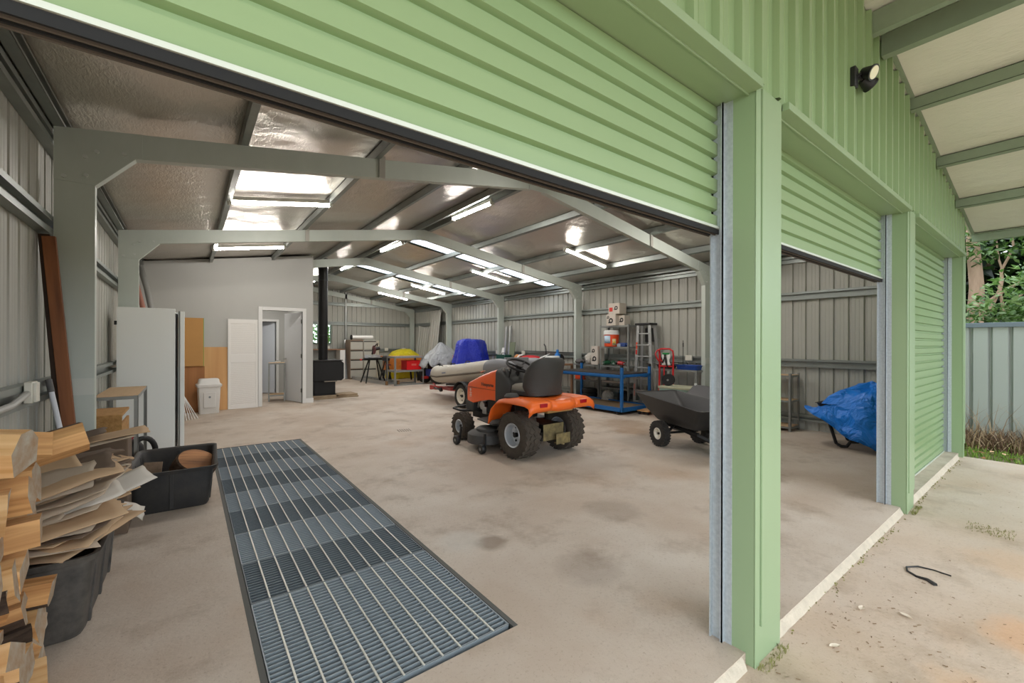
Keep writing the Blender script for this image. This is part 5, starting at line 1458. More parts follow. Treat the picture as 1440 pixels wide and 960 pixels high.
mb = MB(); mb.box(-.27, -.262, -.12, .22, .22, .42); mb.box(-.33, -.27, -.16, .04, .175, .19); mb.box(-.33, -.322, -.18, .06, .17, .30); mb.cyl((-.30, -.08, .15), (-.30, -.08, .20), .02, n=10); mb.build('hitch_plate', M_ZINCY, MW, bevel=.003)
# mowing deck
def deck_ring(z, g):
    pts = []
    for i in range(60):
        a = 2 * PI * i / 60; d = Vector((math.cos(a), math.sin(a))); best = 0
        for cx, cy, r_ in ((.66, -.40, .25), (.78, 0, .27), (.66, .40, .25)):
            p = Vector((cx - .70, cy)); best = max(best, p.dot(d) + r_ + g)
        # support function -> outline point by neighbouring direction
        pts.append((a, best))
    out = []
    for i in range(60):
        a, h = pts[i]; h1 = pts[(i + 1) % 60][1]; h0 = pts[i - 1][1]; dh = (h1 - h0) / (2 * (2 * PI / 60))
        out.append((.70 + h * math.cos(a) - dh * math.sin(a), h * math.sin(a) + dh * math.cos(a), z))
    return out
loft([deck_ring(.085, 0), deck_ring(.095, .008), deck_ring(.20, 0), deck_ring(.225, -.03), deck_ring(.235, -.09), deck_ring(.25, -.12)]).build('mower_deck', M_DECK, MW, smooth=40)
deck = [c for c in MW.children if c.name.startswith('mower_deck')][0]
for y in (-.40, .40):
    mb = MB(); mb.lathe([(.15, .235), (.15, .27), (.12, .285), (.04, .30), (0, .30)], 24, Matrix.Translation((.64, y, 0))); mb.build('spindle_cover', M_DECK, deck)
for (x, y) in ((1.06, .62), (.42, .64), (1.06, -.62), (.42, -.64)):
    mb = MB(); Mq = Matrix.Translation((x, y, .062)) @ Matrix.Rotation(R(90), 4, 'X'); mb.lathe([(.02, -.03), (.055, -.03), (.062, -.02), (.062, .02), (.055, .03), (.02, .03)], 20, Mq)
    mb.bar((x, y - (.04 if y > 0 else -.04), .06), (x - .02 * (1 if x > .7 else -1), y - (.06 if y > 0 else -.06), .24), .03, .02); gw = mb.build('gauge_wheel', M_BLACK, deck)
    mb = MB(); mb.cyl((x, y + .031, .062), (x, y - .031, .062), .02, n=10); mb.build('gauge_hub', M_GREYSTEEL, deck)

# ================================================================== inflatable boat on its trailer
TR = thing('boat_trailer', 'red boat trailer under the grey inflatable, coupling pointing at the far wall', 'trailer', (5.52, 8.0, 0), R(91))
M_REDST = mat('red_trailer', (172, 44, 34), .5, var=.3, scale=9, c2=(120, 36, 30))
M_WRIM = mat('rim_white', (232, 226, 212), .4)
wheel(TR, 0, .78, .262, .15, .17, False, 1, rimm=M_WRIM, holes=5); wheel(TR, 0, -.78, .262, .15, .17, False, -1, rimm=M_WRIM, holes=5)
tz = lambda x: .37 - .075 * x
mb = MB()
for s in (-1, 1):
    mb.bar((-1.5, s * .42, tz(-1.5)), (1.1, s * .42, tz(1.1)), .06, .08); mb.bar((1.1, s * .42, tz(1.1)), (2.2, s * .04, tz(2.2)), .06, .08)
mb.bar((-1.4, -.45, tz(-1.4)), (-1.4, .45, tz(-1.4)), .05, .06); mb.bar((.6, -.45, tz(.6)), (.6, .45, tz(.6)), .05, .06)
mb.bar((2.0, 0, tz(2.0)), (2.75, 0, tz(2.75)), .07, .09); mb.build('chassis_frame', M_REDST, TR, bevel=.006)
mb = MB(); mb.bar((2.62, 0, tz(2.7) + .0), (2.95, 0, tz(2.95) + .02), .09, .10); mb.cyl((2.95, 0, tz(2.95) - .05), (2.95, 0, tz(2.95) + .07), .05, n=14); mb.bar((2.7, 0, tz(2.7) + .06), (2.86, 0, tz(2.8) + .12), .03, .02); mb.build('coupling', M_REDST, TR, bevel=.008)
mb = MB(); mb.cyl((2.30, .09, .16), (2.62, .09, .18), .022, n=12); mb.cyl((2.24, .06, .16), (2.24, .12, .16), .055, n=16); mb.build('jockey_wheel', M_BLACKMETAL, TR)
mb = MB(); mb.cyl((0, -.72, .262), (0, .72, .262), .025, n=10)
for s in (-1, 1):
    mb.bar((-.35, s * .55, .30), (.35, s * .55, .30), .04, .03); mb.box(-.04, .04, s * .55 - .03, s * .55 + .03, .26, .36)
mb.build('axle', M_BLACKMETAL, TR)
for s in (-1, 1):
    mb = MB(); mb.grid(lambda i, j: (.31 * math.cos(PI * (.12 + .76 * i / 14)), s * (.69 + .18 * j), .262 + .31 * math.sin(PI * (.12 + .76 * i / 14))), 15, 2); mb.build('mudguard', M_BLACK, TR, solid=.008)
for s in (-1, 1):
    mb = MB(); mb.bar((-1.3, s * .25, tz(-1.3) + .11), (1.6, s * .25, tz(1.6) + .11), .10, .05); mb.build('bunk', M_BLACK, TR)
BT = thing('inflatable_boat', 'light grey inflatable boat with darker grey tube ends resting on the red trailer', 'boat', (5.52, 8.0, 0), R(91))
M_HYP = mat('boat_fabric', (196, 188, 174), .55, var=.12, scale=4)
M_HYPG = mat('boat_grey', (124, 124, 126), .55, var=.1, scale=4)
M_STRAKE = mat('rub_strake', (104, 96, 84), .7)
bz = lambda x: .785 - .112 * x
line = []
for i in range(25):
    f = i / 24
    line.append(Vector((-.62 + f * 2.10, .47, 0)))
curve = [Vector((1.48 + .62 * math.sin(R(a)), .47 * math.cos(R(a)), 0)) for a in range(8, 91, 8)]
half = line + curve
path = half + [Vector((p.x, -p.y, 0)) for p in half[-2::-1]]
path = [Vector((p.x, p.y, bz(p.x) + max(0, p.x - 1.4) * .10)) for p in path]
mb = MB(); mb.tube(path, .205, 20, radii=[.205] * len(path)); tube_ = mb.build('buoyancy_tube', M_HYP, BT, smooth=60)
for s in (-1, 1):
    pts = [Vector((-.60 - .16 * i, s * .47, bz(-.60 - .16 * i) + .005 * i)) for i in range(6)]
    mb = MB(); mb.tube(pts, .2, 20, radii=[.2055, .206, .195, .165, .11, .03]); mb.build('tube_end_cone', M_HYPG, BT, smooth=60)
mb = MB(); off = [p + Vector((0, 0, -.04)) for p in path]
sp = []
for i, p in enumerate(path):
    d = (path[min(i + 1, len(path) - 1)] - path[max(i - 1, 0)]); nrm = Vector((d.y, -d.x, 0)).normalized()
    o_ = nrm * .20
    if (p + o_).x ** 2 + (p + o_).y ** 2 < p.x ** 2 + p.y ** 2 and abs(p.y) > .1: o_ = -o_
    if abs(p.y) > .1 and (p + o_).y * p.y < p.y * p.y: o_ = -o_
    if abs(p.y) <= .1: o_ = Vector((.20, 0, 0))
    sp.append(p + o_ + Vector((0, 0, -.045)))
mb.tube(sp, .022, 8); mb.build('rub_strake', M_STRAKE, tube_, smooth=60)
# hull floor and transom
mb = MB()
def hullf(i, j):
    x = -.9 + 2.95 * i / 14; w_ = .47 if x < 1.2 else .47 * max(0.02, 1 - ((x - 1.2) / .86) ** 2)
    f = j / 8 - .5; return (x, f * 2 * w_, bz(x) - .15 - .24 * (1 - abs(f) * 2) * (1 if x < 1.2 else max(.2, 1 - (x - 1.2))))
mb.grid(hullf, 15, 9); mb.build('hull', M_HYP, BT, solid=.012, smooth=60)
mb = MB(); mb.box(-.92, -.88, -.30, .30, bz(-.9) - .28, bz(-.9) + .22); mb.build('transom', M_HYPG, BT, bevel=.01)
mb = MB(); mb.box(.10, .34, -.34, .34, bz(.2) + .10, bz(.2) + .135); mb.build('thwart_seat', M_HYPG, BT, bevel=.008)
for x in (1.55, .95, .30):
    z = bz(x) + .205
    mb = MB(); mb.tube([(x + .12, .46, z - .004), (x + .06, .47, z + .035), (x - .06, .47, z + .035), (x - .12, .46, z - .004)], .012, 7); mb.build('grab_handle', M_BLACK, BT)
mb = MB()
rope = []
for i in range(40):
    f = i / 39; x = 1.7 - 2.1 * f; rope.append((x, .55, bz(x) + .185 + .012 * math.sin(f * 30)))
mb.tube(rope, .008, 6); mb.build('grab_line', M_WHITE, BT)
mb = MB(); mb.cbox((.35, .668, bz(.35) + .02), (.22, .006, .04), (0, R(6.4), 0)); mb.build('registration_mark', mat('mark_grey', (110, 108, 100), .6), BT)
mb = MB(); mb.cbox((1.05, .672, bz(1.05) + .03), (.18, .006, .03), (0, R(6.4), 0)); mb.build('maker_mark', mat('mark_blue', (130, 134, 150), .6), BT)

# ================================================================== dump cart
CT = thing('dump_cart', 'black poly dump cart with white wheel hubs behind the first pillar', 'cart', (5.47, 3.32, 0), R(70))
M_POLY = mat('cart_poly', (34, 34, 35), .48, var=.3, scale=8, c2=(46, 45, 44), bump=.04, bscale=70)
def trect(x0, x1, w0, w1, z0_, z1_, r=.06, q=4):
    pts = []
    for cx, cy, s in ((x1 - r, w1 - r, 0), (x0 + r, w0 - r, 1), (x0 + r, -w0 + r, 2), (x1 - r, -w1 + r, 3)):
        for i in range(q):
            an = PI / 2 * (s + i / (q - 1)); x = cx + r * math.cos(an); pts.append((x, cy + r * math.sin(an), z0_ + (z1_ - z0_) * (x - x0) / (x1 - x0)))
    return pts
out = [trect(-.60, .12, .24, .22, .315, .315), trect(-.64, .18, .27, .26, .33, .34), trect(-.72, .34, .325, .325, .44, .47), trect(-.80, .56, .365, .36, .575, .675), trect(-.81, .575, .375, .37, .585, .69), trect(-.795, .555, .36, .355, .59, .69)]
inn = [trect(-.77, .53, .345, .335, .57, .668), trect(-.70, .30, .30, .30, .45, .47), trect(-.60, .12, .23, .21, .335, .34)]
loft(out + inn).build('cart_tub', M_POLY, CT, smooth=40)
for i in range(4):
    mb = MB(); y = -.15 + i * .10; mb.bar((-.58, y, .338), (.10, y, .342), .018, .012); mb.build('tub_rib', M_POLY, CT)
wheel(CT, 0, .33, .172, .105, .082, True, 1, rimm=M_WRIM, holes=4, lugs=24); wheel(CT, 0, -.33, .172, .105, .082, True, -1, rimm=M_WRIM, holes=4, lugs=24)
mb = MB(); mb.cyl((0, -.30, .172), (0, .30, .172), .016, n=10)
for s in (-1, 1):
    mb.bar((0, s * .22, .17), (-.12, s * .18, .30), .04, .03); mb.bar((0, s * .22, .17), (.14, s * .18, .31), .04, .03)
    mb.bar((-.5, s * .12, .24), (.15, s * .18, .29), .04, .04)
mb.build('undercarriage', M_BLACKMETAL, CT, bevel=.004)
mb = MB(); mb.bar((.0, 0, .22), (-1.15, 0, .10), .045, .045); mb.bar((-.5, -.14, .24), (-.62, 0, .16), .03, .04); mb.bar((-.5, .14, .24), (-.62, 0, .16), .03, .04); mb.build('tow_tongue', M_BLACKMETAL, CT, bevel=.004)
mb = MB(); mb.bar((-.62, -.05, .16), (-.70, -.02, .31), .05, .03); mb.build('tip_latch', M_BLACKMETAL, CT, bevel=.004)
mb = MB(); mb.tube([(-.78, -.06, .10), (-.86, -.10, .24), (-.82, -.06, .34), (-.74, .0, .30)], .018, 7); mb.build('pull_handle', M_BLACKMETAL, CT)
# ================================================================== right hand side: blue frame, racks, bench, ladder
M_BLUE = mat('blue_steel', (28, 104, 172), .45, var=.15, scale=8)
t = thing('blue_frame_trolley', 'long blue steel frame trolley with a brown board base beside the racks', 'trolley', (7.20, 6.30, 0))
hx, hy = .45, .96
for sx in (-1, 1):
    for sy in (-1, 1):
        mb = MB(); mb.bar((sx * hx, sy * hy, .06), (sx * hx, sy * hy, .93), .05); p = mb.build('post', M_BLUE, t, bevel=.004)
        mb = MB(); mb.bar((sx * hx, sy * hy, .93), (sx * hx, sy * hy, .985), .046); mb.build('post_cap', M_BLACK, p, bevel=.004)
for sx in (-1, 1):
    mb = MB(); mb.bar((sx * hx, -hy, .76), (sx * hx, hy, .76), .05, .05); mb.bar((sx * hx * .82, -hy, .73), (sx * hx * .82, hy, .73), .04, .04); mb.build('top_rail', M_BLUE, t, bevel=.004)
    mb = MB(); mb.bar((sx * hx, -hy, .10), (sx * hx, hy, .10), .05, .08); mb.build('base_rail', M_BLUE, t, bevel=.004)
for sy in (-1, 1):
    mb = MB(); mb.bar((-hx, sy * hy, .76), (hx, sy * hy, .76), .05, .05); mb.build('end_rail', M_BLUE, t, bevel=.004)
    mb = MB(); mb.bar((-hx, sy * hy, .10), (hx, sy * hy, .10), .05, .08); mb.build('base_end_rail', M_BLUE, t, bevel=.004)
mb = MB(); mb.box(-hx + .03, hx - .03, -hy + .03, hy - .03, .10, .118); mb.build('base_board', mat('trolley_board', (166, 138, 104), .8, var=.3, scale=10), t)
mb = MB(); mb.box(-hx, hx, -hy + .05, hy - .05, .786, .80); mb.build('top_strip', mat('rubber_strip', (44, 36, 30), .8), t)
for sx in (-1, 1):
    for sy in (-1, 1):
        mb = MB(); mb.cyl((sx * hx - .02, sy * (hy - .1), .03), (sx * hx + .02, sy * (hy - .1), .03), .03, n=14); mb.build('castor', M_BLACK, t)
t = thing('furniture_dolly', 'low wooden dolly on black castors at the near end of the blue frame', 'dolly', (7.36, 5.16, 0), R(8))
mb = MB(); mb.box(-.24, .24, -.12, .12, .065, .085); mb.build('deck_board', M_PLY, t, bevel=.003)
for sx in (-1, 1):
    for sy in (-1, 1):
        mb = MB(); mb.cyl((sx * .19 - .012, sy * .09, .03), (sx * .19 + .012, sy * .09, .03), .03, n=14); mb.box(sx * .19 - .02, sx * .19 + .02, sy * .09 - .02, sy * .09 + .02, .045, .065); mb.build('castor', M_BLACK, t)

# racks against the right wall (their length runs along Y)
rack('shelf_rack', 'tall grey shelf rack with the orange drink cooler, beside the step ladder', (7.84, 6.30, 0), 0, .32, .82, [.40, .52, .90, 1.33, 1.81], M_GREYSTEEL, M_GREYSTEEL, cat='shelf rack', leg=.035, H=1.83)
rack('shelf_rack', 'low grey shelf rack left of the tall rack, white bag on top', (7.84, 7.16, 0), 0, .32, .84, [.10, .52, .90], M_GREYSTEEL, M_GREYSTEEL, cat='shelf rack', leg=.035, H=.93)
# things on the tall rack
t = thing('drink_cooler', 'orange drink cooler with white lid on the tall rack', 'cooler', (7.76, 6.43, 1.332))
M_COOL = mat('cooler_orange', (232, 78, 30), .4)
mb = MB(); mb.lathe([(.150, 0), (.162, .01), (.168, .27), (.172, .275)], 28); mb.build('body', M_COOL, t)
mb = MB(); mb.lathe([(.178, .275), (.18, .30), (.175, .355), (.15, .375), (0, .38)], 28); mb.build('lid', M_WHITE, t)
mb = MB(); mb.grid(lambda i, j: (.1715 * math.cos(R(150 + 60 * i / 8)), .1715 * math.sin(R(150 + 60 * i / 8)) , .08 + .17 * j), 9, 2); mb.build('side_label', mat('cooler_label', (190, 214, 232), .4), t, solid=.002)
mb = MB(); mb.grid(lambda i, j: (.172 * math.cos(R(225 + 30 * i / 6)), .172 * math.sin(R(225 + 30 * i / 6)), .03 + .15 * j), 7, 2); mb.build('info_label', mat('cooler_label2', (222, 200, 150), .5), t, solid=.002)
mb = MB(); mb.cyl((-.10, -.15, .10), (-.13, -.19, .10), .02, n=10); mb.build('spigot', mat('spigot_yellow', (226, 190, 40), .4), t)
t = thing('power_drill', 'blue cordless tool lying beside the orange cooler', 'power tool', (7.74, 6.10, 1.332), R(80))
mb = MB(); mb.box(-.13, .10, -.045, .045, .0, .09); mb.cyl((-.2, 0, .05), (-.13, 0, .05), .03, n=12); mb.build('body', mat('tool_blue', (36, 66, 130), .4), t, bevel=.015)
mb = MB(); mb.box(.02, .14, -.05, .05, .0, .07); mb.build('battery', mat('tool_pale', (170, 184, 200), .4), t, bevel=.01)
M_CTN = mat('carton_printed', (206, 196, 184), .7)
M_INK = mat('ink_dark', (44, 42, 42), .6); M_INKR = mat('ink_red', (214, 60, 50), .6)
def carton(label, loc, s, rz=0, inks=()):
    t = thing('printed_carton', label, 'carton', loc, rz)
    mb = MB(); mb.box(-s[0] / 2, s[0] / 2, -s[1] / 2, s[1] / 2, 0, s[2]); mb.build('box', M_CTN, t, bevel=.003)
    for (yc, zc, r, m) in inks:
        mb = MB()
        if m is M_INKR: mb.box(-s[0] / 2 - .002, -s[0] / 2 - .0005, yc - r, yc + r, zc - r, zc + r)
        else:
            Mq = Matrix.Translation((-s[0] / 2 - .001, yc, zc)) @ Matrix.Rotation(R(90), 4, 'Y'); mb.lathe([(r * .45, -.001), (r, -.001), (r, .001), (r * .45, .001)], 20, Mq, cap=False); mb.cbox((-s[0] / 2 - .001, yc + r * .6, zc - r * .7), (.002, r * 1.2, r * .5))
        mb.build('print', m, t)
    return t
carton('white printed power tool carton low on the tall rack top', (7.78, 6.36, 1.812), (.26, .26, .26), 0, ((0, .11, .06, M_INK), (.08, .19, .03, M_INK)))
carton('smaller printed carton at the back of the tall rack top', (7.84, 6.13, 1.812), (.2, .16, .22), 0, ((0, .12, .05, M_INK),))
carton('topmost printed carton with a red square, on top of the two rack cartons', (7.79, 6.29, 2.074), (.26, .30, .24), R(3), ((.08, .10, .045, M_INKR), (-.06, .13, .045, M_INK)))
carton('printed carton standing on the low rack against the tall rack', (7.78, 6.86, .902), (.24, .20, .44), 0, ((0, .14, .06, M_INK), (.03, .33, .045, M_INK)))
def lump(name, label, cat, loc, s, m, seed, n=18, amp=.25):
    mb = MB()
    def fn(i, j):
        a = 2 * PI * i / n; b_ = PI * (j / 10) - PI / 2
        d = Vector((math.cos(a) * math.cos(b_), math.sin(a) * math.cos(b_), math.sin(b_)))
        f = 1 + amp * noise.noise(d * 1.8 + Vector((seed, 0, 0))) + amp * .5 * noise.noise(d * 4 + Vector((0, seed, 0)))
        return (d.x * f * s[0] / 2, d.y * f * s[1] / 2, max(0, s[2] / 2 + d.z * f * s[2] / 2))
    mb.grid(fn, n, 11, close_u=True); o = mb.build(name, m, smooth=70, loc=loc); return tag(o, label, cat)
M_PBAG = crinkle('white_bag', (216, 210, 200), .4, bs=14, bump=.6)
lump('plastic_bag', 'crumpled white plastic bag on the low rack top', 'bag', (7.76, 7.10, .902), (.26, .22, .27), M_PBAG, 3)
lump('plastic_bag', 'white plastic bag on the floor under the tall rack', 'bag', (7.72, 6.50, 0.004), (.30, .26, .34), M_PBAG, 8)
lump('rag_bundle', 'dark grey rag bundle on the low rack top', 'rag', (7.76, 7.40, .902), (.26, .26, .12), mat('rag_grey', (96, 92, 90), .9), 4)
lump('dark_sack', 'black sack on the floor under the tall rack', 'sack', (7.84, 6.14, 0.004), (.26, .30, .34), mat('sack_black', (34, 33, 33), .7), 12)
for i, (y, m, lab, rz) in enumerate(((6.56, mat('tool_green', (40, 92, 62), .45), 'green power tool left on the middle shelf of the tall rack', 0), (6.36, bpy.data.materials['tool_green'], 'second green power tool on the middle shelf of the tall rack', 40), (6.14, mat('tool_red', (172, 38, 40), .45), 'red power tool on the middle shelf of the tall rack', 75))):
    t = thing('power_tool', lab, 'power tool', (7.74, y, .902), R(rz))
    mb = MB(); mb.cyl((-.10, 0, .05), (.08, 0, .06), .042, .05, n=14); mb.build('body', m, t)
    mb = MB(); mb.tube([(.05, 0, .06), (.14, .02, .07), (.18, .0, .03)], .02, 8); mb.build('handle', M_BLACK, t)
    mb = MB(); mb.cyl((-.14, 0, .05), (-.10, 0, .05), .022, n=10); mb.build('nose', M_GREYSTEEL, t)
leaner('white_plank', 'pale white plank lying on the lower shelf of the tall rack', 'plank', (7.70, 6.62, .536), (7.70, 5.98, .536), .12, .03, M_CTN)
t = thing('chainsaw', 'orange chainsaw lying on the low rack shelf', 'chainsaw', (7.72, 7.28, .522), R(95))
mb = MB(); mb.box(-.06, .20, -.07, .07, 0, .13); mb.build('body', M_COOL, t, bevel=.02); mb = MB(); mb.box(-.32, -.06, -.008, .008, .03, .09); mb.build('bar', M_GREYSTEEL, t, bevel=.003); mb = MB(); mb.tube([(.02, 0, .12), (.06, 0, .17), (.16, 0, .16), (.20, 0, .06)], .014, 7); mb.build('handle', M_BLACK, t)
lump('cloth_bundle', 'crumpled pale cloth beside the orange chainsaw', 'cloth', (7.74, 6.94, .522), (.24, .22, .10), M_PBAG, 17)
for i, (z, lab) in enumerate(((0.102, 'lower of two small tyres stacked under the low rack'), (.215, 'upper of two small tyres stacked under the low rack'))):
    mb = MB(); mb.lathe([(.09, .01), (.15, 0), (.18, .02), (.185, .055), (.18, .09), (.15, .11), (.09, .10), (.085, .055), (.09, .01)], 28, cap=False)
    o = mb.build('small_tyre', M_RUBBER, loc=(7.78, 7.12, z)); tag(o, lab, 'tyre')
# step ladder standing folded beside the rack
t = thing('step_ladder', 'aluminium step ladder with a black top cap beside the tall rack', 'ladder', (7.84, 5.58, 0))
H_ = 1.80
for (x, y0_, y1_, nm) in ((-.05, .21, .14, 'front_rail'), (-.05, -.26, -.14, 'front_rail'), (.12, .23, .15, 'rear_rail'), (.12, -.30, -.15, 'rear_rail')):
    mb = MB(); mb.bar((x - (.05 if x < 0 else -.06), y0_, 0), (x, y1_, H_), .065, .028, up=(1, 0, 0)); mb.build(nm, M_ALU, t, bevel=.003)
for i in range(7):
    f = (i + .6) / 7.4; z = f * H_; w0 = .21 - .07 * f; w1 = .26 - .12 * f
    mb = MB(); x = -.10 + .05 * f; mb.box(x - .03, x + .05, -w1, w0, z, z + .025); mb.build('tread', M_ALU, t, bevel=.002)
for z in (.5, 1.0, 1.5):
    mb = MB(); mb.bar((.15, -.25, z), (.15, .20, z), .03, .02); mb.build('rear_brace', M_ALU, t)
mb = MB(); mb.box(-.11, .17, -.19, .19, H_, H_ + .045); mb.build('top_cap', M_BLACK, t, bevel=.012)
for (z, h, m) in ((1.36, .14, M_COOL), (1.22, .10, M_INKR), (.40, .26, mat('sticker_pink', (214, 150, 140), .5))):
    mb = MB(); f = z / H_; y = .21 - .07 * f; mb.cbox((-.12 + .05 * f, y, z), (.012, .03, h)); mb.build('sticker', m, t)
mb = MB(); mb.box(.13, .16, -.13, .10, 1.44, 1.74); mb.build('tool_tray', M_BLACK, t, bevel=.006)
# table with trays
rack('steel_table', 'narrow steel table along the right wall, blue tray on it', (7.78, 4.72, 0), 0, .40, .92, [.30, .90], M_GREYSTEEL, M_GREYSTEEL, cat='table', leg=.04)
def tray(label, loc, s, m, rz=0):
    t = thing('tool_tray', label, 'tray', loc, rz); mb = MB(); a, b_, h = s
    loft([rrect(a / 2 - .02, b_ / 2 - .02, .02, 0), rrect(a / 2, b_ / 2, .03, h), rrect(a / 2 + .012, b_ / 2 + .012, .03, h), rrect(a / 2 + .012, b_ / 2 + .012, .03, h - .012)], mb=mb, cap1=False); mb.build('tray_body', m, t, smooth=40); 
    mb = MB(); mb.box(-a / 2 + .02, a / 2 - .02, -b_ / 2 + .02, b_ / 2 - .02, h * .4, h * .5); mb.build('tray_content', M_BLACK, t); return t
tray('blue plastic tray on the steel table by the right wall', (7.78, 4.50, .902), (.34, .44, .085), mat('tray_blue', (28, 74, 160), .4))
tray('black tray of tools at the left end of the steel table', (7.78, 5.02, .902), (.32, .28, .08), M_BLACK)
# red hand truck
t = thing('hand_truck', 'bright red hand truck standing before the steel table', 'hand truck', (7.50, 4.86, 0), R(0))
M_REDT = mat('truck_red', (204, 30, 34), .4)
mb = MB(); mb.tube([(0, .15, .06), (.02, .15, 1.18), (.0, .15, 1.26), (-.02, .10, 1.30), (-.02, -.10, 1.30), (0, -.15, 1.26), (.02, -.15, 1.18), (0, -.15, .06)], .017, 10); mb.build('tube_frame', M_REDT, t)
mb = MB(); mb.tube([(-.02, .10, 1.295), (-.08, .14, 1.27), (-.10, .17, 1.20), (-.07, .16, 1.12), (0.0, .15, 1.05)], .014, 8); mb.build('loop_handle', M_REDT, t)
mb = MB(); mb.tube([(.01, .05, .06), (.02, .05, 1.0), (.02, .14, 1.10)], .013, 8); mb.build('centre_tube', M_REDT, t)
for z in (.35, .96):
    mb = MB(); mb.bar((.01, -.15, z), (.01, .15, z), .03, .03); mb.build('cross_bar', M_REDT, t)
mb = MB(); mb.box(-.20, .02, -.17, .17, .02, .032); mb.build('toe_plate', M_REDT, t, bevel=.003)
for s in (-1, 1):
    mb = MB(); mb.cyl((.09, s * .19 - .03, .11), (.09, s * .19 + .03, .11), .11, n=22); mb.build('wheel', M_RUBBER, t)
t = thing('work_gloves', 'white and black work gloves with a green clip hanging on the red hand truck', 'gloves', (7.475, 4.84, 1.0))
for s in (-1, 1):
    mb = MB(); mb.grid(lambda i, j: (-.012 * math.sin(PI * j / 5), s * .05 + (.035 + .012 * math.sin(i)) * (j / 5 - .5) * 2, .20 - .22 * i / 8), 9, 6); mb.build('glove', M_WHITE, t, solid=.012)
mb = MB(); mb.box(-.02, .01, -.07, .07, .19, .225); mb.build('clip', mat('clip_green', (40, 140, 70), .4), t, bevel=.005)
mb = MB(); mb.bar((-.022, .02, .19), (-.022, -.05, -.08), .03, .012); mb.bar((-.022, .0, .19), (-.022, .06, .02), .025, .012); mb.build('strap', M_BLACK, t)
t = thing('antenna_rod', 'thin black rod leaning on the wall above the red hand truck', 'rod', (7.98, 4.78, .92)); mb = MB(); mb.cyl((0, 0, 0), (0, 0, .55), .006, n=6); mb.build('rod', M_BLACK, t); mb = MB(); mb.cyl((0, 0, .42), (0, 0, .50), .011, n=8); mb.build('grip', M_BLACK, t)
# green bench, grinder, tool chest
M_GBEN = mat('bench_green', (140, 166, 156), .6, var=.2, scale=8)
t = thing('green_bench', 'small pale green wooden bench behind the black cart', 'bench', (7.16, 4.25, 0), R(4))
mb = MB(); mb.box(-.24, .24, -.40, .40, .59, .625); mb.build('bench_top', mat('bench_top_wood', (176, 176, 150), .75, var=.3, scale=8), t, bevel=.004)
mb = MB()
for s in (-1, 1): mb.box(s * .22 - .01, s * .22 + .01, -.38, .38, .49, .59); mb.box(-.22, .22, s * .37 - .01, s * .37 + .01, .49, .59)
mb.build('apron', M_GBEN, t, bevel=.003)
for sx in (-1, 1):
    for sy in (-1, 1):
        mb = MB(); mb.box(sx * .20 - .025, sx * .20 + .025, sy * .35 - .025, sy * .35 + .025, 0, .59); mb.build('leg', M_GBEN, t, bevel=.003)
t = thing('cable_reel', 'small black cable reel standing on the left end of the green bench', 'reel', (7.06, 4.52, .626), R(20))
Mq = Matrix.Translation((0, 0, .11)) @ Matrix.Scale(.72, 4) @ Matrix.Rotation(R(90), 4, 'Y')
mb = MB(); mb.lathe([(.03, -.07), (.15, -.07), (.15, -.055), (.07, -.05), (.07, .05), (.15, .055), (.15, .07), (.03, .07)], 24, Mq); mb.build('spool', M_BLACK, t)
mb = MB(); mb.lathe([(.071, -.045), (.11, -.04), (.11, .04), (.071, .045)], 24, Mq, cap=False); mb.build('cable', mat('cable_brown', (120, 84, 70), .6), t)
mb = MB(); mb.cyl((-.07, 0, .11), (.07, 0, .11), .018, n=10); mb.build('axle', M_GREYSTEEL, t)
t = thing('tool_chest', 'dark grey tool chest with its lid up behind the cart', 'tool chest', (6.42, 3.50, 0), R(-14))
M_CHEST = mat('chest_grey', (70, 70, 72), .5)
mb = MB(); mb.box(-.22, .22, -.42, .42, 0, .44); mb.build('body', M_CHEST, t, bevel=.01)
mb = MB(); mb.cbox((.10, 0, .585), (.40, .84, .03), (0, R(-38), 0)); mb.build('lid', M_CHEST, t, bevel=.006)
mb = MB(); mb.cyl((-.02, .33, .44), (-.02, .33, .56), .03, n=10); mb.cyl((.25, .39, .70), (.25, .39, .74), .02, n=8); mb.build('catch', M_WHITE, t)
lump('white_cloth', 'white cloth lying on the tool chest edge behind the cart', 'cloth', (6.50, 4.12, .44), (.14, .12, .16), M_WHITE, 31) if False else None
# wall outlets on the right rail
for y, lab in ((4.66, 'white power outlet above the blue tray'), (7.72, 'white power outlet right of the blue bottle jack'), (9.95, 'white power outlet behind the red bag'), (11.3, 'white power outlet right of the blue outboard tarp')):
    t = thing('power_outlet', lab, 'outlet', (WR - .068, y, 1.12)); mb = MB(); mb.box(-.035, 0, -.07, .07, -.055, .055); mb.build('plate', M_OUT, t, bevel=.005)
mb = MB(); mb.tube([(WR - .085, 7.8, 1.16), (WR - .085, 8.8, 1.17), (WR - .085, 9.9, 1.18)], .012, 8); o = mb.build('power_cable', M_BLACK); tag(o, 'black cable running along the right wall rail', 'cable')

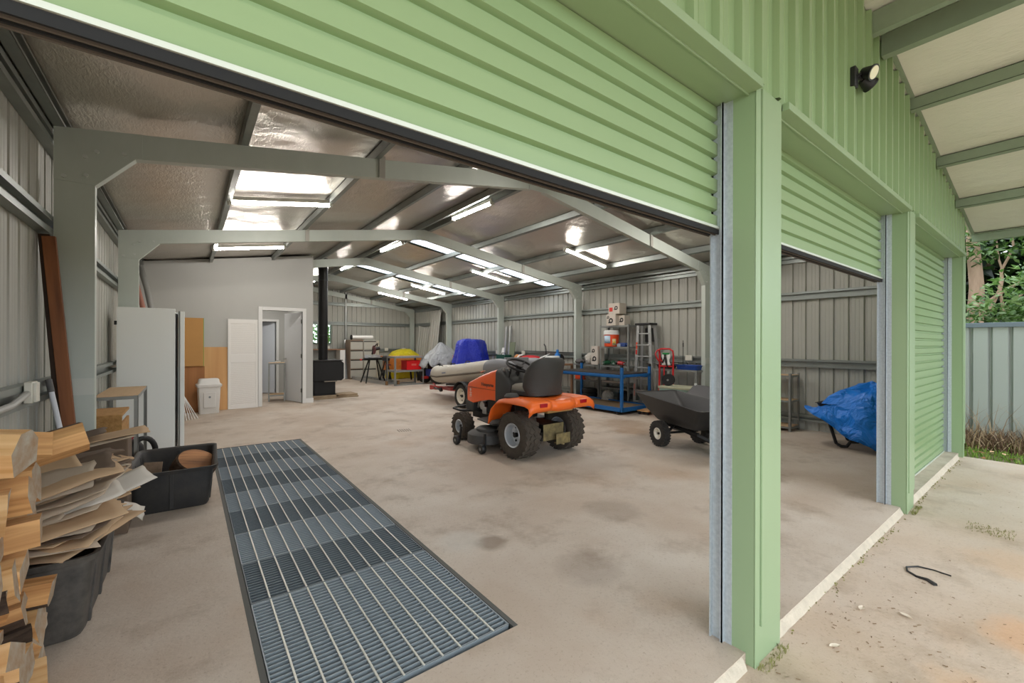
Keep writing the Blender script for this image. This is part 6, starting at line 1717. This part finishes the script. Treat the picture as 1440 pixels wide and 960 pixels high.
# workbench with clutter behind the boat
t = thing('workbench', 'long timber workbench covered in clutter along the right wall', 'workbench', (7.72, 9.25, 0))
mb = MB(); mb.box(-.28, .26, -1.45, 1.45, .84, .88); mb.build('bench_top', M_DESKT, t, bevel=.004)
for sx in (-1, 1):
    for y in (-1.38, 0, 1.38):
        mb = MB(); mb.box(sx * .22 - .03, sx * .22 + .03, y - .03, y + .03, 0, .84); mb.build('leg', M_DESKT, t)
BZ = .88
def boxy(name, label, cat, loc, s, m, rz=0, lid=None, lm=None, hand=False):
    t = thing(name, label, cat, loc, rz); mb = MB(); mb.box(-s[0] / 2, s[0] / 2, -s[1] / 2, s[1] / 2, 0, s[2]); mb.build('body', m, t, bevel=.008)
    mb = MB(); mb.box(-s[0] / 2 - .006, s[0] / 2 + .006, -s[1] / 2 - .006, s[1] / 2 + .006, s[2], s[2] + .03); mb.build('lid', lm or m, t, bevel=.006)
    if hand: mb = MB(); mb.tube([(0, -s[1] * .25, s[2] + .03), (0, -s[1] * .2, s[2] + .08), (0, s[1] * .2, s[2] + .08), (0, s[1] * .25, s[2] + .03)], .012, 7); mb.build('handle', M_BLACK, t)
    return t
boxy('tool_box', 'dark green tool box on the workbench next to the blue tarp', 'tool box', (7.62, 10.45, BZ), (.26, .42, .15), mat('box_green', (22, 74, 62), .45), 0, hand=True)
boxy('storage_box', 'small grey storage box on the workbench', 'box', (7.56, 10.05, BZ), (.22, .26, .07), mat('box_grey', (150, 152, 156), .5))
t = thing('red_bag', 'red and white bag lying on the workbench', 'bag', (7.62, 9.18, BZ))
lumpm = mat('bag_red', (196, 28, 36), .55, var=.4, scale=16, c2=(150, 20, 28))
mb = MB(); loft([srect(0, .0, .12, .36), srect(0, .03, .15, .42), srect(.01, .12, .13, .38), srect(.02, .17, .08, .28), srect(.02, .19, .03, .12)], mb=mb); mb.build('bag_body', lumpm, t, smooth=60)
mb = MB(); mb.tube([(-.13, .40, .02), (-.14, .42, .10), (-.08, .40, .18), (0, .36, .19)], .025, 8); mb.build('white_piping', M_WHITE, t)
mb = MB(); mb.cbox((0, 0, .0), (.24, .30, .012), (R(-22), R(-14), R(25))); o = mb.build('white_board', M_WHITE); o.location = (7.62, 8.62, BZ + .17); tag(o, 'white sheet of card lying tilted on the workbench clutter', 'card')
lump('rag_pile', 'pile of tan and orange rags on the workbench', 'rag', (7.66, 9.80, BZ), (.22, .24, .20), mat('rag_tan', (206, 150, 96), .8, var=.7, scale=10, c2=(214, 110, 50)), 6)
lump('rag_pile', 'maroon rag bundle on the workbench between the tan rags and the red bag', 'rag', (7.66, 9.58, BZ), (.2, .18, .16), mat('rag_maroon', (92, 44, 42), .85), 9)
lump('dark_bag', 'black bag at the near end of the workbench', 'bag', (7.70, 8.36, BZ), (.26, .34, .22), mat('bag_black', (36, 36, 38), .7), 11)
mb = MB(); mb.tube([(7.86, 8.78, .88), (7.86, 8.80, 1.22), (7.86, 8.82, 1.32), (7.86, 8.88, 1.38)], .016, 8); o = mb.build('bent_pipe', M_BLACK); tag(o, 'black bent pipe standing at the back of the workbench', 'pipe')
t = thing('bottle_jack', 'bright blue bottle jack standing on the bench end above the mower seat', 'jack', (7.56, 8.02, BZ))
M_BJ = mat('jack_blue', (24, 112, 190), .4)
mb = MB(); mb.box(-.07, .07, -.09, .09, 0, .03); mb.build('base', M_BJ, t, bevel=.006); mb = MB(); mb.lathe([(.065, .03), (.07, .06), (.07, .24), (.05, .27), (.035, .28), (.035, .36), (0, .37)], 20); mb.build('cylinder', M_BJ, t)
mb = MB(); mb.cyl((0, .08, .05), (0, .085, .22), .022, n=10); mb.build('pump', M_BJ, t)
mb = MB(); mb.lathe([(.03, .0), (.11, .01), (.12, .04), (.11, .07), (.03, .08)], 18, Matrix.Translation((7.72, 8.12, BZ + .13)) @ Matrix.Rotation(R(90), 4, 'X')); o = mb.build('black_pulley', M_BLACK); tag(o, 'black round pulley standing behind the blue bottle jack', 'pulley')
o.location = (0, 0, 0)
mb = MB(); mb.cbox((0, 0, .14), (.012, .16, .26), (0, R(12), 0)); o = mb.build('white_card', M_WHITE); o.location = (7.82, 10.75, BZ + .12); tag(o, 'small white card leaning on the wall above the green tool box', 'card')
mb = MB(); mb.cbox((0, 0, .28), (.014, .30, .56), (0, R(8), 0)); o = mb.build('olive_board', mat('panel_olive', (112, 120, 96), .7)); o.location = (7.80, 10.30, BZ); tag(o, 'olive green board leaning behind the rags on the workbench', 'board')
boxy('cardboard_box', 'small tan box on the ledge behind the clear plastic sheet', 'box', (7.86, 12.9, 0), (.22, .26, 1.12), M_CARD)
# outboard motor on a stand beside the rack
t = thing('outboard_motor', 'black outboard motor with a white cowl top on its stand by the blue frame', 'outboard motor', (7.22, 7.86, 0), R(200))
mb = MB(); loft([srect(0, .92, .17, .12), srect(0, .95, .20, .14), srect(-.01, 1.03, .20, .14), srect(-.02, 1.05, .19, .13)], mb=mb); mb.build('cowl', M_BLACK, t, smooth=50)
mb = MB(); loft([srect(-.02, 1.05, .20, .14), srect(-.03, 1.075, .21, .14), srect(-.03, 1.09, .17, .11)], mb=mb); mb.build('cowl_top', M_WHITE, t, smooth=50)
mb = MB(); mb.bar((.02, 0, .95), (.12, 0, .38), .07, .10); mb.cyl((.02, 0, .33), (.30, 0, .36), .045, n=12); mb.box(.08, .2, -.008, .008, .18, .36); mb.build('drive_leg', M_BLACK, t, bevel=.008)
mb = MB()
for q in range(3):
    a = 2 * PI * q / 3; mb.cbox((.31, .06 * math.cos(a), .36 + .06 * math.sin(a)), (.012, .07, .07), (a, 0, R(20)))
mb.build('propeller', M_BLACK, t)
mb = MB(); mb.bar((-.08, 0, .92), (-.10, 0, .02), .05); mb.bar((-.30, 0, .03), (.20, 0, .03), .05); mb.bar((-.10, -.22, .03), (-.10, .22, .03), .05); mb.build('stand', M_GREYSTEEL, t)
# shelf behind the middle door and wheelbarrow under a blue tarp
rack('shelf_rack', 'dim steel shelf rack by the right wall, seen through the middle door', (7.82, 3.12, 0), 0, .36, .80, [.08, .50, .90], M_GREYSTEEL, M_CHIP, cat='shelf rack', leg=.035, H=.93)
t = thing('wheelbarrow', 'wheelbarrow under the bright blue tarpaulin, black leg loop showing', 'wheelbarrow', (7.25, 1.75, 0), R(-92))
mb = MB(); loft([rrect(.28, .20, .05, .30), rrect(.42, .29, .06, .58), rrect(.44, .31, .06, .585)], mb=mb, cap1=False); mb.build('barrow_tray', M_BLACKMETAL, t, smooth=40)
for s in (-1, 1):
    mb = MB(); mb.tube([(-.42, s * .25, .42), (-.3, s * .22, .34), (.45, s * .06, .22)], .02, 8); mb.build('handle_bar', M_BLACKMETAL, t)
    mb = MB(); mb.tube([(-.02, s * .21, .32), (-.04, s * .21, .10), (-.08, s * .21, .03), (-.14, s * .21, .02), (-.20, s * .21, .05), (-.28, s * .21, .32)], .02, 8); mb.build('leg_loop', M_BLACKMETAL, t)
mb = MB(); Mq = Matrix.Translation((.50, 0, .19)) @ Matrix.Rotation(R(90), 4, 'X'); mb.lathe([(.09, -.04), (.17, -.045), (.19, -.02), (.19, .02), (.17, .045), (.09, .04)], 24, Mq); mb.build('barrow_wheel', M_RUBBER, t)
M_BT2 = crinkle('blue_poly_tarp', (16, 124, 228), .30, bs=5.5, bump=.9)
# tarp: lopsided drape built over the barrow, with a raised peak and flung corner
mb = MB(); n = 84; prof = [(1.06, .13), (1.02, .28), (.97, .42), (.95, .55), (.88, .68), (.74, .77), (.45, .82), (.16, .83)]
def tf(i, j):
    a = 2 * PI * i / n; s, z = prof[j]; ca, sa = math.cos(a), math.sin(a)
    den = (abs(ca) ** 2.6 + abs(sa) ** 2.6) ** (1 / 2.6); x, y = ca / den, sa / den
    hem = 1 - j / (len(prof) - 1)
    f = s * (1 + .05 * hem * math.sin(a * 7) + .10 * noise.noise(Vector((ca * 1.5, sa * 1.5, z * 2.5))))
    X = x * f * .40; Y = y * f * .44
    zz = z + .10 * noise.noise(Vector((X * 3.2, Y * 3.2, 4.2))) + .07 * noise.noise(Vector((X * 7, Y * 7, 1))) - .09 * abs(noise.noise(Vector((X * 5 + 3, Y * 5, 2))))
    zz += .06 * (1 - hem)
    # flung flap towards the far left
    k_ = max(0, math.cos(a - R(104))) ** 3
    X += -.08 * k_ * (.4 + .6 * hem); Y += .30 * k_ * hem; zz = zz * (1 - k_ * hem) + (.52 + .12 * (1 - hem)) * k_ * hem
    return (X, Y, max(zz, .05))
mb.grid(tf, n, len(prof), close_u=True)
top = [i * len(prof) + len(prof) - 1 for i in range(n)]; c = Vector((0, 0, 0))
for q in top: c += mb.v[q]
mb.v.append(c / n); ci = len(mb.v) - 1
for i in range(n): mb.face((top[i], top[(i + 1) % n], ci))
o = mb.build('blue_tarp', M_BT2, smooth=35, solid=.005, offset=0, loc=(7.28, 1.55, 0)); tag(o, 'bright blue crinkled tarpaulin over the wheelbarrow inside the middle door', 'tarp')
# ================================================================== outside: fence, grass, trees
FX = 9.6
M_FEN = mat('fence_sheet', (168, 174, 167), .5, .1, var=.15, scale=1.5, c2=(148, 158, 156))
M_FRAIL = mat('fence_rail', (112, 124, 132), .5, .2)
t = thing('steel_fence', 'grey green ribbed steel fence beyond the driveway', 'fence', (FX, 0, 0))
mb = MB(); pitch = .2; y = -6.0; prof = []
while y < 14:
    prof += [(y, 0), (y + .13, 0), (y + .150, .045), (y + .165, .045), (y + .185, 0)]; y += pitch
vs = []
for yy, d in prof: vs += [(d, yy, -.14), (d, yy, 1.68)]
mb.add(vs, [(2 * i, 2 * i + 2, 2 * i + 3, 2 * i + 1) for i in range(len(prof) - 1)])
mb.build('infill_sheet', M_FEN, t, smooth=0)
mb = MB(); mb.box(-.03, .06, -6, 14, 1.66, 1.73); mb.build('top_rail', M_FRAIL, t, bevel=.004)
mb = MB(); mb.box(-.03, .06, -6, 14, -.12, -.05); mb.build('bottom_rail', M_FRAIL, t, bevel=.004)
def blades(mb, n, xr, yr, h, w, m_i, z0_=-.09, lean=.5, rnd=None, dens=None):
    r = rnd
    for _ in range(n):
        x, y = r.uniform(*xr), r.uniform(*yr)
        hh = h * r.uniform(.5, 1.3); a = r.uniform(0, 2 * PI); l = lean * hh * r.uniform(.2, 1.2)
        dx, dy = math.cos(a), math.sin(a); px, py = -dy * w / 2, dx * w / 2
        p0 = (x + px, y + py, z0_); p1 = (x - px, y - py, z0_)
        q0 = (x + px * .7 + dx * l * .4, y + py * .7 + dy * l * .4, z0_ + hh * .6); q1 = (x - px * .7 + dx * l * .4, y - py * .7 + dy * l * .4, z0_ + hh * .6)
        tp = (x + dx * l, y + dy * l, z0_ + hh)
        mb.cur = m_i if not isinstance(m_i, tuple) else r.choice(m_i)
        mb.add([p0, p1, q1, q0, tp], [(0, 1, 2, 3), (3, 2, 4)])
ro = random.Random(77)
M_G1 = mat('grass_green', (104, 138, 44), .8); M_G2 = mat('grass_light', (140, 164, 68), .8)
M_D1 = mat('dry_grass', (150, 124, 92), .9); M_D2 = mat('dry_brown', (104, 80, 60), .9); M_D3 = mat('dry_pale', (186, 164, 130), .9)
mb = MB(); blades(mb, 5200, (8.18, 8.85), (-2.5, 4.5), .055, .010, (0, 0, 1), rnd=ro); blades(mb, 500, (8.7, 9.3), (-1.5, 3.0), .12, .010, (0, 1), rnd=ro)
o = mb.build('grass', [M_G1, M_G2], smooth=0); tag(o, 'short green grass strip along the driveway edge', 'grass', kind='stuff')
mb = MB(); blades(mb, 5200, (8.85, 9.56), (-2.5, 4.0), .26, .012, (0, 1, 1, 2), rnd=ro, lean=1.1); blades(mb, 260, (9.1, 9.5), (-1.5, 3.0), .60, .010, (0, 2), rnd=ro, lean=.9)
o = mb.build('dry_undergrowth', [M_D1, M_D2, M_D3], smooth=0); tag(o, 'tangled dry brown grass at the fence foot', 'dry grass', kind='stuff')
mb = MB()
for _ in range(420):
    x, y = ro.uniform(8.2, 9.2), ro.uniform(-1.5, 3.0); s = ro.uniform(.02, .05)
    mb.cur = ro.choice((0, 1, 2)); mb.add([(-s, 0, 0), (0, -s * .5, .004), (s, 0, 0), (0, s * .5, .008)], [(0, 1, 2, 3)], Matrix.Translation((x, y, ro.uniform(-.07, -.03))) @ Euler((ro.uniform(-.4, .4), ro.uniform(-.4, .4), ro.uniform(0, 6))).to_matrix().to_4x4())
o = mb.build('fallen_leaves', [mat('leaf_brown', (156, 104, 70), .8), mat('leaf_pale', (206, 168, 132), .8), mat('leaf_dark', (104, 64, 44), .8)], smooth=0); tag(o, 'brown fallen leaves on the grass strip', 'leaves', kind='stuff')
# litter on the driveway: bark crumbs, leaf scraps, black cord
mb = MB()
for _ in range(520):
    x, y = ro.uniform(1.6, 6.8), ro.uniform(-1.6, .84)
    if ro.random() < .5: x, y = ro.gauss(2.6, .5), ro.gauss(.55, .22)
    if y > .84: continue
    s = ro.uniform(.002, .0065)
    mb.add([(-s * 1.6, -s * .4, 0), (s * 1.6, -s * .3, .001), (s * 1.4, s * .4, .003), (-s * 1.5, s * .5, .002)], [(0, 1, 2, 3)], Matrix.Translation((x, y, -SLAB + .003)) @ Matrix.Rotation(ro.uniform(0, 6), 4, 'Z'))
o = mb.build('bark_crumbs', mat('crumb', (132, 108, 82), .9), smooth=0); tag(o, 'scattered bark crumbs and leaf scraps on the apron', 'debris', kind='stuff')
mb = MB()
for _ in range(260):
    x = ro.uniform(2.05, 7.7); y = YFRONT + .005 + ro.gauss(0, .018); s = ro.uniform(.006, .016)
    s *= .6; mb.add([(-s, -.002, 0), (s, -.002, 0), (0, .002, s * 1.4)], [(0, 1, 2)], Matrix.Translation((x, min(y, YFRONT + .03), -SLAB)) @ Matrix.Rotation(ro.uniform(0, 6), 4, 'Z'))
blades(mb, 120, (4.9, 5.2), (.81, .85), .022, .004, 0, z0_=-SLAB, rnd=ro); blades(mb, 100, (2.02, 2.3), (.81, .85), .018, .004, 0, z0_=-SLAB, rnd=ro)
blades(mb, 260, (4.85, 5.10), (.26, .52), .012, .004, 0, z0_=-SLAB, rnd=ro)
o = mb.build('moss_tufts', mat('moss', (128, 128, 70), .9), smooth=0); tag(o, 'small moss and weed tufts along the slab joint', 'moss', kind='stuff')
pts = [(3.80, .46, 0), (3.81, .54, 0), (3.79, .61, 0), (3.72, .655, 0), (3.66, .64, 0), (3.62, .59, 0), (3.62, .54, 0), (3.58, .50, 0)]
mb = MB(); mb.tube([(x, y, -SLAB + .005) for x, y, _ in pts], .006, 6, radii=[.004, .004, .005, .005, .006, .007, .011, .013])
o = mb.build('rubber_strap', M_BLACK); tag(o, 'curl of thin black rubber strap lying on the apron', 'strap')
for i, (x, y, lab) in enumerate(((2.94, .70, 'pale dry leaf on the apron near the first pillar'), (3.05, .54, 'pale dry leaf on the apron below the black strap'), (2.47, .69, 'pale leaf scrap nearest the photo bottom'))):
    mb = MB(); mb.grid(lambda a, b_: (-.03 + .06 * a / 6, (.014 * math.sin(PI * a / 6)) * (b_ - 1), .006 * abs(b_ - 1) + .004), 7, 3); o = mb.build('dry_leaf', mat('leaf_white', (222, 208, 188), .8) if 'leaf_white' not in bpy.data.materials else bpy.data.materials['leaf_white'], smooth=60, loc=(x, y, -SLAB)); o.rotation_euler = (0, 0, i * 1.3); tag(o, lab, 'leaf')
# trees behind the fence
def leaf_cloud(mb, n, c, s, size, rnd, mats_n, dens=.5):
    for _ in range(n):
        while True:
            p = Vector((rnd.uniform(-1, 1), rnd.uniform(-1, 1), rnd.uniform(-1, 1)))
            if p.length < 1 and noise.noise(p * 2.3 + Vector(c)) > -.25 - dens * .3: break
        p = Vector((p.x * s[0], p.y * s[1], p.z * s[2])) + Vector(c)
        z = size * rnd.uniform(.6, 1.4)
        M_ = Matrix.Translation(p) @ Euler((rnd.uniform(-.9, .9), rnd.uniform(-.9, .9), rnd.uniform(0, 6.3))).to_matrix().to_4x4()
        mb.cur = rnd.randrange(mats_n)
        mb.add([(-z, 0, 0), (-.2 * z, -z * .45, .12 * z), (z, 0, 0), (-.2 * z, z * .45, .12 * z)], [(0, 1, 2, 3)], M_)
def leaf_mat(name, c):
    m, nt, b = new_mat(name); b.inputs['Base Color'].default_value = lin(c); b.inputs['Roughness'].default_value = .45
    tr = nt.nodes.new('ShaderNodeBsdfTranslucent'); tr.inputs['Color'].default_value = lin((min(255, c[0] + 20), min(255, c[1] + 30), c[2]))
    mx = nt.nodes.new('ShaderNodeMixShader'); mx.inputs[0].default_value = .3
    nt.links.new(b.outputs[0], mx.inputs[1]); nt.links.new(tr.outputs[0], mx.inputs[2]); nt.links.new(mx.outputs[0], nt.nodes['Material Output'].inputs['Surface'])
    return m
LM = [leaf_mat('leaf_a', (96, 124, 74)), leaf_mat('leaf_b', (70, 98, 52)), leaf_mat('leaf_c', (132, 152, 106))]
LD = [leaf_mat('leaf_d', (30, 48, 26)), leaf_mat('leaf_e', (22, 36, 22)), leaf_mat('leaf_f', (40, 62, 32))]
M_TRUNK = mat('trunk', (176, 148, 126), .9, var=.6, scale=10, bump=.6, bscale=20, c2=(130, 104, 84), stretch=(1, 1, .2))
rt2 = random.Random(9)
t = thing('leafy_shrub', 'bright green leafy shrub rising behind the steel fence', 'shrub', (11.0, 0.9, 0))
mb = MB(); leaf_cloud(mb, 2600, (0.0, -1.0, 2.0), (.8, 1.3, .85), .065, rt2, 3); leaf_cloud(mb, 1500, (.2, .6, 1.72), (.7, 1.2, .50), .06, rt2, 3); leaf_cloud(mb, 500, (.1, 2.4, 1.75), (.8, 1.2, .6), .06, rt2, 3)
mb.build('foliage', LM, t, smooth=0)
mb = MB()
for (x, y) in ((0, -.6), (.1, .3), (0, 1.2)):
    mb.tube([(x, y, -.1), (x + .1, y + .1, 1.0), (x - .05, y + .05, 2.0)], .03, 6, radii=[.05, .035, .015])
mb.build('stems', M_TRUNK, t)
t = thing('old_tree', 'old tree with a bare pale trunk and twisted branches behind the fence', 'tree', (13.2, 1.25, 0))
mb = MB(); mb.tube([(0, 0, -.2), (.05, .03, 1.5), (-.02, -.02, 2.6), (.06, .05, 3.6), (.0, .1, 5.4)], .12, 12, radii=[.19, .14, .115, .10, .07]); mb.build('trunk', M_TRUNK, t)
for i, (p, q, r_, w_) in enumerate((((-.1, .25, 1.3), (-.2, .42, 2.4), (-.1, .55, 3.4), .05), ((0, -.15, 2.0), (-.1, -.42, 2.6), (-.1, -.50, 3.6), .04), ((-.1, -.2, 2.3), (-.2, -.75, 2.8), (-.2, -1.3, 3.1), .03), ((-.1, .1, 1.8), (-.2, .32, 2.2), (-.2, .36, 3.2), .035), ((-.05, -.1, 1.6), (-.2, -.42, 2.1), (-.3, -.8, 2.6), .03), ((.0, -.35, 2.0), (-.1, -.38, 2.7), (-.1, -.30, 3.5), .03), ((0, .5, 2.1), (-.1, .8, 2.5), (0, 1.3, 3.2), .04))):
    p, q, r_ = Vector(p), Vector(q), Vector(r_); pts = []
    for k_ in range(9):
        f = k_ / 8; v = (1 - f) ** 2 * p + 2 * f * (1 - f) * q + f * f * r_; v += Vector((noise.noise(Vector((i, f * 4, 0))), noise.noise(Vector((i, f * 4, 7))), 0)) * .08; pts.append(v)
    mb = MB(); mb.tube(pts, w_, 7, radii=[w_ * (1 - .6 * k_ / 8) for k_ in range(9)]); mb.build('branch', M_TRUNK, t)
mb = MB(); leaf_cloud(mb, 1500, (-.5, .0, 3.55), (1.0, 2.6, .55), .07, rt2, 3); mb.build('crown', [LM[1], LD[2], LM[0]], t, smooth=0)
for (x, y, z, s, n_, lab) in ((15.5, 1.2, 2.8, (1.6, 3.4, 3.0), 7000, 'dark evergreen mass behind the old tree'), (15.8, -3.4, 2.8, (1.6, 2.6, 3.0), 2000, 'dark evergreen at the near end behind the fence'), (15.2, 6.0, 2.8, (1.6, 2.6, 3.0), 2000, 'dark evergreen at the far end behind the fence')):
    t = thing('evergreen_tree', lab, 'tree', (x, y, 0)); mb = MB(); leaf_cloud(mb, n_, (0, 0, z), s, .21, rt2, 3, dens=2); mb.build('foliage', LD, t, smooth=0)
    mb = MB(); mb.tube([(0, 0, -.2), (.05, 0, 2.5), (0, 0, 5)], .2, 10, radii=[.25, .18, .08]); mb.build('trunk', M_TRUNK, t)
# shrub outside the end window
LW = [leaf_mat('leaf_g', (112, 168, 84)), leaf_mat('leaf_h', (76, 138, 56)), leaf_mat('leaf_i', (144, 190, 112))]
t = thing('garden_shrub', 'bright green shrub outside the end wall window', 'shrub', (4.75, 19.3, 0))
mb = MB(); leaf_cloud(mb, 2600, (0, 0, 1.7), (1.7, .7, 1.5), .085, rt2, 3, dens=2); mb.build('foliage', LW, t, smooth=0)
mb = MB(); mb.tube([(0, 0, -.2), (.05, 0, 1.0), (0, 0, 2.2)], .05, 8, radii=[.07, .05, .02]); mb.build('stem', M_TRUNK, t)
